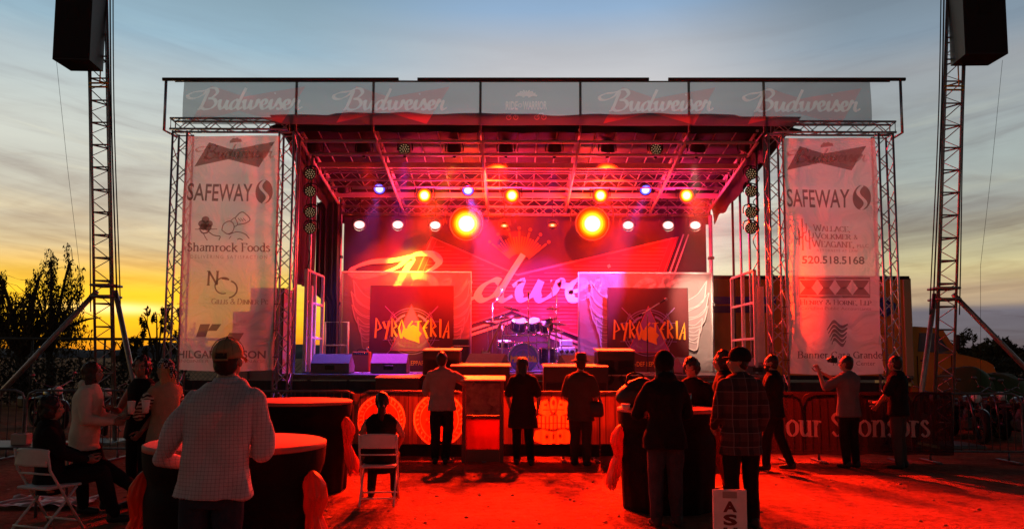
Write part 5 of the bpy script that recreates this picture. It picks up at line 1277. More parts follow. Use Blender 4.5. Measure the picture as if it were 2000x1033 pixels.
P = Print(); P.poly([(a.x, a.z+k*.85), (a.x+k*.8, a.z+k*.25), (a.x+k*.8, a.z-k*.2), (a.x, a.z-k*.8), (a.x-k*.8, a.z-k*.2), (a.x-k*.8, a.z+k*.25)]); P.v = [(x, Yt-.03+y, z) for x, y, z in P.v]; P.build('diamond_mark', TB, tk)
P = Print(); P.ring(a.x, a.z, .2, .05); P.v = [(x, Yt-.036+y, z) for x, y, z in P.v]; P.build('diamond_ring', TD, tk)
# cab: outline drawn in x,z, pulled through its width
def tz(py): return Zp_(py, Yt, 1830)
xc = lambda px: Xp(px, Yt, 690)
cabo = [(xc(1783), .55), (xc(1783), tz(640)), (xc(1792), tz(637)), (xc(1838), tz(640)), (xc(1850), tz(646)), (xc(1876), tz(690)), (xc(1905), tz(697)), (xc(1930), tz(704)), (xc(1944), tz(712)), (xc(1950), tz(730)), (xc(1950), .75), (xc(1944), .6), (xc(1941), .6)]
wc = (xc(1897), .52)
arch = [(wc[0]+.62*math.cos(R(a)), wc[1]+.60*math.sin(R(a))) for a in range(12, 169, 14)]
m = MB(); m.prism(cabo+[q for q in arch]+[(xc(1850), .55)], Yt+.12, Yt+W_-.12); m.build('cab', TY, tk)
m = MB(); m.prism([(xc(1797), tz(686)), (xc(1801), tz(650)), (xc(1836), tz(650)), (xc(1858), tz(684)), (xc(1840), tz(688))], Yt+.095, Yt+.13); m.build('side_window', TG, tk)
m = MB(); m.add([(xc(1851)+.01, Yt+.3, tz(647)), (xc(1877)+.012, Yt+.3, tz(689)), (xc(1877)+.012, Yt+W_-.3, tz(689)), (xc(1851)+.01, Yt+W_-.3, tz(647))], [(0, 1, 2, 3)]); m.build('windscreen', TG, tk)
m = MB(); m.tube([(xc(1795), Yt+.1, tz(695)), (xc(1795), Yt+.1, .7), (xc(1862), Yt+.1, .7), (xc(1862), Yt+.1, tz(692))], .012, 5); m.build('door_gap', TU, tk)
MB().box((xc(1806), Yt+.09, tz(704)), (.16, .03, .04), bev=.01).build('door_handle', TU, tk)
for y in (Yt+.34, Yt+W_-.34): MB().box((xc(1942), y, tz(722)), (.26, .34, .24), bev=.05).build('headlight', WHT, tk)
MB().box((xc(1950)+.12, Yt+W_/2, .75), (.22, W_-.1, .34), bev=.05).build('bumper', TU, tk)
m = MB(); m.tube([(xc(1862), Yt+.12, tz(688)), (xc(1862), Yt-.2, tz(680))], .02, 6); m.box((xc(1862), Yt-.22, tz(668)), (.10, .2, .42), bev=.03); m.build('mirror', TU, tk)
MB().box(((xb0+xc(1860))/2, Yt+W_/2, .85), (xc(1860)-xb0, 1.0, .28), bev=.02).build('chassis', TU, tk)
for x in (wc[0], xb0+2.2, xb0+3.3):
    for y in (Yt+.30, Yt+W_-.30):
        w_o = MB().lathe([(.28, -.14), (.46, -.14), (.52, -.09), (.52, .09), (.46, .14), (.28, .14)], (x, y, .52), (0, 1, 0), n=28, caps=False).build('wheel', RUBBER, tk)
        MB().lathe([(0, -.10), (.1, -.11), (.14, -.08), (.28, -.12), (.28, .12), (.14, .08), (0, .1)], (x, y, .52), (0, 1, 0), n=24, caps=False).build('rim', GALV, w_o)

# ------------------------------------------------------------------ trees, hedge, fence on the horizon
BARK = mat('bark', (.07, .05, .035), .9, var=.3, vscale=8, bump=.5, bscale=15)
FNC = mat('dark fence steel', (.05, .045, .04), .7)
LEAF = mat('dusk foliage', (.075, .055, .025), .8, var=.5, vscale=1.5); LEAF2 = mat('olive foliage', (.035, .034, .018), .8, var=.5, vscale=2)
def leaves(m, c, r, n, size, droop=.0, rng=random):
    for _ in range(n):
        while True:
            q = Vector((rng.uniform(-1, 1), rng.uniform(-1, 1), rng.uniform(-1, 1)))
            if q.length < 1: break
        p = Vector(c)+Vector((q.x*r[0], q.y*r[1], q.z*r[2])); s = size*rng.uniform(.5, 1.3)
        d = Vector((rng.uniform(-1, 1), rng.uniform(-1, 1), rng.uniform(-1, 1)-droop*2)).normalized(); e = d.orthogonal().normalized()
        if rng.random() < .5: e = d.cross(e)
        m.add([p-d*s, p+e*s*.3, p+d*s, p-e*s*.3], [(0, 1, 2, 3)])
def tree(px, Y, top_py, spread, lab, seed, n_limb=9, dens=1.0, droop=.5, group='trees on the horizon', size=.16, leafm=None, trunk_r=.2):
    rng = random.Random(seed); b_ = ground(px, 1000); x = at(px, 690, Y).x; H = Zp_(top_py, Y, px)
    r_ = thing('tree', lab, 'tree', (x, Y, 0), group=group); w = MB(); l = MB()
    fork = H*.28; w.tube([(0, 0, -.1), (.1, 0, fork*.5), (-.05, .05, fork)], [trunk_r*1.3, trunk_r, trunk_r*.8], 8)
    for i in range(n_limb):
        a = 2*math.pi*i/n_limb+rng.uniform(-.4, .4); rr = spread*rng.uniform(.35, 1); hh = H*rng.uniform(.55, .98) if rr < spread*.7 else H*rng.uniform(.45, .8)
        pts = smooth_pts([(-.05, .05, fork), (rr*.35*math.cos(a), rr*.35*math.sin(a), fork+(hh-fork)*.5), (rr*.75*math.cos(a), rr*.75*math.sin(a), hh*.95), (rr*math.cos(a), rr*math.sin(a), hh)], 4)
        w.tube(pts, [trunk_r*.42*(1-k/len(pts))+.010 for k in range(len(pts))], 6)
        for k in range(int(7*dens)+2):
            q = pts[min(len(pts)-1, int(len(pts)*rng.uniform(.4, 1)))]; o = Vector((rng.gauss(0, .16*spread), rng.gauss(0, .16*spread), rng.gauss(0, .06*H)))
            w.tube([q, q+o*.5+Vector((0, 0, .15)), q+o], [.018, .012, .006], 4, caps=False)
            rad = rng.uniform(.25, .6)*spread*.33
            if droop > .6:   # hanging strands of small leaves
                for _ in range(2):
                    e = q+o+Vector((rng.gauss(0, .22), rng.gauss(0, .22), 0)); ln = rng.uniform(.5, 1.5); w.tube([q+o, e, e-Vector((rng.uniform(-.1, .1), 0, ln))], [.008, .006, .004], 3, caps=False)
                    for k2 in range(int(ln*15)): leaves(l, e-Vector((0, 0, ln*k2/(ln*15))), (.13, .13, .08), 3, size*.56, .8, rng)
                continue
            leaves(l, q+o-Vector((0, 0, rad*droop)), (rad*.6, rad*.6, rad*(1+droop)), int(70*dens*rng.uniform(.5, 1.4)), size, droop, rng)
    w.build('trunk', BARK, r_, local=True); l.build('crown', leafm or LEAF, r_, local=True); return r_
tree(42, 32, 492, 3.0, 'large drooping tree at the very edge of the sunset sky', 3, 10, 1.1, .9, size=.15, trunk_r=.28)
tree(98, 33, 490, 1.4, 'slim drooping tree with a ragged top between the big drooping tree and the tower', 5, 7, .8, .9, size=.15)
tree(-30, 31, 515, 2.4, 'dense drooping tree half out of the picture beside the sunset', 14, 7, .9, .8, size=.17)
tree(308, 30, 604, 1.1, 'sparse small tree between the tower and the banner with the chef logo', 9, 6, .35, .3, size=.12, trunk_r=.08)
tree(362, 31, 606, 1.1, 'sparse small tree seen through the banner with the chef logo', 21, 6, .35, .3, size=.12, trunk_r=.08)
tree(258, 34, 640, 1.0, 'low scrubby tree just beside the foot of the tower in front of the sunset', 23, 7, .8, .2, size=.12, trunk_r=.07)
for i, (px, Y, top, sp, lab) in enumerate(((1900, 60, 648, 2.6, 'bare twiggy tree beyond the truck cab'), (1935, 62, 668, 3, 'low dark tree directly beyond the truck bonnet'), (1975, 58, 664, 3, 'low dark tree between the truck bonnet and the picture edge'), (2020, 55, 655, 3.2, 'dark bushy tree at the picture edge beyond the truck'), (1870, 63, 672, 2.4, 'small dark tree peeping over the truck bonnet'))):
    tree(px, Y, top, sp, lab, 40+i, 8, 1.0 if i else .35, .1, size=.24, trunk_r=.12, group='trees beyond the truck')
for px0, px1, Y, top, lab, seed in ((-60, 170, 27, 694, 'dark hedge along the fence under the drooping trees', 1), (165, 350, 28, 704, 'dark low hedge below the setting sun', 2), (1760, 2060, 45, 690, 'dark hedge beyond the truck bonnet', 3)):
    rng = random.Random(seed); l = MB(); w = MB(); x0, x1 = at(px0, 700, Y).x, at(px1, 700, Y).x; n = int((x1-x0)/.45)
    for i in range(n):
        x = x0+(x1-x0)*(i+.5)/n; h = Zp_(top, Y)*(1+.22*noise.noise((x*.9, seed, 0)))
        w.tube([(x, Y+.4, 0), (x+.05, Y+.4, h*.9)], .02, 5); leaves(l, (x, Y+.4, h*.5), (.42, .6, h*.52), 190, .13, 0, rng)
    r_ = thing('hedge', lab, 'hedge', ((x0+x1)/2, Y+.4, 0), group='hedges'); l.build('foliage', LEAF2, r_); w.build('stems', BARK, r_)
for px0, px1, Y, lab in ((-80, 560, 26, 'long fence with a dark top rail in front of the setting sun'),):
    x0, x1 = at(px0, 700, Y).x, at(px1, 700, Y).x; zf = Zp_(662, Y, 250); r_ = thing('fence', lab, 'fence', ((x0+x1)/2, Y, 0))
    MB().tube([(x0, Y, zf), (x1, Y, zf)], .05, 8).build('top_rail', FNC, r_); MB().tube([(x0, Y, .25), (x1, Y, .25)], .03, 6).build('bottom_rail', FNC, r_)
    x = x0
    while x < x1: MB().tube([(x, Y, 0), (x, Y, zf)], .035, 6).build('post', FNC, r_); x += 2.45
    m = MB(); x = x0
    while x < x1:
        m.tube([(x, Y, .25), (x+1.3, Y, 1.55)], .006, 3, caps=False); m.tube([(x+1.3, Y, .25), (x, Y, 1.55)], .006, 3, caps=False); x += .16
    m.build('wire_mesh', FNC, r_)

# ------------------------------------------------------------------ parked motorcycles in the dusk on both sides
MBK = mat('dark motorcycle paint', (.03, .028, .03), .22, .2); LTH = mat('black leather', (.015, .013, .013), .55, bump=.2, bscale=60)
MCH = mat('dull dark chrome', (.16, .16, .17), .35, .9)
HLG = mat('headlamp glass', (.75, .75, .72), .08, spec=.9)
def motorcycle():
    r_ = thing('motorcycle', 'dark parked motorcycle', 'motorcycle', (0, 0, 0), group='motorcycles parked beside the stage')
    for x in (-.78, .82):
        w_o = MB().lathe([(.23, -.05), (.30, -.065), (.33, 0), (.30, .065), (.23, .05)], (x, 0, .33), (0, 1, 0), n=28, caps=False).build('wheel', RUBBER, r_, local=True)
        m = MB(); m.lathe([(.245, -.03), (.235, 0), (.245, .03)], (x, 0, .33), (0, 1, 0), n=28, caps=False); m.lathe([(.05, -.07), (.05, .07)], (x, 0, .33), (0, 1, 0), n=12)
        for k in range(12): th = math.pi*k/6; m.tube([(x, .05*(-1)**k, .33), (x+.24*math.cos(th), 0, .33+.24*math.sin(th))], .006, 4, caps=False)
        m.build('rim', MCH, w_o, local=True)
    m = MB()
    for s_ in (-1, 1): m.tube([(.82, s_*.09, .33), (.52, s_*.09, .98)], .025, 8)
    m.build('fork', MCH, r_, local=True)
    m = MB(); m.tube(smooth_pts([(.42, -.40, 1.10), (.46, -.34, 1.12), (.54, -.12, 1.02), (.54, .12, 1.02), (.46, .34, 1.12), (.42, .40, 1.10)], 4), .014, 6); m.build('handlebar', MCH, r_, local=True)
    m = MB()
    for s_ in (-1, 1): m.tube([(.44, s_*.36, 1.1), (.40, s_*.44, 1.28)], .007, 5); m.ball((.40, s_*.45, 1.30), (.015, .065, .04), n=10, m=6)
    m.build('mirror', MCH, r_, local=True)
    m = MB(); m.ball((.63, 0, .92), (.10, .105, .105), n=16, m=10); m.build('headlight', MCH, r_, local=True); MB().lathe([(.095, 0), (.07, .03), (0, .045)], (.70, 0, .92), (1, 0, 0), n=18, caps=False).build('headlight_glass', HLG, r_, local=True)
    m = MB(); m.loft([((.48, 0, .86), .02, .04, None)]+[((.48-.1*i, 0, .86-.01*i), 0, 0, None) for i in range(0)], 8) if False else None
    m = MB(); m.ball((.22, 0, .82), (.32, .155, .14), n=18, m=10); m.build('fuel_tank', MBK, r_, local=True)
    m = MB(); m.ball((-.22, 0, .72), (.34, .16, .075), n=16, m=8); m.ball((-.58, 0, .80), (.24, .13, .07), n=14, m=8); m.build('seat', LTH, r_, local=True)
    m = MB(); m.box((.1, 0, .36), (.42, .26, .26), bev=.05)
    for s_ in (-1, 1):
        a = Vector((s_*.22+.1, 0, .72)); 
        for k in range(6): c = Vector((.1, 0, .46)).lerp(a, .2+.13*k); m.lathe([(.095, -.008), (.095, .008)], c, (s_*.4, 0, .9), n=14)
    m.build('engine', GALV, r_, local=True)
    m = MB()
    for q in (0, .09): m.tube(smooth_pts([(.28, .16, .5), (.2, .19, .26-q*.2), (-.2, .2, .24+q), (-1.0, .2, .30+q)], 5), .04, 8)
    m.build('exhaust', MCH, r_, local=True)
    def fend(xc_, a0, a1):
        m = MB(); k = 12
        def f(u, v):
            th = R(a0+(a1-a0)*u); q = (v-.5)*2; rr = .40-.03*q*q; return (xc_+rr*math.cos(th), q*.085, .33+rr*math.sin(th))
        m.sheet(f, 14, 6); return m
    fend(.82, 20, 150).build('front_fender', MBK, r_, local=True); fend(-.78, 25, 165).build('rear_fender', MBK, r_, local=True)
    m = MB()
    for s_ in (-1, 1): m.box((-.82, s_*.27, .62), (.46, .15, .28), bev=.05)
    m.build('saddlebag', LTH, r_, local=True); MB().ball((-1.16, 0, .66), (.04, .07, .04), n=10, m=6).build('tail_light', mat('tail lamp red', (.4, .01, .01), .3), r_, local=True)
    m = MB(); m.tube([(.05, .14, .28), (-.1, .34, .02)], .014, 6); m.build('kickstand', GALV, r_, local=True); return r_
mc0 = motorcycle()
mspots = [(205, 17.5, 62, -.05, 'parked motorcycle with bright mirrors below the tower in front of the setting sun'), (95, 18.5, 40, .08, 'dark parked motorcycle farther towards the hedge under the drooping trees'),
          (1822, 17.0, 118, -.05, 'dark parked motorcycle in front of the truck cab door'), (1885, 16.6, 100, .06, 'dark parked motorcycle below the truck bonnet'), (1938, 17.4, 108, -.04, 'dark parked motorcycle behind the outrigger of the tower near the truck'), (1985, 16.3, 95, .05, 'dark parked motorcycle at the picture edge beyond the barrier')]
for i, (px, Y, rz, tl_, lab) in enumerate(mspots):
    o = mc0 if i == 0 else copy_tree(mc0); o.location = (at(px, 800, Y).x, Y, 0); o.rotation_euler = (tl_*.6, 0, R(-rz)); o['label'] = lab
# green tarp lump over the goods beyond the barrier
GRN = mat('green tarpaulin', (.04, .075, .02), .75, bump=.5, bscale=5)
def lump(px, Y, py, w, lab, seed, mt):
    x = at(px, 800, Y).x; h = Zp_(py, Y, px)
    m = MB(); m.sheet(lambda u, v: (x+w*math.cos(2*math.pi*u)*(1-v**3)*(1+.12*noise.noise((math.cos(6.28*u)*2, math.sin(6.28*u)*2, seed))), Y+.5*math.sin(2*math.pi*u)*(1-v**3), max(.0, h*(1-(1-v)**2.2)*(1+.06*noise.noise((u*5, v*4, seed))))), 40, 14)
    tag(m.build('covered_goods', mt, org=(x, Y, 0)), lab, 'covered goods', 'covered goods beyond the barrier')
lump(1886, 19.5, 716, .75, 'rounded green tarpaulin heap in front of the truck bonnet', 3, GRN)
lump(1945, 19.8, 728, .9, 'dark green tarpaulin heap near the picture edge beyond the truck bonnet', 6, GRN)

# ------------------------------------------------------------------ crowd barriers
def barrier(x0, x1, Y, lab, yaw=0):
    r_ = thing('crowd_barrier', lab, 'barrier', ((x0+x1)/2, Y, 0), group='steel crowd barriers'); w = x1-x0; h = 1.14
    c = .16; fr = [(-w/2, 0, .18)]+[(-w/2, 0, h-c), (-w/2+c*.3, 0, h-c*.3), (-w/2+c, 0, h), (w/2-c, 0, h), (w/2-c*.3, 0, h-c*.3), (w/2, 0, h-c), (w/2, 0, .18)]
    MB().tube(fr, .021, 8, closed=True).build('frame', GALV, r_, local=True)
    m = MB(); n = int(w/.13)
    for i in range(1, n): m.tube([(-w/2+w*i/n, 0, .18), (-w/2+w*i/n, 0, h-.01)], .008, 5, caps=False)
    m.build('bars', FNC, r_, local=True)
    for s_ in (-1, 1): m = MB(); m.tube([(s_*w*.36, 0, .18), (s_*w*.36, 0, .03)], .02, 6); m.box((s_*w*.36, 0, .02), (.07, .62, .03), bev=.006); m.build('foot', GALV, r_, local=True)
    return r_
YBAR = 13.0
bl = ['at the edge of the picture below the drooping trees', 'behind the woman in the white sweatshirt', 'behind the man in the checked shirt', 'behind the two round tables', 'carrying the round emblems', 'behind the long haired woman in the dark tunic', 'behind the table with the hooded woman', 'carrying the black banner behind the bearded man', 'carrying the black banner behind the man taking a picture', 'bare, in front of the motorcycles', 'bare, at the picture edge in front of the motorcycles']
xs_ = -10.0
for i in range(11):
    w = 1.86; barrier(xs_, xs_+w-.04, YBAR, 'steel crowd barrier '+bl[i]); xs_ += w
# banners tied to the barriers
PLK = bpy.data.materials.new('plank print'); PLK.use_nodes = True; t = PLK.node_tree; b = t.nodes['Principled BSDF']; b.inputs['Roughness'].default_value = .6
c = t.nodes.new('ShaderNodeTexCoord'); sp = t.nodes.new('ShaderNodeSeparateXYZ'); t.links.new(c.outputs['Object'], sp.inputs[0])
fl = t.nodes.new('ShaderNodeMath'); fl.operation = 'MULTIPLY'; t.links.new(sp.outputs[0], fl.inputs[0]); fl.inputs[1].default_value = 6.2
f2 = t.nodes.new('ShaderNodeMath'); f2.operation = 'FLOOR'; t.links.new(fl.outputs[0], f2.inputs[0])
wn = t.nodes.new('ShaderNodeTexWhiteNoise'); wn.noise_dimensions = '1D'; t.links.new(f2.outputs[0], wn.inputs['W'])
f3 = t.nodes.new('ShaderNodeMath'); f3.operation = 'FRACT'; t.links.new(fl.outputs[0], f3.inputs[0])
f4 = t.nodes.new('ShaderNodeMath'); f4.operation = 'GREATER_THAN'; t.links.new(f3.outputs[0], f4.inputs[0]); f4.inputs[1].default_value = .06
mp = t.nodes.new('ShaderNodeMapping'); mp.inputs['Scale'].default_value = (18, 1, 1.2); t.links.new(c.outputs['Object'], mp.inputs[0])
gn = t.nodes.new('ShaderNodeTexNoise'); gn.inputs['Scale'].default_value = 2; gn.inputs['Detail'].default_value = 6; t.links.new(mp.outputs[0], gn.inputs['Vector'])
ad = t.nodes.new('ShaderNodeMath'); ad.operation = 'MULTIPLY_ADD'; t.links.new(wn.outputs[0], ad.inputs[0]); ad.inputs[1].default_value = .6; t.links.new(gn.outputs[0], ad.inputs[2])
ml = t.nodes.new('ShaderNodeMath'); ml.operation = 'MULTIPLY'; t.links.new(ad.outputs[0], ml.inputs[0]); t.links.new(f4.outputs[0], ml.inputs[1])
rp = t.nodes.new('ShaderNodeValToRGB'); t.links.new(ml.outputs[0], rp.inputs[0]); rp.color_ramp.elements[0].color = (.02, .012, .008, 1); rp.color_ramp.elements[1].color = (.17, .075, .035, 1); rp.color_ramp.elements[1].position = 1.0
tl_ = t.nodes.new('ShaderNodeBsdfTranslucent'); t.links.new(rp.outputs[0], b.inputs['Base Color']); t.links.new(rp.outputs[0], tl_.inputs[0])
mx = t.nodes.new('ShaderNodeMixShader'); mx.inputs[0].default_value = .22; t.links.new(b.outputs[0], mx.inputs[1]); t.links.new(tl_.outputs[0], mx.inputs[2]); at_ = t.nodes.new('ShaderNodeAttribute'); at_.attribute_name = 'print'; ed_ = t.nodes.new('ShaderNodeBsdfDiffuse'); et = t.nodes.new('ShaderNodeBsdfTranslucent')
t.links.new(at_.outputs['Color'], ed_.inputs[0]); t.links.new(at_.outputs['Color'], et.inputs[0]); em = t.nodes.new('ShaderNodeMixShader'); em.inputs[0].default_value = .8; t.links.new(ed_.outputs[0], em.inputs[1]); t.links.new(et.outputs[0], em.inputs[2])
mm = t.nodes.new('ShaderNodeMixShader'); t.links.new(at_.outputs['Alpha'], mm.inputs[0]); t.links.new(mx.outputs[0], mm.inputs[1]); t.links.new(em.outputs[0], mm.inputs[2]); t.links.new(mm.outputs[0], t.nodes['Material Output'].inputs[0])
EMB = mesh_cloth('emblem print', (.92, .50, .20), clear=.0, trans=.8); EMW = mesh_cloth('emblem pale print', (.9, .62, .35), clear=0, trans=.7); EMD = mat('emblem dark print', (.10, .05, .03), .7)
EMR = mesh_cloth('emblem red print', (.5, .10, .05), clear=0, trans=.6)
YB_ = YBAR-.05
HEM = cloth_hem = mat('dark banner hem', (.02, .012, .012), .9)
def bar_banner(px0, px1, py0, py1, mt, lab, name='barrier_banner', band=True, prints=None):
    a, b_ = at(px0, py0, YB_), at(px1, py1, YB_); x0, x1, z1, z0 = a.x, b_.x, a.z, b_.z
    r_ = thing(name, lab, 'banner', ((x0+x1)/2, YB_, z0), group='banners on the crowd barriers')
    def yy(x, z): return YB_-.012*(1+math.sin(x*5+z*2))-.010*(1+math.sin(x*13.0+1))*(z1-z)
    nx, nz = (300, 70) if prints else (80, 10)
    m = MB(); m.sheet(lambda u, v: (x0+(x1-x0)*u, yy(x0+(x1-x0)*u, z0+(z1-z0)*v), z0+(z1-z0)*v+.012*math.sin(u*25)*(1-v)), nx-1, nz-1); cl = m.build('cloth', mt, r_)
    if prints:
        col_ = np.zeros((nz, nx, 4), np.float32)
        for fn, c in prints:
            cv = raster(lambda P: fn(P, lambda px: at(px, 820, YB_).x, lambda py: Zp_(py, YB_)), nx, nz, 3, (x0, x1, z0, z1))[..., None].astype(np.float32)
            col_ += (np.array((*c, 1), np.float32)-col_)*cv
        cl.data.color_attributes.new('print', 'FLOAT_COLOR', 'POINT').data.foreach_set('color', col_.reshape(-1))
    m = MB(); n = max(2, int((x1-x0)/.5))
    for i in range(n+1): x = x0+.02+(x1-x0-.04)*i/n; m.tube([(x, YBAR, z1-.05), (x, YB_-.05, z1-.03), (x+.01, YBAR, z1-.01)], .006, 4)
    m.build('ties', WIRE, r_)
    if band:   # dark lower hem of the banner
        m = MB(); m.sheet(lambda u, v: (x0+(x1-x0)*u, yy(x0+(x1-x0)*u, z0+.2*v)-.008, z0-.005+.20*v), 80, 3); m.build('lower_hem', HEM, r_)
    def pr(nm, mt_, fn, off=.02):
        P = Print(); fn(P); P.v = [(x, yy(x, z)-off+y, z) for x, y, z in P.v]; return P.build(nm, mt_, r_)
    return pr, lambda px: at(px, 820, YB_).x, lambda py: Zp_(py, YB_)
OR_, PA_, RD_, DK_ = (.24, .05, .012), (.62, .34, .16), (.13, .02, .008), (.05, .02, .015)
def rounds(P, bx, bz, part):
    for px, py, r in ((745, 820, .40), (858, 819, .43)):
        cx, cz = bx(px), bz(py)
        if part == 0: P.ellipse(cx, cz, r, r*1.02, 48)
        elif part == 1:
            P.ring(cx, cz, r*.97, .030, n=48); P.ring(cx, cz, r*.74, .014, n=48)
            for i in range(30): a = 2*math.pi*i/30; P.ribbon([(cx+r*.80*math.cos(a), cz+r*.80*math.sin(a)), (cx+r*.90*math.cos(a+.05), cz+r*.90*math.sin(a+.05))], .02)
        elif part == 2: bowtie(P, cx-r*.55, cz-r*.22, r*1.1, r*.4)
        else: brush(P, cx-r*.5, cz-r*.1, r*1.0, zk=.9)
bar_banner(690, 905, 768, 890, PLK, 'plank patterned barrier banner with two big round emblems', prints=[(lambda P, x, z: rounds(P, x, z, 0), OR_), (lambda P, x, z: rounds(P, x, z, 1), PA_), (lambda P, x, z: rounds(P, x, z, 2), RD_), (lambda P, x, z: rounds(P, x, z, 3), PA_)])
def eagle(P, bx, bz):
    cx = bx(1081)
    for s_ in (-1, 1):
        for i in range(6): P.poly([(cx+s_*.05, bz(802)), (cx+s_*(.10+.05*i), bz(779+i*1.5)), (cx+s_*(.15+.05*i), bz(782+i*2.6)), (cx+s_*.10, bz(808))])
        P.poly([(cx+s_*.03, bz(806)), (cx+s_*.20, bz(794)), (cx+s_*.25, bz(806)), (cx+s_*.08, bz(814))])
    P.ellipse(cx, bz(790), .06, .13, 18)
    for i in range(10): x = cx-.30+.066*i; P.ribbon([(x, bz(811)), (x, bz(838-abs(i-4.5)*1.2))], .048)
    P.poly([(bx(1046), bz(841)), (bx(1060), bz(836)), (bx(1081), bz(843)), (bx(1102), bz(836)), (bx(1116), bz(841)), (bx(1122), bz(860)), (bx(1100), bz(866)), (bx(1081), bz(862)), (bx(1062), bz(866)), (bx(1040), bz(860))]); P.ellipse(cx, bz(868), .10, .12, 18)
def eagle_dark(P, bx, bz):
    for q, w, rx, rz in ((1081, 786, .025, .05), (1066, 790, .03, .02), (1096, 790, .03, .02), (1068, 851, .03, .04), (1094, 851, .03, .04), (1081, 852, .02, .06), (1081, 870, .045, .05)): P.ellipse(bx(q), bz(w), rx, rz, 14)
    P.ribbon([(bx(1044), bz(826)), (bx(1118), bz(826))], .018); P.ribbon([(bx(1060), bz(800)), (bx(1102), bz(800))], .014)
bar_banner(984, 1170, 768, 890, PLK, 'plank patterned barrier banner with an orange eagle and crown emblem', prints=[(eagle, (.46, .19, .05)), (eagle_dark, DK_)])
pr, bx, bz = bar_banner(1172, 1420, 768, 890, PLK, 'plain plank patterned barrier banner partly behind the table with the hooded woman', prints=[(lambda P, x, z: None, OR_)])
BLB = mesh_cloth('black banner mesh', (.035, .02, .022), clear=.10, trans=.3)
pr, bx, bz = bar_banner(1482, 1862, 764, 888, BLB, 'long black barrier banner with big white serif lettering', band=False)
pr('lettering', mesh_cloth('banner white print', (.8, .62, .58), clear=.0, trans=.45), lambda P: (serif(P, 'our', bx(1534), bz(849), bz(803)-bz(849), width=bx(1603)-bx(1534), weight=.13), serif(P, 'Sponsors', bx(1619), bz(849), bz(803)-bz(849), width=bx(1814)-bx(1619), weight=.12)))
# display stand leaning on the barrier
SFR = mat('stand frame paint', (.16, .06, .04), .5); SPN = mesh_cloth('stand lower panel', (.36, .09, .05), clear=0, trans=.7); PIC = mat('stand picture', (.22, .10, .08), .5, var=.8, vscale=5); PICL = mat('stand picture pale', (.26, .13, .09), .6, var=.4, vscale=6)
a, b_ = at(903, 744, 12.75), at(984, 744, 12.75); w = b_.x-a.x; h = a.z
r_ = thing('display_stand', 'tall red display stand with a dark picture panel beside the man in the pale shirt', 'display stand', ((a.x+b_.x)/2, 12.75, 0))
m = MB()
for s_ in (-1, 1): m.box((s_*(w/2-.03), 0, h/2), (.06, .10, h), bev=.006)
m.box((0, 0, .12), (w-.13, .08, .2), bev=.004); m.box((0, 0, h*.565), (w-.13, .08, .04), bev=.004); m.build('frame', SFR, r_, local=True)
MB().box((0, .02, h+.045), (w+.06, .40, .03), rot=Matrix.Rotation(R(8), 3, 'X'), bev=.008).build('lit_top_board', mat('stand top board', (.6, .5, .42), .5), r_, local=True)  # tilted towards the crowd so the lit top shows as a strip
MB().box((0, -.01, h*.335), (w-.13, .012, h*.41)).build('lower_panel', SPN, r_, local=True)
MB().box((0, -.02, h*.785), (w-.13, .012, h*.38)).build('picture_panel', PIC, r_, local=True)
P = Print(); rng = random.Random(4)
for cx_, cz_, sx_, sz_ in ((-.15, .86, .15, .10), (.12, .87, .16, .07), (-.1, .74, .16, .09), (.15, .75, .12, .08), (0, .67, .2, .04)):
    P.poly([(cx_*w*1.6+sx_*w*1.2*math.cos(q)*rng.uniform(.7, 1.1), h*cz_+sz_*math.sin(q)*rng.uniform(.7, 1.2)) for q in [i*.7 for i in range(9)]])
P.v = [(x, -.03+y, z) for x, y, z in P.v]; P.build('picture', PICL, r_, local=True)
# ------------------------------------------------------------------ people
def remesh(mb, voxel, iters=3, fac=.5):
    me = mb.mesh('shape'); o = bpy.data.objects.new('shape', me); COL.objects.link(o)
    r = o.modifiers.new('r', 'REMESH'); r.mode = 'VOXEL'; r.voxel_size = voxel; r.use_smooth_shade = True
    s = o.modifiers.new('s', 'SMOOTH'); s.iterations = iters; s.factor = fac
    dg = bpy.context.evaluated_depsgraph_get(); ev = o.evaluated_get(dg); me2 = ev.to_mesh()
    nv, nf = len(me2.vertices), len(me2.polygons)
    co = np.empty(nv*3); me2.vertices.foreach_get('co', co)
    out = MB(); out.v = [tuple(p) for p in co.reshape(-1, 3)]; out.f = [tuple(p.vertices) for p in me2.polygons]; out.sm = [True]*nf
    ev.to_mesh_clear(); bpy.data.objects.remove(o); bpy.data.meshes.remove(me); return out
def folds(mb, amp, sx_=9, sz_=3, seed=0, keep=None):
    """cloth folds: move along the outward direction by stretched noise"""
    me = mb.mesh('f'); nrm = [v.normal.copy() for v in me.vertices]; bpy.data.meshes.remove(me)
    out = []
    for p, n in zip(mb.v, nrm):
        q = noise.noise((p[0]*sx_+p[2]*sx_*.45, p[1]*sx_, p[2]*sz_+seed))+.5*noise.noise((p[0]*sx_*2.3-p[2]*4, p[1]*sx_*2, p[2]*sz_*2+seed+9))
        w = keep(p) if keep else 1
        q = max(q, -.28)
        out.append((p[0]+n.x*q*amp*w, p[1]+n.y*q*amp*w, p[2]+n.z*q*amp*w))
    mb.v = out; return mb
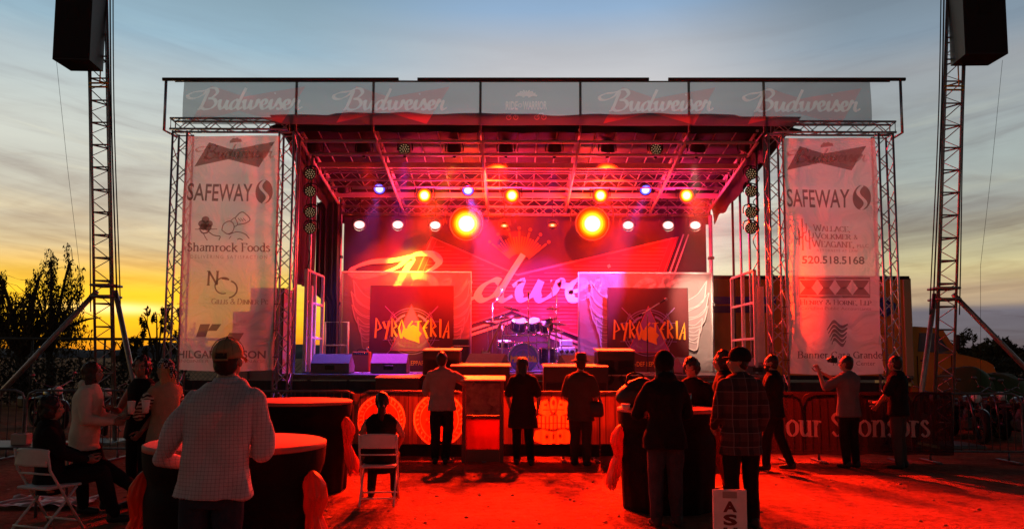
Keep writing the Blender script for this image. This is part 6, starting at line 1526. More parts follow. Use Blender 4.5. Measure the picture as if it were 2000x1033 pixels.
# one relaxed right hand: wrist at the origin, fingers along -z, palm facing -x, thumb towards +y
def make_hand(curl=1.0):
    m = MB()
    m.loft([((0, 0, .02), .017, .027, None), ((0, 0, -.01), .018, .028, None), ((-.001, .004, -.05), .016, .040, None), ((-.003, .002, -.085), .014, .041, None), ((-.004, .0, -.095), .010, .036, None)], 14)
    for y, ln, r in ((.030, .072, .0088), (.010, .080, .0090), (-.011, .074, .0086), (-.030, .058, .0078)):
        p = Vector((-.002, y, -.088)); pts = [p]; a = R(14)*curl
        for k, f in enumerate((.45, .32, .25)):
            d = Vector((-math.sin(a), y*.6*(1-k*.3), -math.cos(a))).normalized(); p = p+d*ln*f; pts.append(p); a += R(28+6*k)*curl
        m.limb(pts, [r*1.08, r, r*.93, r*.80], 8)
    p = Vector((-.006, .030, -.028)); m.limb([p, p+Vector((-.012, .028, -.028)), p+Vector((-.022, .040, -.058)), p+Vector((-.032, .040, -.080))], [.014, .0115, .010, .0085], 8)
    return remesh(m, .0048, 2)
HAND_R = {False: make_hand(1.0), True: make_hand(2.1)}
SKIN = mat('skin', (.34, .19, .13), .55, var=.12, vscale=6); SKIN2 = mat('tanned skin', (.27, .14, .09), .55, var=.12, vscale=6)
def cloth(name, col, var=.15, rough=.9, spec=.08): return mat(name, col, rough, var=var, vscale=5, bump=.35, bscale=90, spec=spec)
HAIRD = mat('dark hair', (.02, .013, .01), .5, var=.4, vscale=40, stretch=(4, 4, .4)); HAIRB = mat('brown hair', (.040, .020, .012), .5, var=.4, vscale=40, stretch=(4, 4, .4)); HAIRL = mat('blond hair', (.38, .24, .10), .5, var=.35, vscale=40, stretch=(4, 4, .4))
DENIM = cloth('dark denim', (.035, .04, .06), .3); BLKC = cloth('black cotton', (.016, .014, .015)); SHOE = mat('dark shoe', (.02, .018, .018), .6)
def lerp(a, b, t): return Vector(a).lerp(Vector(b), t)

def person(lab, px, Y, face=0, H=1.75, top=None, sleeve='short', hem=.86, bottom=None, skirt=None, hair=HAIRD, hairstyle='short', hat=None, skin=None, female=False, build=1.0,
           re=None, rh=None, le=None, lh=None, rk=None, ra=None, lk=None, la=None, lean=(0, 0), head_yaw=0, head_pitch=0, seat=0.0, voxel=.014, curl=False, fold=.008, extra=None, group='people watching the concert', top_mats=None, hood=False, tank=False, loose=1.0):
    """local frame: +y is where the person looks, +x the person's right hand side, built 1.75 m tall and scaled"""
    skin = skin or SKIN
    root = thing('person', lab, 'person', (at(px, 900, Y).x, Y, 0), R(face), group)
    sc = H/1.75; root.scale = (sc, sc, sc)
    sh = (.175 if female else .195)*(.5+.5*build); hw = .095
    pel = Vector((0, 0, .93-seat)); lx, ly = lean; che = pel+Vector((lx*.6, ly*.6, .36)); nek = pel+Vector((lx, ly, .55)); 
    def off(z): return Vector((lx*max(0, min(1.2, (z-pel.z)/.55)), ly*max(0, min(1.2, (z-pel.z)/.55)), 0))
    S = {1: nek+Vector((sh*.95, 0, -.085)), -1: nek+Vector((-sh*.95, 0, -.085))}
    dE = lambda s: Vector((s*(sh+.055), -.02, nek.z-.34)); dH = lambda s: Vector((s*(sh+.065), .07, nek.z-.60))
    E = {1: Vector(re) if re else dE(1)+off(1.1), -1: Vector(le) if le else dE(-1)+off(1.1)}
    Hn = {1: Vector(rh) if rh else dH(1)+off(.9), -1: Vector(lh) if lh else dH(-1)+off(.9)}
    HP = {s: pel+Vector((s*hw, 0, -.02)) for s in (1, -1)}
    Kn = {1: Vector(rk) if rk else Vector((hw*1.05, .015, .49)), -1: Vector(lk) if lk else Vector((-hw*1.05, .015, .49))}
    An = {1: Vector(ra) if ra else Vector((hw*1.1, -.02, .085)), -1: Vector(la) if la else Vector((-hw*1.1, -.02, .085))}
    hip_w, wai, chw = (.165, .125, .155) if female else (.160, .145, .175)
    hip_w *= build; wai *= build; chw *= .4+.6*build
    dep = .105*(.4+.6*build)
    def torso(m, o=0.0, z_lo=.80, flare=0.0, top_z=1.0):
        rings = []
        zs = [(pel.z-.14, hip_w*.93, dep*1.05), (pel.z-.02, hip_w, dep*1.12), (pel.z+.08, (hip_w+wai)/2, dep*1.02), (pel.z+.19, wai, dep), (pel.z+.30, (wai+chw)/2, dep*1.08), (pel.z+.40, chw, dep*1.14),
              (nek.z-.09, sh*1.02, dep*.98), (nek.z-.045, sh*.86, dep*.84), (nek.z-.005, sh*.58, dep*.68), (nek.z+.025, sh*.40, dep*.60)]
        lo = pel.z-.93+z_lo
        zs = [q for q in zs if q[0] > lo+.03]; rings.append((Vector((0, 0, lo))+off(lo), max(hip_w, .182*(.5+.5*build))*(1.0+flare)+o*1.25, dep*(1.15+flare)+o*1.25, None))
        for z, a, b in zs:
            if z < lo-.001: continue
            rings.append((Vector((0, 0, z))+off(z), (max(a, .182*(.5+.5*build)) if o > 0 and z < pel.z+.03 else a)+o, b+o, None))
        m.loft(rings, 20)
    # body: one continuous skin
    b = MB(); torso(b, -.020)
    b.limb([nek+Vector((0, -.005, -.04)), nek+Vector((lx*.1, .015, .06))], [.062, .056])
    hc = nek+Vector((lx*.15, .03+ly*.1, .158)); HM = Matrix.Translation(hc) @ Matrix.Rotation(R(-head_yaw), 4, 'Z') @ Matrix.Rotation(R(-head_pitch), 4, 'X')
    hd = MB(); hd.ball((0, -.012, .025), (.076, .095, .098), n=18, m=12); hd.ball((0, .028, -.045), (.058, .062, .075), n=16, m=10); hd.ball((0, .055, -.088), (.030, .030, .024), n=10, m=8)
    hd.limb([(0, .082, .012), (0, .104, -.018), (0, .108, -.030)], [.008, .012, .014], 8); hd.ball((0, .086, .030), (.045, .016, .010), n=12, m=6); hd.ball((0, .086, -.058), (.024, .012, .007), n=10, m=6); hd.ball((0, .084, -.070), (.020, .012, .007), n=10, m=6)
    for s in (1, -1): hd.ball((s*.078, -.012, -.012), (.012, .022, .034), n=10, m=8); hd.ball((s*.046, .060, -.02), (.022, .022, .018), n=10, m=6)
    hd.xf(HM); b.join(hd)
    for s in (1, -1):
        c_ = .84 if (top is not None and not tank) else 1.0; f_ = .9 if sleeve == 'long' and not tank else 1.0
        b.limb([S[s]-Vector((s*.012, 0, .005)), lerp(S[s], E[s], .45), E[s]], [.056*c_, .048*c_, .040*f_]); b.limb([E[s], lerp(E[s], Hn[s], .35), Hn[s]], [.040*f_, .039*f_, .027])
        b.limb([HP[s], lerp(HP[s], Kn[s], .5), Kn[s]], [.080, .070, .050]); b.limb([Kn[s], lerp(Kn[s], An[s], .35), An[s]], [.054, .054, .036])
    body = remesh(b, voxel)
    for s in (1, -1):
        d = (Hn[s]-E[s]).normalized(); z = -d; fw = Vector((0, 1, 0)) if abs(d.y) < .85 else Vector((0, 0, 1)); yv = (fw-z*fw.dot(z)).normalized(); xv = yv.cross(z)
        M = Matrix(((xv.x, yv.x, z.x, Hn[s].x), (xv.y, yv.y, z.y, Hn[s].y), (xv.z, yv.z, z.z, Hn[s].z), (0, 0, 0, 1)))
        hm_ = HAND_R[curl]
        if s == 1: body.join(hm_, M)
        else:
            q = MB(); q.v = [(-x, y, z_) for x, y, z_ in hm_.v]; q.f = [f[::-1] for f in hm_.f]; q.sm = list(hm_.sm); body.join(q, M)
    bo = body.build('body', skin, root, local=True)
    # eyes
    m = MB()
    for s in (1, -1): m.ball((s*.032, .072, .008), (.010, .008, .007), n=10, m=6)
    m.xf(HM); m.build('eyes', mat('eye', (.05, .04, .035), .2), root, local=True)
    # trousers
    if bottom is not None:
        t_ = MB()
        t_.loft([(pel+Vector((0, 0, -.15)), hip_w*.88, dep*1.1, None), (pel+Vector((0, 0, -.02)), hip_w+.004, dep*1.12+.004, None), (pel+Vector((0, 0, .07)), (hip_w+wai)/2, dep*1.02, None)], 20)
        for s in (1, -1):
            t_.limb([HP[s], lerp(HP[s], Kn[s], .5), Kn[s]], [.090, .087*loose, .070*loose]); t_.limb([Kn[s], lerp(Kn[s], An[s], .4), lerp(Kn[s], An[s], .97)], [.070*loose, .068*loose, .056*loose])
        folds(remesh(t_, voxel, 3), fold*.8, 8, 5, px*.1).build('trousers', bottom, root, local=True)
    # shoes
    m = MB()
    for s in (1, -1):
        sh_d = (An[s]-Kn[s]); tip = .0
        c = An[s]; m.limb([c+Vector((0, -.03, -.035)), c+Vector((0, .07, -.045)), c+Vector((s*.01, .15, -.052))], [.046, .043, .034], 12); m.ball(c+Vector((0, -.02, 0)), (.048, .055, .05), n=12, m=8)
    m = remesh(m, .012, 2); m.v = [(x, y, max(z, .004)) for x, y, z in m.v]; m.build('shoes', SHOE, root, local=True)
    # upper garment
    if top is not None:
        t_ = MB(); o = .028*loose
        torso(t_, o, hem, .04 if not skirt else 0)
        if not tank:
            for s in (1, -1):
                if sleeve == 'long': t_.limb([S[s]+Vector((-s*.015, 0, .0)), lerp(S[s], E[s], .5), E[s]], [.074, .066*loose, .056*loose]); t_.limb([E[s], lerp(E[s], Hn[s], .4), lerp(E[s], Hn[s], .95)], [.056*loose, .054*loose, .042])
                elif sleeve == 'short': t_.limb([S[s]+Vector((-s*.015, 0, .0)), lerp(S[s], E[s], .5), lerp(S[s], E[s], .78)], [.074, .070*loose, .066*loose])
                elif sleeve == 'rolled': t_.limb([S[s]+Vector((-s*.015, 0, .0)), lerp(S[s], E[s], .5), E[s]], [.074, .066*loose, .056*loose]); t_.limb([E[s], lerp(E[s], Hn[s], .5)], [.056*loose, .050])
        else:
            for s in (1, -1): t_.limb([S[s]+Vector((-s*.05, 0, .03)), S[s]+Vector((-s*.05, -.02, -.10))], [.045, .04])
        if hood: t_.ball(nek+Vector((0, -.05, .02)), (.11, .08, .07))
        if not tank: t_.loft([(nek+Vector((0, -.005, -.03)), .085, .085, None), (nek+Vector((0, .0, .05)), .066, .068, None)], 16)
        g_ = remesh(t_, voxel, 3)
        if voxel < .01: g_ = folds(g_, .040, 3.6, 1.5, 5.5)
        g_ = folds(g_, fold, 8, 3.5, px*.13); g_.build('shirt', top, root, local=True)
    if skirt:
        sm_, z_lo = skirt; m = MB(); m.loft([(pel+Vector((0, 0, .22)), wai+.02, dep+.02, None), (pel, hip_w+.03, dep*1.1+.035, None), (Vector((0, .0, z_lo)), hip_w*1.1+.05, dep*1.2+.06, None), (Vector((0, 0, z_lo-.01)), hip_w+.02, dep+.02, None)], 24)
        folds(remesh(m, voxel, 2), fold, 9, 2, 3).build('tunic', sm_, root, local=True)
    # hair and hats
    if hair is not None:
        h_ = MB(); h_.ball((0, -.024, .030), (.083, .098, .099), n=18, m=12)
        if hairstyle in ('short', 'thin'): h_.ball((0, -.045, -.035), (.078, .062, .07), n=14, m=10)
        if hairstyle == 'bob': h_.ball((0, -.030, .03), (.098, .105, .108), n=16, m=12); h_.ball((0, -.022, -.05), (.104, .088, .10), n=16, m=12); h_.ball((0, -.035, -.12), (.105, .080, .075), n=14, m=10); h_.ball((0, -.04, -.17), (.085, .062, .05), n=14, m=10)
        if hairstyle == 'long': h_.ball((0, -.028, .03), (.092, .104, .106), n=16, m=12); h_.loft([((0, -.03, .06), .085, .085, None), ((0, -.05, -.05), .098, .07, None), ((0, -.075, -.17), .115, .055, None), ((0, -.085, -.30), .10, .045, None), ((0, -.085, -.40), .05, .03, None)], 18)
        if hairstyle == 'pony': h_.ball((0, -.05, -.03), (.066, .055, .06), n=14, m=10); h_.limb([(0, -.11, .0), (.01, -.15, -.06), (.0, -.14, -.17), (.01, -.12, -.26)], [.03, .042, .036, .015], 10)
        if hairstyle == 'tousled':
            h_.ball((0, -.03, .03), (.098, .108, .11), n=16, m=12); h_.ball((0, -.035, -.03), (.102, .085, .10), n=16, m=12)
        rm = remesh(h_, .009, 2)
        # keep the face free
        fv = lambda p: 1 if p[1] > .060 and p[2] < .066 else 0
        rm.v = [(p[0]*(1-.35*fv(p)), p[1]-.055*fv(p), p[2]) for p in rm.v]
        rm = folds(rm, {'thin': .003, 'short': .008, 'pony': .010}.get(hairstyle, .018), 26, 5 if hairstyle in ('long', 'pony', 'bob') else 18, 2); rm.xf((HM @ Matrix.Scale(.93, 4)) if hat else HM); rm.build('hair', hair, root, local=True)
    if hat: hat(root, HM)
    if extra: extra(root, dict(S=S, E=E, H=Hn, pel=pel, nek=nek, HM=HM, hc=hc, rot=root))
    return root
KHA = mat('tan cap cloth', (.34, .25, .12), .85, var=.15, vscale=12, bump=.4, bscale=200)
def ball_cap(mt, fwd=True):
    def f(root, HM):
        m = MB(); m.ball((0, -.012, .036), (.088, .108, .096), n=28, m=16)
        m.f = [q for q in m.f if sum(m.v[i][2] for i in q)/4 > .012 and not (sum(m.v[i][1] for i in q)/4 < -.085 and sum(m.v[i][2] for i in q)/4 < .046 and abs(sum(m.v[i][0] for i in q)/4) < .040)]; m.sm = [True]*len(m.f)
        m.xf(HM); c = m.build('cap', mt, root, local=True)
        so = c.modifiers.new('thick', 'SOLIDIFY'); so.thickness = .004
        m = MB(); m.tube([(x, -.012-.113*math.sqrt(max(0, 1-(x/.096)**2)), .014) for x in np.linspace(-.045, .045, 9)], .007, 6); m.xf(HM); m.build('cap_strap', mt, c, local=True)
        m = MB(); m.ball((0, -.012, .139), (.012, .012, .007), n=10, m=6); m.xf(HM); m.build('cap_button', mt, c, local=True)
        m = MB()
        for k in range(6):
            a = math.pi*k/6+.26; m.tube([(.0955*math.cos(a)*math.cos(t), -.012+.1135*math.sin(a)*math.cos(t), .040+.0995*math.sin(t)) for t in np.linspace(-.2, math.pi+.2, 22)], .0018, 4)
        m.f = [q for q in m.f if sum(m.v[i][2] for i in q)/len(q) > .03]; m.sm = [True]*len(m.f); m.xf(HM); m.build('cap_seam', mat('cap seam', (.20, .15, .08), .9), c, local=True)
        m = MB()
        m.sheet(lambda u, v: ((u-.5)*2*.085*(1-.35*v*v), .075+.095*v*math.sqrt(max(0, 1-((u-.5)*1.7)**2)), .030-.03*v-.03*((u-.5)*2)**2), 14, 6); m.xf(HM); w = m.build('brim', mt, c, local=True); w.modifiers.new('thick', 'SOLIDIFY').thickness = .004
    return f
def brim_hat(mt):
    def f(root, HM):
        m = MB(); m.lathe([(.16, .02), (.158, .032), (.10, .045), (.097, .10), (.085, .155), (.05, .172), (0, .168)], (0, -.01, .015), (0, 0, 1), n=28, caps=False); m.v = [(x, y*1.1, z+.10*x*x*4-(.4*max(0, y-.08))) for x, y, z in m.v]; m.xf(HM); m.build('hat', mt, root, local=True)
    return f
def beanie(mt):
    def f(root, HM):
        m = MB(); m.ball((0, -.02, .04), (.094, .112, .105), n=24, m=14); m.f = [q for q in m.f if sum(m.v[i][2] for i in q)/len(q) > .0]; m.sm = [True]*len(m.f); m.xf(HM); c = m.build('knit_cap', mt, root, local=True); c.modifiers.new('thick', 'SOLIDIFY').thickness = .006
        m = MB(); m.ball((0, .08, .03), (.075, .075, .012), n=16, m=8); m.xf(HM); m.build('brim', mt, c, local=True)
    return f
def check_cloth(name, base, line, nx=62.0, nz=62.0, w=.16, big=None):
    """woven check: thin dark threads both ways on a pale ground"""
    m = cloth(name, base); t = m.node_tree; b = t.nodes['Principled BSDF']
    c = t.nodes.new('ShaderNodeTexCoord'); sp = t.nodes.new('ShaderNodeSeparateXYZ'); t.links.new(c.outputs['Object'], sp.inputs[0])
    def th(sock, n, w_):
        a = t.nodes.new('ShaderNodeMath'); a.operation = 'MULTIPLY'; t.links.new(sock, a.inputs[0]); a.inputs[1].default_value = n
        f = t.nodes.new('ShaderNodeMath'); f.operation = 'FRACT'; t.links.new(a.outputs[0], f.inputs[0])
        l = t.nodes.new('ShaderNodeMath'); l.operation = 'LESS_THAN'; t.links.new(f.outputs[0], l.inputs[0]); l.inputs[1].default_value = w_; return l.outputs[0]
    old = b.inputs['Base Color'].links[0].from_socket
    def mx(f, a, col, k):
        n = t.nodes.new('ShaderNodeMix'); n.data_type = 'RGBA'; q = t.nodes.new('ShaderNodeMath'); q.operation = 'MULTIPLY'; t.links.new(f, q.inputs[0]); q.inputs[1].default_value = k
        t.links.new(q.outputs[0], n.inputs['Factor']); t.links.new(a, n.inputs[6]); n.inputs[7].default_value = (*col, 1); return n.outputs[2]
    v = mx(th(sp.outputs[0], nx, w), old, line, .36); v = mx(th(sp.outputs[2], nz, w), v, line, .36)
    if big:
        v = mx(th(sp.outputs[0], big[0], .45), v, big[1], .6); v = mx(th(sp.outputs[2], big[0], .45), v, big[1], .6); v = mx(th(sp.outputs[2], big[0], .06), v, big[2], .8); v = mx(th(sp.outputs[0], big[0], .06), v, big[2], .8)
    t.links.new(v, b.inputs['Base Color']); return m
SHIRT = check_cloth('fine checked shirt', (.52, .48, .50), (.05, .05, .09), 46, 46, .13)
PLAID = check_cloth('plaid flannel', (.09, .05, .05), (.02, .01, .01), 40, 40, .1, (7.5, (.025, .02, .025), (.17, .13, .13)))
CREAM = cloth('cream sweatshirt', (.70, .62, .50)); PALE = cloth('pale work shirt', (.28, .22, .20)); GREY = cloth('grey t-shirt', (.13, .135, .14)); JEAN = cloth('worn jeans', (.045, .045, .055), .35); GREYP = cloth('grey trousers', (.06, .056, .052)); TUN = cloth('dark tunic', (.03, .016, .016)); OLV = cloth('olive jacket', (.07, .05, .035))

# the man nearest to the lens
person('man seen from behind in a tan cap and pale checked shirt, nearest to the viewer', 415, 4.75, face=3, H=1.80, lean=(.05, .02), top=SHIRT, sleeve='long', hem=.84, bottom=DENIM, hair=HAIRD, hairstyle='short', hat=ball_cap(KHA), build=1.06, loose=1.04,
       re=(.278, .06, 1.10), rh=(.12, .30, 1.07), le=(-.312, .02, 1.05), lh=(-.16, .27, .98), head_yaw=6, head_pitch=-6, voxel=.008, fold=.009)
# left group
def cup_in(side, col=(.75, .70, .62)):
    def f(root, J):
        pass
    return f
def glasses(root, J): pass
person('woman in a cream hooded sweatshirt with bobbed brown hair, standing sideways', 163, 8.6, face=-78, H=1.63, top=CREAM, sleeve='long', hem=.74, bottom=BLKC, hair=HAIRB, hairstyle='bob', female=True, build=1.15, loose=1.12, hood=True, re=(.25, .08, 1.10), rh=(.12, .33, 1.06), le=(-.25, .1, 1.1), lh=(-.1, .34, 1.08), lean=(0, .03), ra=(.1, .05, .085), la=(-.1, .24, .085), lk=(-.1, .16, .50), fold=.012)
person('dark haired woman in a black tank top with bare shoulders, facing the crowd', 272, 8.9, face=155, H=1.70, top=BLKC, tank=True, hem=.80, bottom=BLKC, hair=HAIRD, hairstyle='tousled', female=True, skin=SKIN2, re=(.26, .10, 1.12), rh=(.06, .34, 1.16), le=(-.25, .0, 1.10), lh=(-.20, .15, .90), head_yaw=-35, curl=True)
BAND = mat('polka dot bandana', (.02, .02, .025), .8); t = BAND.node_tree; b = t.nodes['Principled BSDF']; c = t.nodes.new('ShaderNodeTexCoord'); vo = t.nodes.new('ShaderNodeTexVoronoi'); vo.inputs['Scale'].default_value = 42; vo.inputs['Randomness'].default_value = .25
t.links.new(c.outputs['Object'], vo.inputs['Vector']); rr = t.nodes.new('ShaderNodeValToRGB'); rr.color_ramp.interpolation = 'CONSTANT'; rr.color_ramp.elements[0].color = (.7, .68, .65, 1); rr.color_ramp.elements[1].position = .34; rr.color_ramp.elements[1].color = (.02, .02, .025, 1); t.links.new(vo.outputs['Distance'], rr.inputs[0]); t.links.new(rr.outputs[0], b.inputs['Base Color'])
ZEB = mat('zebra print', (.5, .45, .38), .8); t = ZEB.node_tree; b = t.nodes['Principled BSDF']; c = t.nodes.new('ShaderNodeTexCoord'); wv = t.nodes.new('ShaderNodeTexWave'); wv.inputs['Scale'].default_value = 7; wv.inputs['Distortion'].default_value = 6; wv.bands_direction = 'Z'
t.links.new(c.outputs['Object'], wv.inputs['Vector']); rr = t.nodes.new('ShaderNodeValToRGB'); rr.color_ramp.interpolation = 'CONSTANT'; rr.color_ramp.elements[0].color = (.02, .018, .018, 1); rr.color_ramp.elements[1].position = .45; rr.color_ramp.elements[1].color = (.48, .42, .33, 1); t.links.new(wv.outputs[0], rr.inputs[0]); t.links.new(rr.outputs[0], b.inputs['Base Color'])
def bandana(root, HM):
    m = MB(); m.ball((0, -.018, .045), (.090, .106, .098), n=24, m=14); m.f = [q for q in m.f if sum(m.v[i][2] for i in q)/len(q) > .018]; m.sm = [True]*len(m.f); m.ball((0, -.13, .02), (.03, .025, .02)); m.tube([(0, -.13, .02), (.03, -.16, -.05), (.02, -.17, -.10)], [.02, .018, .006], 6); m.tube([(0, -.13, .02), (-.03, -.16, -.04), (-.03, -.17, -.09)], [.02, .018, .006], 6); m.xf(HM); m.build('bandana', BAND, root, local=True)
def zebra_sleeves(root, J):
    m = MB()
    for s in (1, -1): m.limb([lerp(J['S'][s], J['E'][s], .25), J['E'][s], lerp(J['E'][s], J['H'][s], .5)], [.080, .068, .060])
    folds(remesh(m, .014, 2), .006, 9, 6, 4).build('sleeves', ZEB, root, local=True)
person('blond woman in a polka dot bandana and zebra print top, holding a cup', 318, 8.7, face=62, H=1.66, extra=zebra_sleeves, top=cloth('tan knit top', (.34, .27, .18)), sleeve='rolled', hem=.80, bottom=cloth('tan trousers', (.22, .17, .12)), hair=HAIRL, hairstyle='long', hat=bandana, female=True, re=(.24, .12, 1.12), rh=(.10, .36, 1.18), le=(-.24, .14, 1.12), lh=(-.10, .37, 1.16), curl=True, skin=SKIN)
person('dark clothed person sitting on the white folding chair with crossed legs', 100, 7.8, face=-56, H=1.72, top=BLKC, sleeve='long', hem=.88, bottom=BLKC, hair=HAIRD, hairstyle='tousled', seat=.43, re=(.25, .06, .78), rh=(.12, .30, .68), le=(-.25, .06, .78), lh=(-.12, .32, .68), rk=(.10, .46, .54), ra=(.13, .58, .10), lk=(-.06, .46, .60), la=(.12, .86, .28), lean=(0, -.04), loose=1.08)
# centre
person('seated woman in a black sleeveless top with a dark ponytail, seen from behind', 744, 9.3, face=4, H=1.70, top=BLKC, tank=True, hem=.90, bottom=BLKC, hair=HAIRD, hairstyle='pony', female=True, build=1.05, seat=.43, re=(.25, .05, .80), rh=(.20, .30, .66), le=(-.25, .06, .80), lh=(-.15, .30, .66), rk=(.13, .43, .52), ra=(.15, .35, .085), lk=(-.13, .43, .52), la=(-.15, .36, .085))
person('man in a pale loose shirt leaning his arm on the display stand', 862, 12.55, face=8, H=1.79, top=PALE, sleeve='long', hem=.84, bottom=BLKC, hair=HAIRD, hairstyle='short', build=1.08, loose=1.15, re=(.40, .12, 1.27), rh=(.56, .18, 1.22), le=(-.25, .12, 1.12), lh=(-.10, .3, 1.08), head_yaw=20, fold=.014, ra=(.06, -.05, .085), la=(-.10, .0, .085))
person('long haired woman in a dark tunic and leggings standing at the barrier', 1021, 12.45, face=-6, H=1.70, top=TUN, sleeve='short', hem=.85, bottom=BLKC, skirt=(TUN, .62), hair=HAIRD, hairstyle='long', female=True, build=1.12, loose=1.1, head_yaw=35, re=(.26, .04, 1.12), rh=(.24, .14, .92), le=(-.26, .06, 1.12), lh=(-.22, .16, .92), ra=(.14, -.03, .085), la=(-.10, .02, .085))
BAG = mat('dark leather bag', (.025, .018, .015), .5, bump=.2, bscale=40)
person('person in a brimmed hat and loose dark shirt standing at the barrier', 1134, 12.45, face=-25, H=1.73, top=OLV, sleeve='short', hem=.72, bottom=cloth('brown trousers', (.05, .032, .025)), hair=HAIRD, hairstyle='short', hat=brim_hat(mat('brown felt hat', (.06, .03, .02), .8)), build=1.16, loose=1.18, head_yaw=-25, re=(.25, .02, 1.11), rh=(.20, .18, .98), le=(-.27, .0, 1.1), lh=(-.2, .2, 1.0), fold=.012)
q = at(1163, 770, 12.35); r_ = thing('shoulder_bag', 'dark shoulder bag hanging at the side of the person in the brimmed hat', 'bag', (q.x, 12.35, .78))
m = MB(); m.loft([((0, 0, 0), .10, .06, None), ((0, 0, .03), .135, .075, None), ((0, 0, .20), .12, .06, None), ((0, 0, .25), .09, .03, None)], 18); m.build('pouch', BAG, r_, local=True)
m = MB(); m.tube(smooth_pts([(-.10, 0, .23), (-.13, .02, .50), (-.10, .06, .66), (-.02, .08, .52), (.10, .02, .23)], 5), .011, 6); m.build('strap', BAG, r_, local=True)
# right group
person('hooded woman in a black top and worn jeans standing at the table', 1300, 8.0, face=6, H=1.76, top=BLKC, sleeve='long', hem=.78, bottom=JEAN, hair=HAIRD, hairstyle='long', female=True, build=1.1, loose=1.12, hood=True, re=(.27, .08, 1.12), rh=(.16, .33, 1.12), le=(-.27, .08, 1.12), lh=(-.16, .32, 1.1), head_yaw=10, fold=.012,
       hat=lambda root, HM: MB().ball((0, -.03, .02), (.105, .122, .13), n=20, m=14).xf(HM).build('hood', BLKC, root, local=True) and None)
person('dark clothed person leaning over the far side of the table holding a glass', 1362, 9.7, face=150, H=1.70, top=BLKC, sleeve='long', hem=.84, bottom=BLKC, hair=HAIRD, hairstyle='tousled', lean=(.0, .16), re=(.30, .18, 1.10), rh=(.12, .38, 1.22), le=(-.30, .20, 1.12), lh=(-.10, .40, 1.16), head_pitch=28, curl=True)
person('dark haired man in a dark jacket standing behind the man in the plaid shirt', 1418, 9.9, face=70, H=1.79, top=BLKC, sleeve='long', hem=.80, bottom=BLKC, hair=HAIRD, hairstyle='tousled', head_yaw=-5, re=(.25, .05, 1.12), rh=(.18, .22, .95))
person('man in a dark plaid shirt and knit cap with his head turned to the table', 1448, 7.9, face=10, H=1.80, top=PLAID, sleeve='long', hem=.72, bottom=BLKC, hair=HAIRD, hairstyle='short', hat=beanie(BLKC), build=.98, head_yaw=-62, loose=1.08, le=(-.24, .0, 1.12), lh=(-.20, .18, .98), re=(.25, -.02, 1.1), rh=(.22, .12, .90), fold=.010)
BEARD = HAIRD
def beard(root, J):
    m = MB(); m.ball((0, .050, -.085), (.055, .050, .045), n=14, m=10); m.ball((0, .03, -.06), (.066, .06, .03), n=14, m=8); m.xf(J['HM']); m.build('beard', HAIRD, root, local=True)
person('bearded man in a black t-shirt standing sideways and facing the stage front', 1514, 12.0, face=62, H=1.76, top=BLKC, sleeve='short', hem=.80, bottom=BLKC, hair=HAIRD, hairstyle='short', build=1.05, loose=1.08, re=(.26, -.04, 1.12), rh=(.22, .10, .86), le=(-.25, .10, 1.12), lh=(-.12, .30, 1.05), ra=(.10, -.22, .10), rk=(.1, -.06, .50), la=(-.10, .12, .085), lk=(-.1, .10, .50), extra=beard, skin=SKIN)
person('man in a grey t-shirt raising a camera to take a picture', 1661, 12.3, face=26, H=1.75, top=GREY, sleeve='short', hem=.80, bottom=BLKC, hair=HAIRD, hairstyle='short', build=1.05, loose=1.1, le=(-.34, .16, 1.24), lh=(-.30, .30, 1.50), re=(.26, .22, 1.26), rh=(-.08, .38, 1.46), head_yaw=-18, curl=True, fold=.010)
q = at(1629, 703, 12.0); r_ = thing('camera', 'dark compact camera held up by the man in the grey t-shirt', 'camera', (q.x, 12.02, q.z-.05), R(26))
MB().box((0, 0, .05), (.14, .05, .085), bev=.012).build('camera_body', BLACK, r_, local=True); MB().lathe([(.034, 0), (.036, .07), (.028, .075)], (-.01, .02, .05), (0, 1, 0), n=20).build('camera_lens', BLACK, r_, local=True); MB().box((-.02, 0, .105), (.05, .035, .028), bev=.008).build('flash', BLACK, r_, local=True)
person('man in a black t-shirt and grey trousers at the end of the black banner', 1758, 12.25, face=48, H=1.76, top=BLKC, sleeve='short', hem=.82, bottom=GREYP, hair=HAIRD, hairstyle='short', build=1.06, loose=1.1, head_yaw=12, le=(-.28, .10, 1.14), lh=(-.12, .28, .96), re=(.26, .12, 1.1), rh=(.0, .30, 1.02), skin=SKIN)

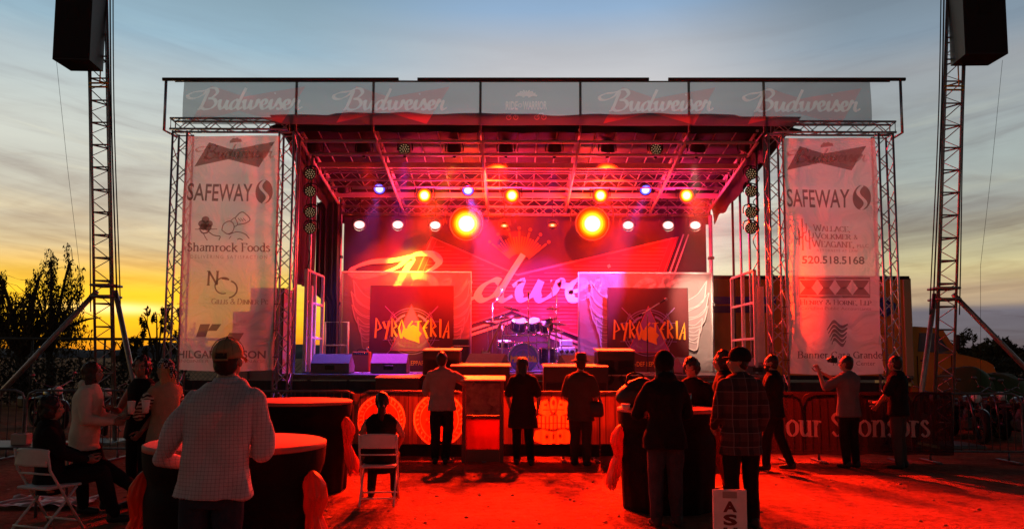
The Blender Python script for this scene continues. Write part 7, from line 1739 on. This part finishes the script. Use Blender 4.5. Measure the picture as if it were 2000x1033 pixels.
# ------------------------------------------------------------------ tables, chairs, cups, ash box
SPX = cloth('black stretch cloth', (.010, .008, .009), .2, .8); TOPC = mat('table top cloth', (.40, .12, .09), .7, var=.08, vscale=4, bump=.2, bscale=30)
SASH = bpy.data.materials.new('sheer orange sash'); SASH.use_nodes = True; t = SASH.node_tree; b = t.nodes['Principled BSDF']; b.inputs['Base Color'].default_value = (.50, .13, .05, 1); b.inputs['Roughness'].default_value = .35
tl_ = t.nodes.new('ShaderNodeBsdfTranslucent'); tl_.inputs[0].default_value = (.55, .13, .05, 1); mx = t.nodes.new('ShaderNodeMixShader'); mx.inputs[0].default_value = .55; t.links.new(b.outputs[0], mx.inputs[1]); t.links.new(tl_.outputs[0], mx.inputs[2]); t.links.new(mx.outputs[0], t.nodes['Material Output'].inputs[0])
def table(px, Y, rad, h, lab, sashes=((1, -35),), seed=0):
    r_ = thing('cocktail_table', lab, 'table', (at(px, 800, Y).x, Y, 0), group='round tables with black cloths')
    def sk(u, v):
        a = 2*math.pi*u; z = (h-.03)*(1-v)+.01*v
        f = .035*noise.noise((math.cos(a)*3.2, math.sin(a)*3.2, seed+v*.4))*v+.012*math.sin(a*17+seed)*v*v
        pinch = -.05*math.exp(-((v-.22)/.07)**2)
        rr = rad*(1-.10*v+f+pinch); return (rr*math.cos(a), rr*math.sin(a), z)
    m = MB(); m.sheet(sk, 96, 30); m.build('cloth', SPX, r_, local=True)
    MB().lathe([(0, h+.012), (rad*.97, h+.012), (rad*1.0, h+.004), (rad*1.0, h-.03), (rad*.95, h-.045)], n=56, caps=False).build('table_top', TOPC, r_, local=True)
    MB().tube([(0, 0, .02), (0, 0, h-.05)], .035, 10).build('column', GALV, r_, local=True); MB().lathe([(.30, .005), (.28, .03), (.04, .05)], n=24).build('foot', GALV, r_, local=True)
    for k, (s_, deg) in enumerate(sashes):
        a = R(deg); d = Vector((math.cos(a), math.sin(a), 0)); e = Vector((-d.y, d.x, 0))
        prof = [(0, .018, .03, .0), (.05, .045, .07, .03), (.16, .075, .115, .06), (.30, .085, .13, .075), (.44, .06, .10, .06), (.50, .05, .085, .06), (.64, .065, .13, .10), (.82, .06, .16, .15), (.97, .045, .18, .19), (1.0, .02, .15, .19)]
        pv = np.array([q[0] for q in prof])
        def f(u, v):
            rr_, tt_, oo_ = (np.interp(v, pv, [q[n_] for q in prof]) for n_ in (1, 2, 3)); th = 2*math.pi*u
            rr_ *= .75; tt_ *= .8; oo_ *= .75; cr = 1+.34*noise.noise((math.cos(th)*2.6, math.sin(th)*2.6, v*5+seed+k))+.14*math.sin(th*9+v*4+seed)+.08*math.sin(th*17+v*6)
            q = d*(rad*.95+oo_+rr_*math.cos(th)*cr)+e*(tt_*math.sin(th)*cr); q.z = h*.84-v*h*.62*(1+.05*math.sin(th*3)); return q
        m = MB(); m.sheet(f, 40, 30); m.build('sash', SASH, r_, local=True)
        m = MB(); m.lathe([(rad*.945, h*.79), (rad*.955, h*.81), (rad*.945, h*.83)], n=56, caps=False)
        if k == 0: m.build('sash_band', SPX, r_, local=True)
    return r_
table(466, 5.75, .64, 1.075, 'round table with a black cloth right in front of the man in the tan cap', ((1, -16), (1, 196)), 2)
table(578, 10.1, .72, 1.14, 'round table with a black cloth farther from the viewer, next to the seated woman', ((1, -12),), 5)
table(1302, 9.0, .57, 1.13, 'round table with a black cloth in front of the hooded woman', ((1, -8), (1, 188)), 8)
CHW = mat('white folding chair plastic', (.62, .58, .54), .5, var=.1, vscale=8)
def chair():
    r_ = thing('folding_chair', 'white folding chair', 'chair', (0, 0, 0), group='white folding chairs')
    m = MB(); m.sheet(lambda u, v: ((u-.5)*.42, -.20-.03*(1-((u-.5)*2)**2)+.02*v, .66+.17*v-.02*abs((u-.5)*2)**4*v), 14, 8); o = m.build('backrest', CHW, r_, local=True); o.modifiers.new('thick', 'SOLIDIFY').thickness = .018
    MB().box((0, .02, .445), (.40, .40, .026), bev=.011).build('seat', CHW, r_, local=True)
    for s_ in (-1, 1):
        MB().tube([(s_*.215, -.20, .82), (s_*.215, -.16, .62), (s_*.215, .24, .01)], .0125, 8).build('frame', CHW, r_, local=True)
        MB().tube([(s_*.195, .16, .43), (s_*.195, -.24, .01)], .0125, 8).build('leg', CHW, r_, local=True)
    m = MB(); m.tube([(-.195, -.19, .09), (.195, -.19, .09)], .010, 6); m.tube([(-.215, .17, .10), (.215, .17, .10)], .010, 6); m.tube([(-.215, -.14, .58), (.215, -.14, .58)], .010, 6); m.build('crossbar', CHW, r_, local=True); return r_
c0_ = chair(); c0_.location = (at(741, 900, 9.2).x, 9.2, 0); c0_.rotation_euler = (0, 0, R(4)); c0_['label'] = 'white folding chair under the woman with the dark ponytail'
c1_ = copy_tree(c0_); c1_.location = (at(96, 900, 7.65).x, 7.65, 0); c1_.rotation_euler = (0, 0, R(-20)); c1_['label'] = 'white folding chair under the dark clothed person with crossed legs'
CUP = mat('white paper cup', (.72, .66, .60), .6)
def cup(p, lab, name='cup', mt=CUP, h=.13, r=.042, group='white cups'):
    c = thing(name, lab, 'cup', p, group=group); MB().lathe([(0, 0), (r*.72, 0), (r, h), (r*.94, h), (r*.7, .012), (0, .012)], n=20, caps=False).build('cup_body', mt, c, local=True)
    MB().lathe([(r*.98, h-.004), (r*1.06, h), (r*1.06, h+.008), (r*.98, h+.010)], n=20).build('rim', mt, c, local=True); return c
cup(at(256, 808, 8.45), 'white cup held by the dark haired woman in the black tank top'); cup(at(284, 806, 8.4), 'white cup held by the blond woman in the polka dot bandana')
cup(Vector((at(1222, 782, 8.65).x, 8.65, 1.142)), 'small white cup standing at the rim of the table with the hooded woman', h=.05, r=.05)
GLS = mat('dark glass', (.12, .09, .08), .08, spec=.9)
q = at(1344, 778, 9.05); cup(Vector((q.x, 9.05, 1.142)), 'dark drinking glass standing on the table next to the hooded woman', 'drinking_glass', GLS, .15, .04, None)
# black bag on the table
q = at(1243, 780, 9.0); r_ = thing('handbag', 'bulky black bag on the table beside the hooded woman', 'bag', (q.x, 9.0, 1.142)); m = MB(); m.ball((0, 0, .13), (.24, .17, .15), n=20, m=12); m.ball((.05, 0, .24), (.17, .12, .10), n=18, m=10); m = remesh(m, .02, 4); m.v = [(x, y, max(0, z)) for x, y, z in m.v]; folds(m, .02, 6, 6, 2).build('pouch', BAG, r_, local=True)
MB().tube(smooth_pts([(-.12, 0, .26), (-.08, 0, .38), (.06, 0, .38), (.10, 0, .30)], 5), .012, 6).build('handle', BAG, r_, local=True)
# ash box
ASHW = mat('white sign board', (.80, .74, .70), .7, var=.12, vscale=7); ASHL = mat('brown stencil paint', (.16, .03, .02), .7)
a, b_ = at(1392, 954, 6.6), at(1457, 954, 6.6); w = b_.x-a.x; h = a.z
r_ = thing('ash_sign', 'thin white upright board with brown stencilled letters near the plaid shirt man', 'sign', ((a.x+b_.x)/2, 6.6, 0), R(-4))
MB().box((0, 0, h/2+.02), (w, .022, h-.05), bev=.004).build('board', ASHW, r_, local=True); m = MB(); m.box((0, .035, h*.45), (.045, .045, h*.9), bev=.004); m.build('stake', mat('weathered stake', (.20, .15, .11), .8), r_, local=True)
P = Print()
for i, ch in enumerate('ASH'): P.sans(ch, 0, h-.185-i*.108, .085, width=.115, bold=.045, align='C')
P.v = [(x, -.013+y, z) for x, y, z in P.v]; P.build('lettering', ASHL, r_, local=True)
P = Print(); P.poly([(-.06, h-.02), (.06, h-.02), (.06, h-.075), (-.06, h-.075)]); P.v = [(x, -.0125+y, z) for x, y, z in P.v]; P.build('faded_patch', mat('faded stain', (.38, .32, .28), .8), r_, local=True)
# small folding table with things on it behind the seated person, low in the dusk
r_ = thing('side_table', 'small low table at the picture edge beyond the white folding chair', 'table', (at(20, 900, 8.6).x, 8.6, 0)); MB().box((0, 0, .73), (1.1, .7, .03), bev=.01).build('table_top', mat('dark table top', (.06, .05, .045), .5), r_, local=True)
for x in (-.48, .48):
    for y in (-.28, .28): MB().tube([(x, y, 0), (x, y, .72)], .016, 8).build('leg', GALV, r_, local=True)
q = at(42, 858, 8.5); r_ = thing('napkin_box', 'pale small box standing on the low table at the picture edge', 'box', (q.x, 8.5, .746)); MB().box((0, 0, .06), (.17, .12, .12), bev=.008).build('box_body', mat('pale card', (.5, .38, .32), .8), r_, local=True); MB().box((0, 0, .121), (.09, .05, .006)).build('opening', RUBBER, r_, local=True)
# crumpled plastic on the ground under the chair
PLS = mat('crumpled plastic sheet', (.42, .30, .26), .4, bump=.6, bscale=8)
q = ground(95, 985); m = MB(); m.sheet(lambda u, v: ((u-.5)*1.0+.06*noise.noise((u*4, v*4, 1)), (v-.5)*.6+.06*noise.noise((u*4, v*4, 7)), .02+.10*abs(noise.noise((u*5, v*5, 3)))), 30, 20); m.xf(Matrix.Translation((q.x, q.y, .012))); tag(m.build('plastic_sheet', PLS, org=(q.x, q.y, 0)), 'crumpled pale plastic sheet on the ground below the folding chair near the picture edge', 'plastic sheet')

# bits of litter trodden into the dirt: nobody could count them
lm = MB(); rng = random.Random(11)
for _ in range(420):
    x, y = rng.uniform(-7, 8.5), rng.uniform(6.2, 12.6); s_ = rng.uniform(.008, .03); z = gz(x, y)+.003; a = rng.uniform(0, 6.28)
    if rng.random() < .75: lm.ball((x, y, z), (s_*rng.uniform(.6, 1.2), s_*rng.uniform(.6, 1.2), s_*.55), n=7, m=4)
    else: lm.add([(x+s_*1.6*math.cos(a+k*1.57)*(1 if k % 2 else .6), y+s_*1.6*math.sin(a+k*1.57), z+.004+rng.uniform(0, s_*.5)) for k in range(4)], [(0, 1, 2, 3)])
tag(lm.build('pebbles', mat('pebbles and litter', (.22, .13, .09), .9, var=.6, vscale=3)), kind='stuff')
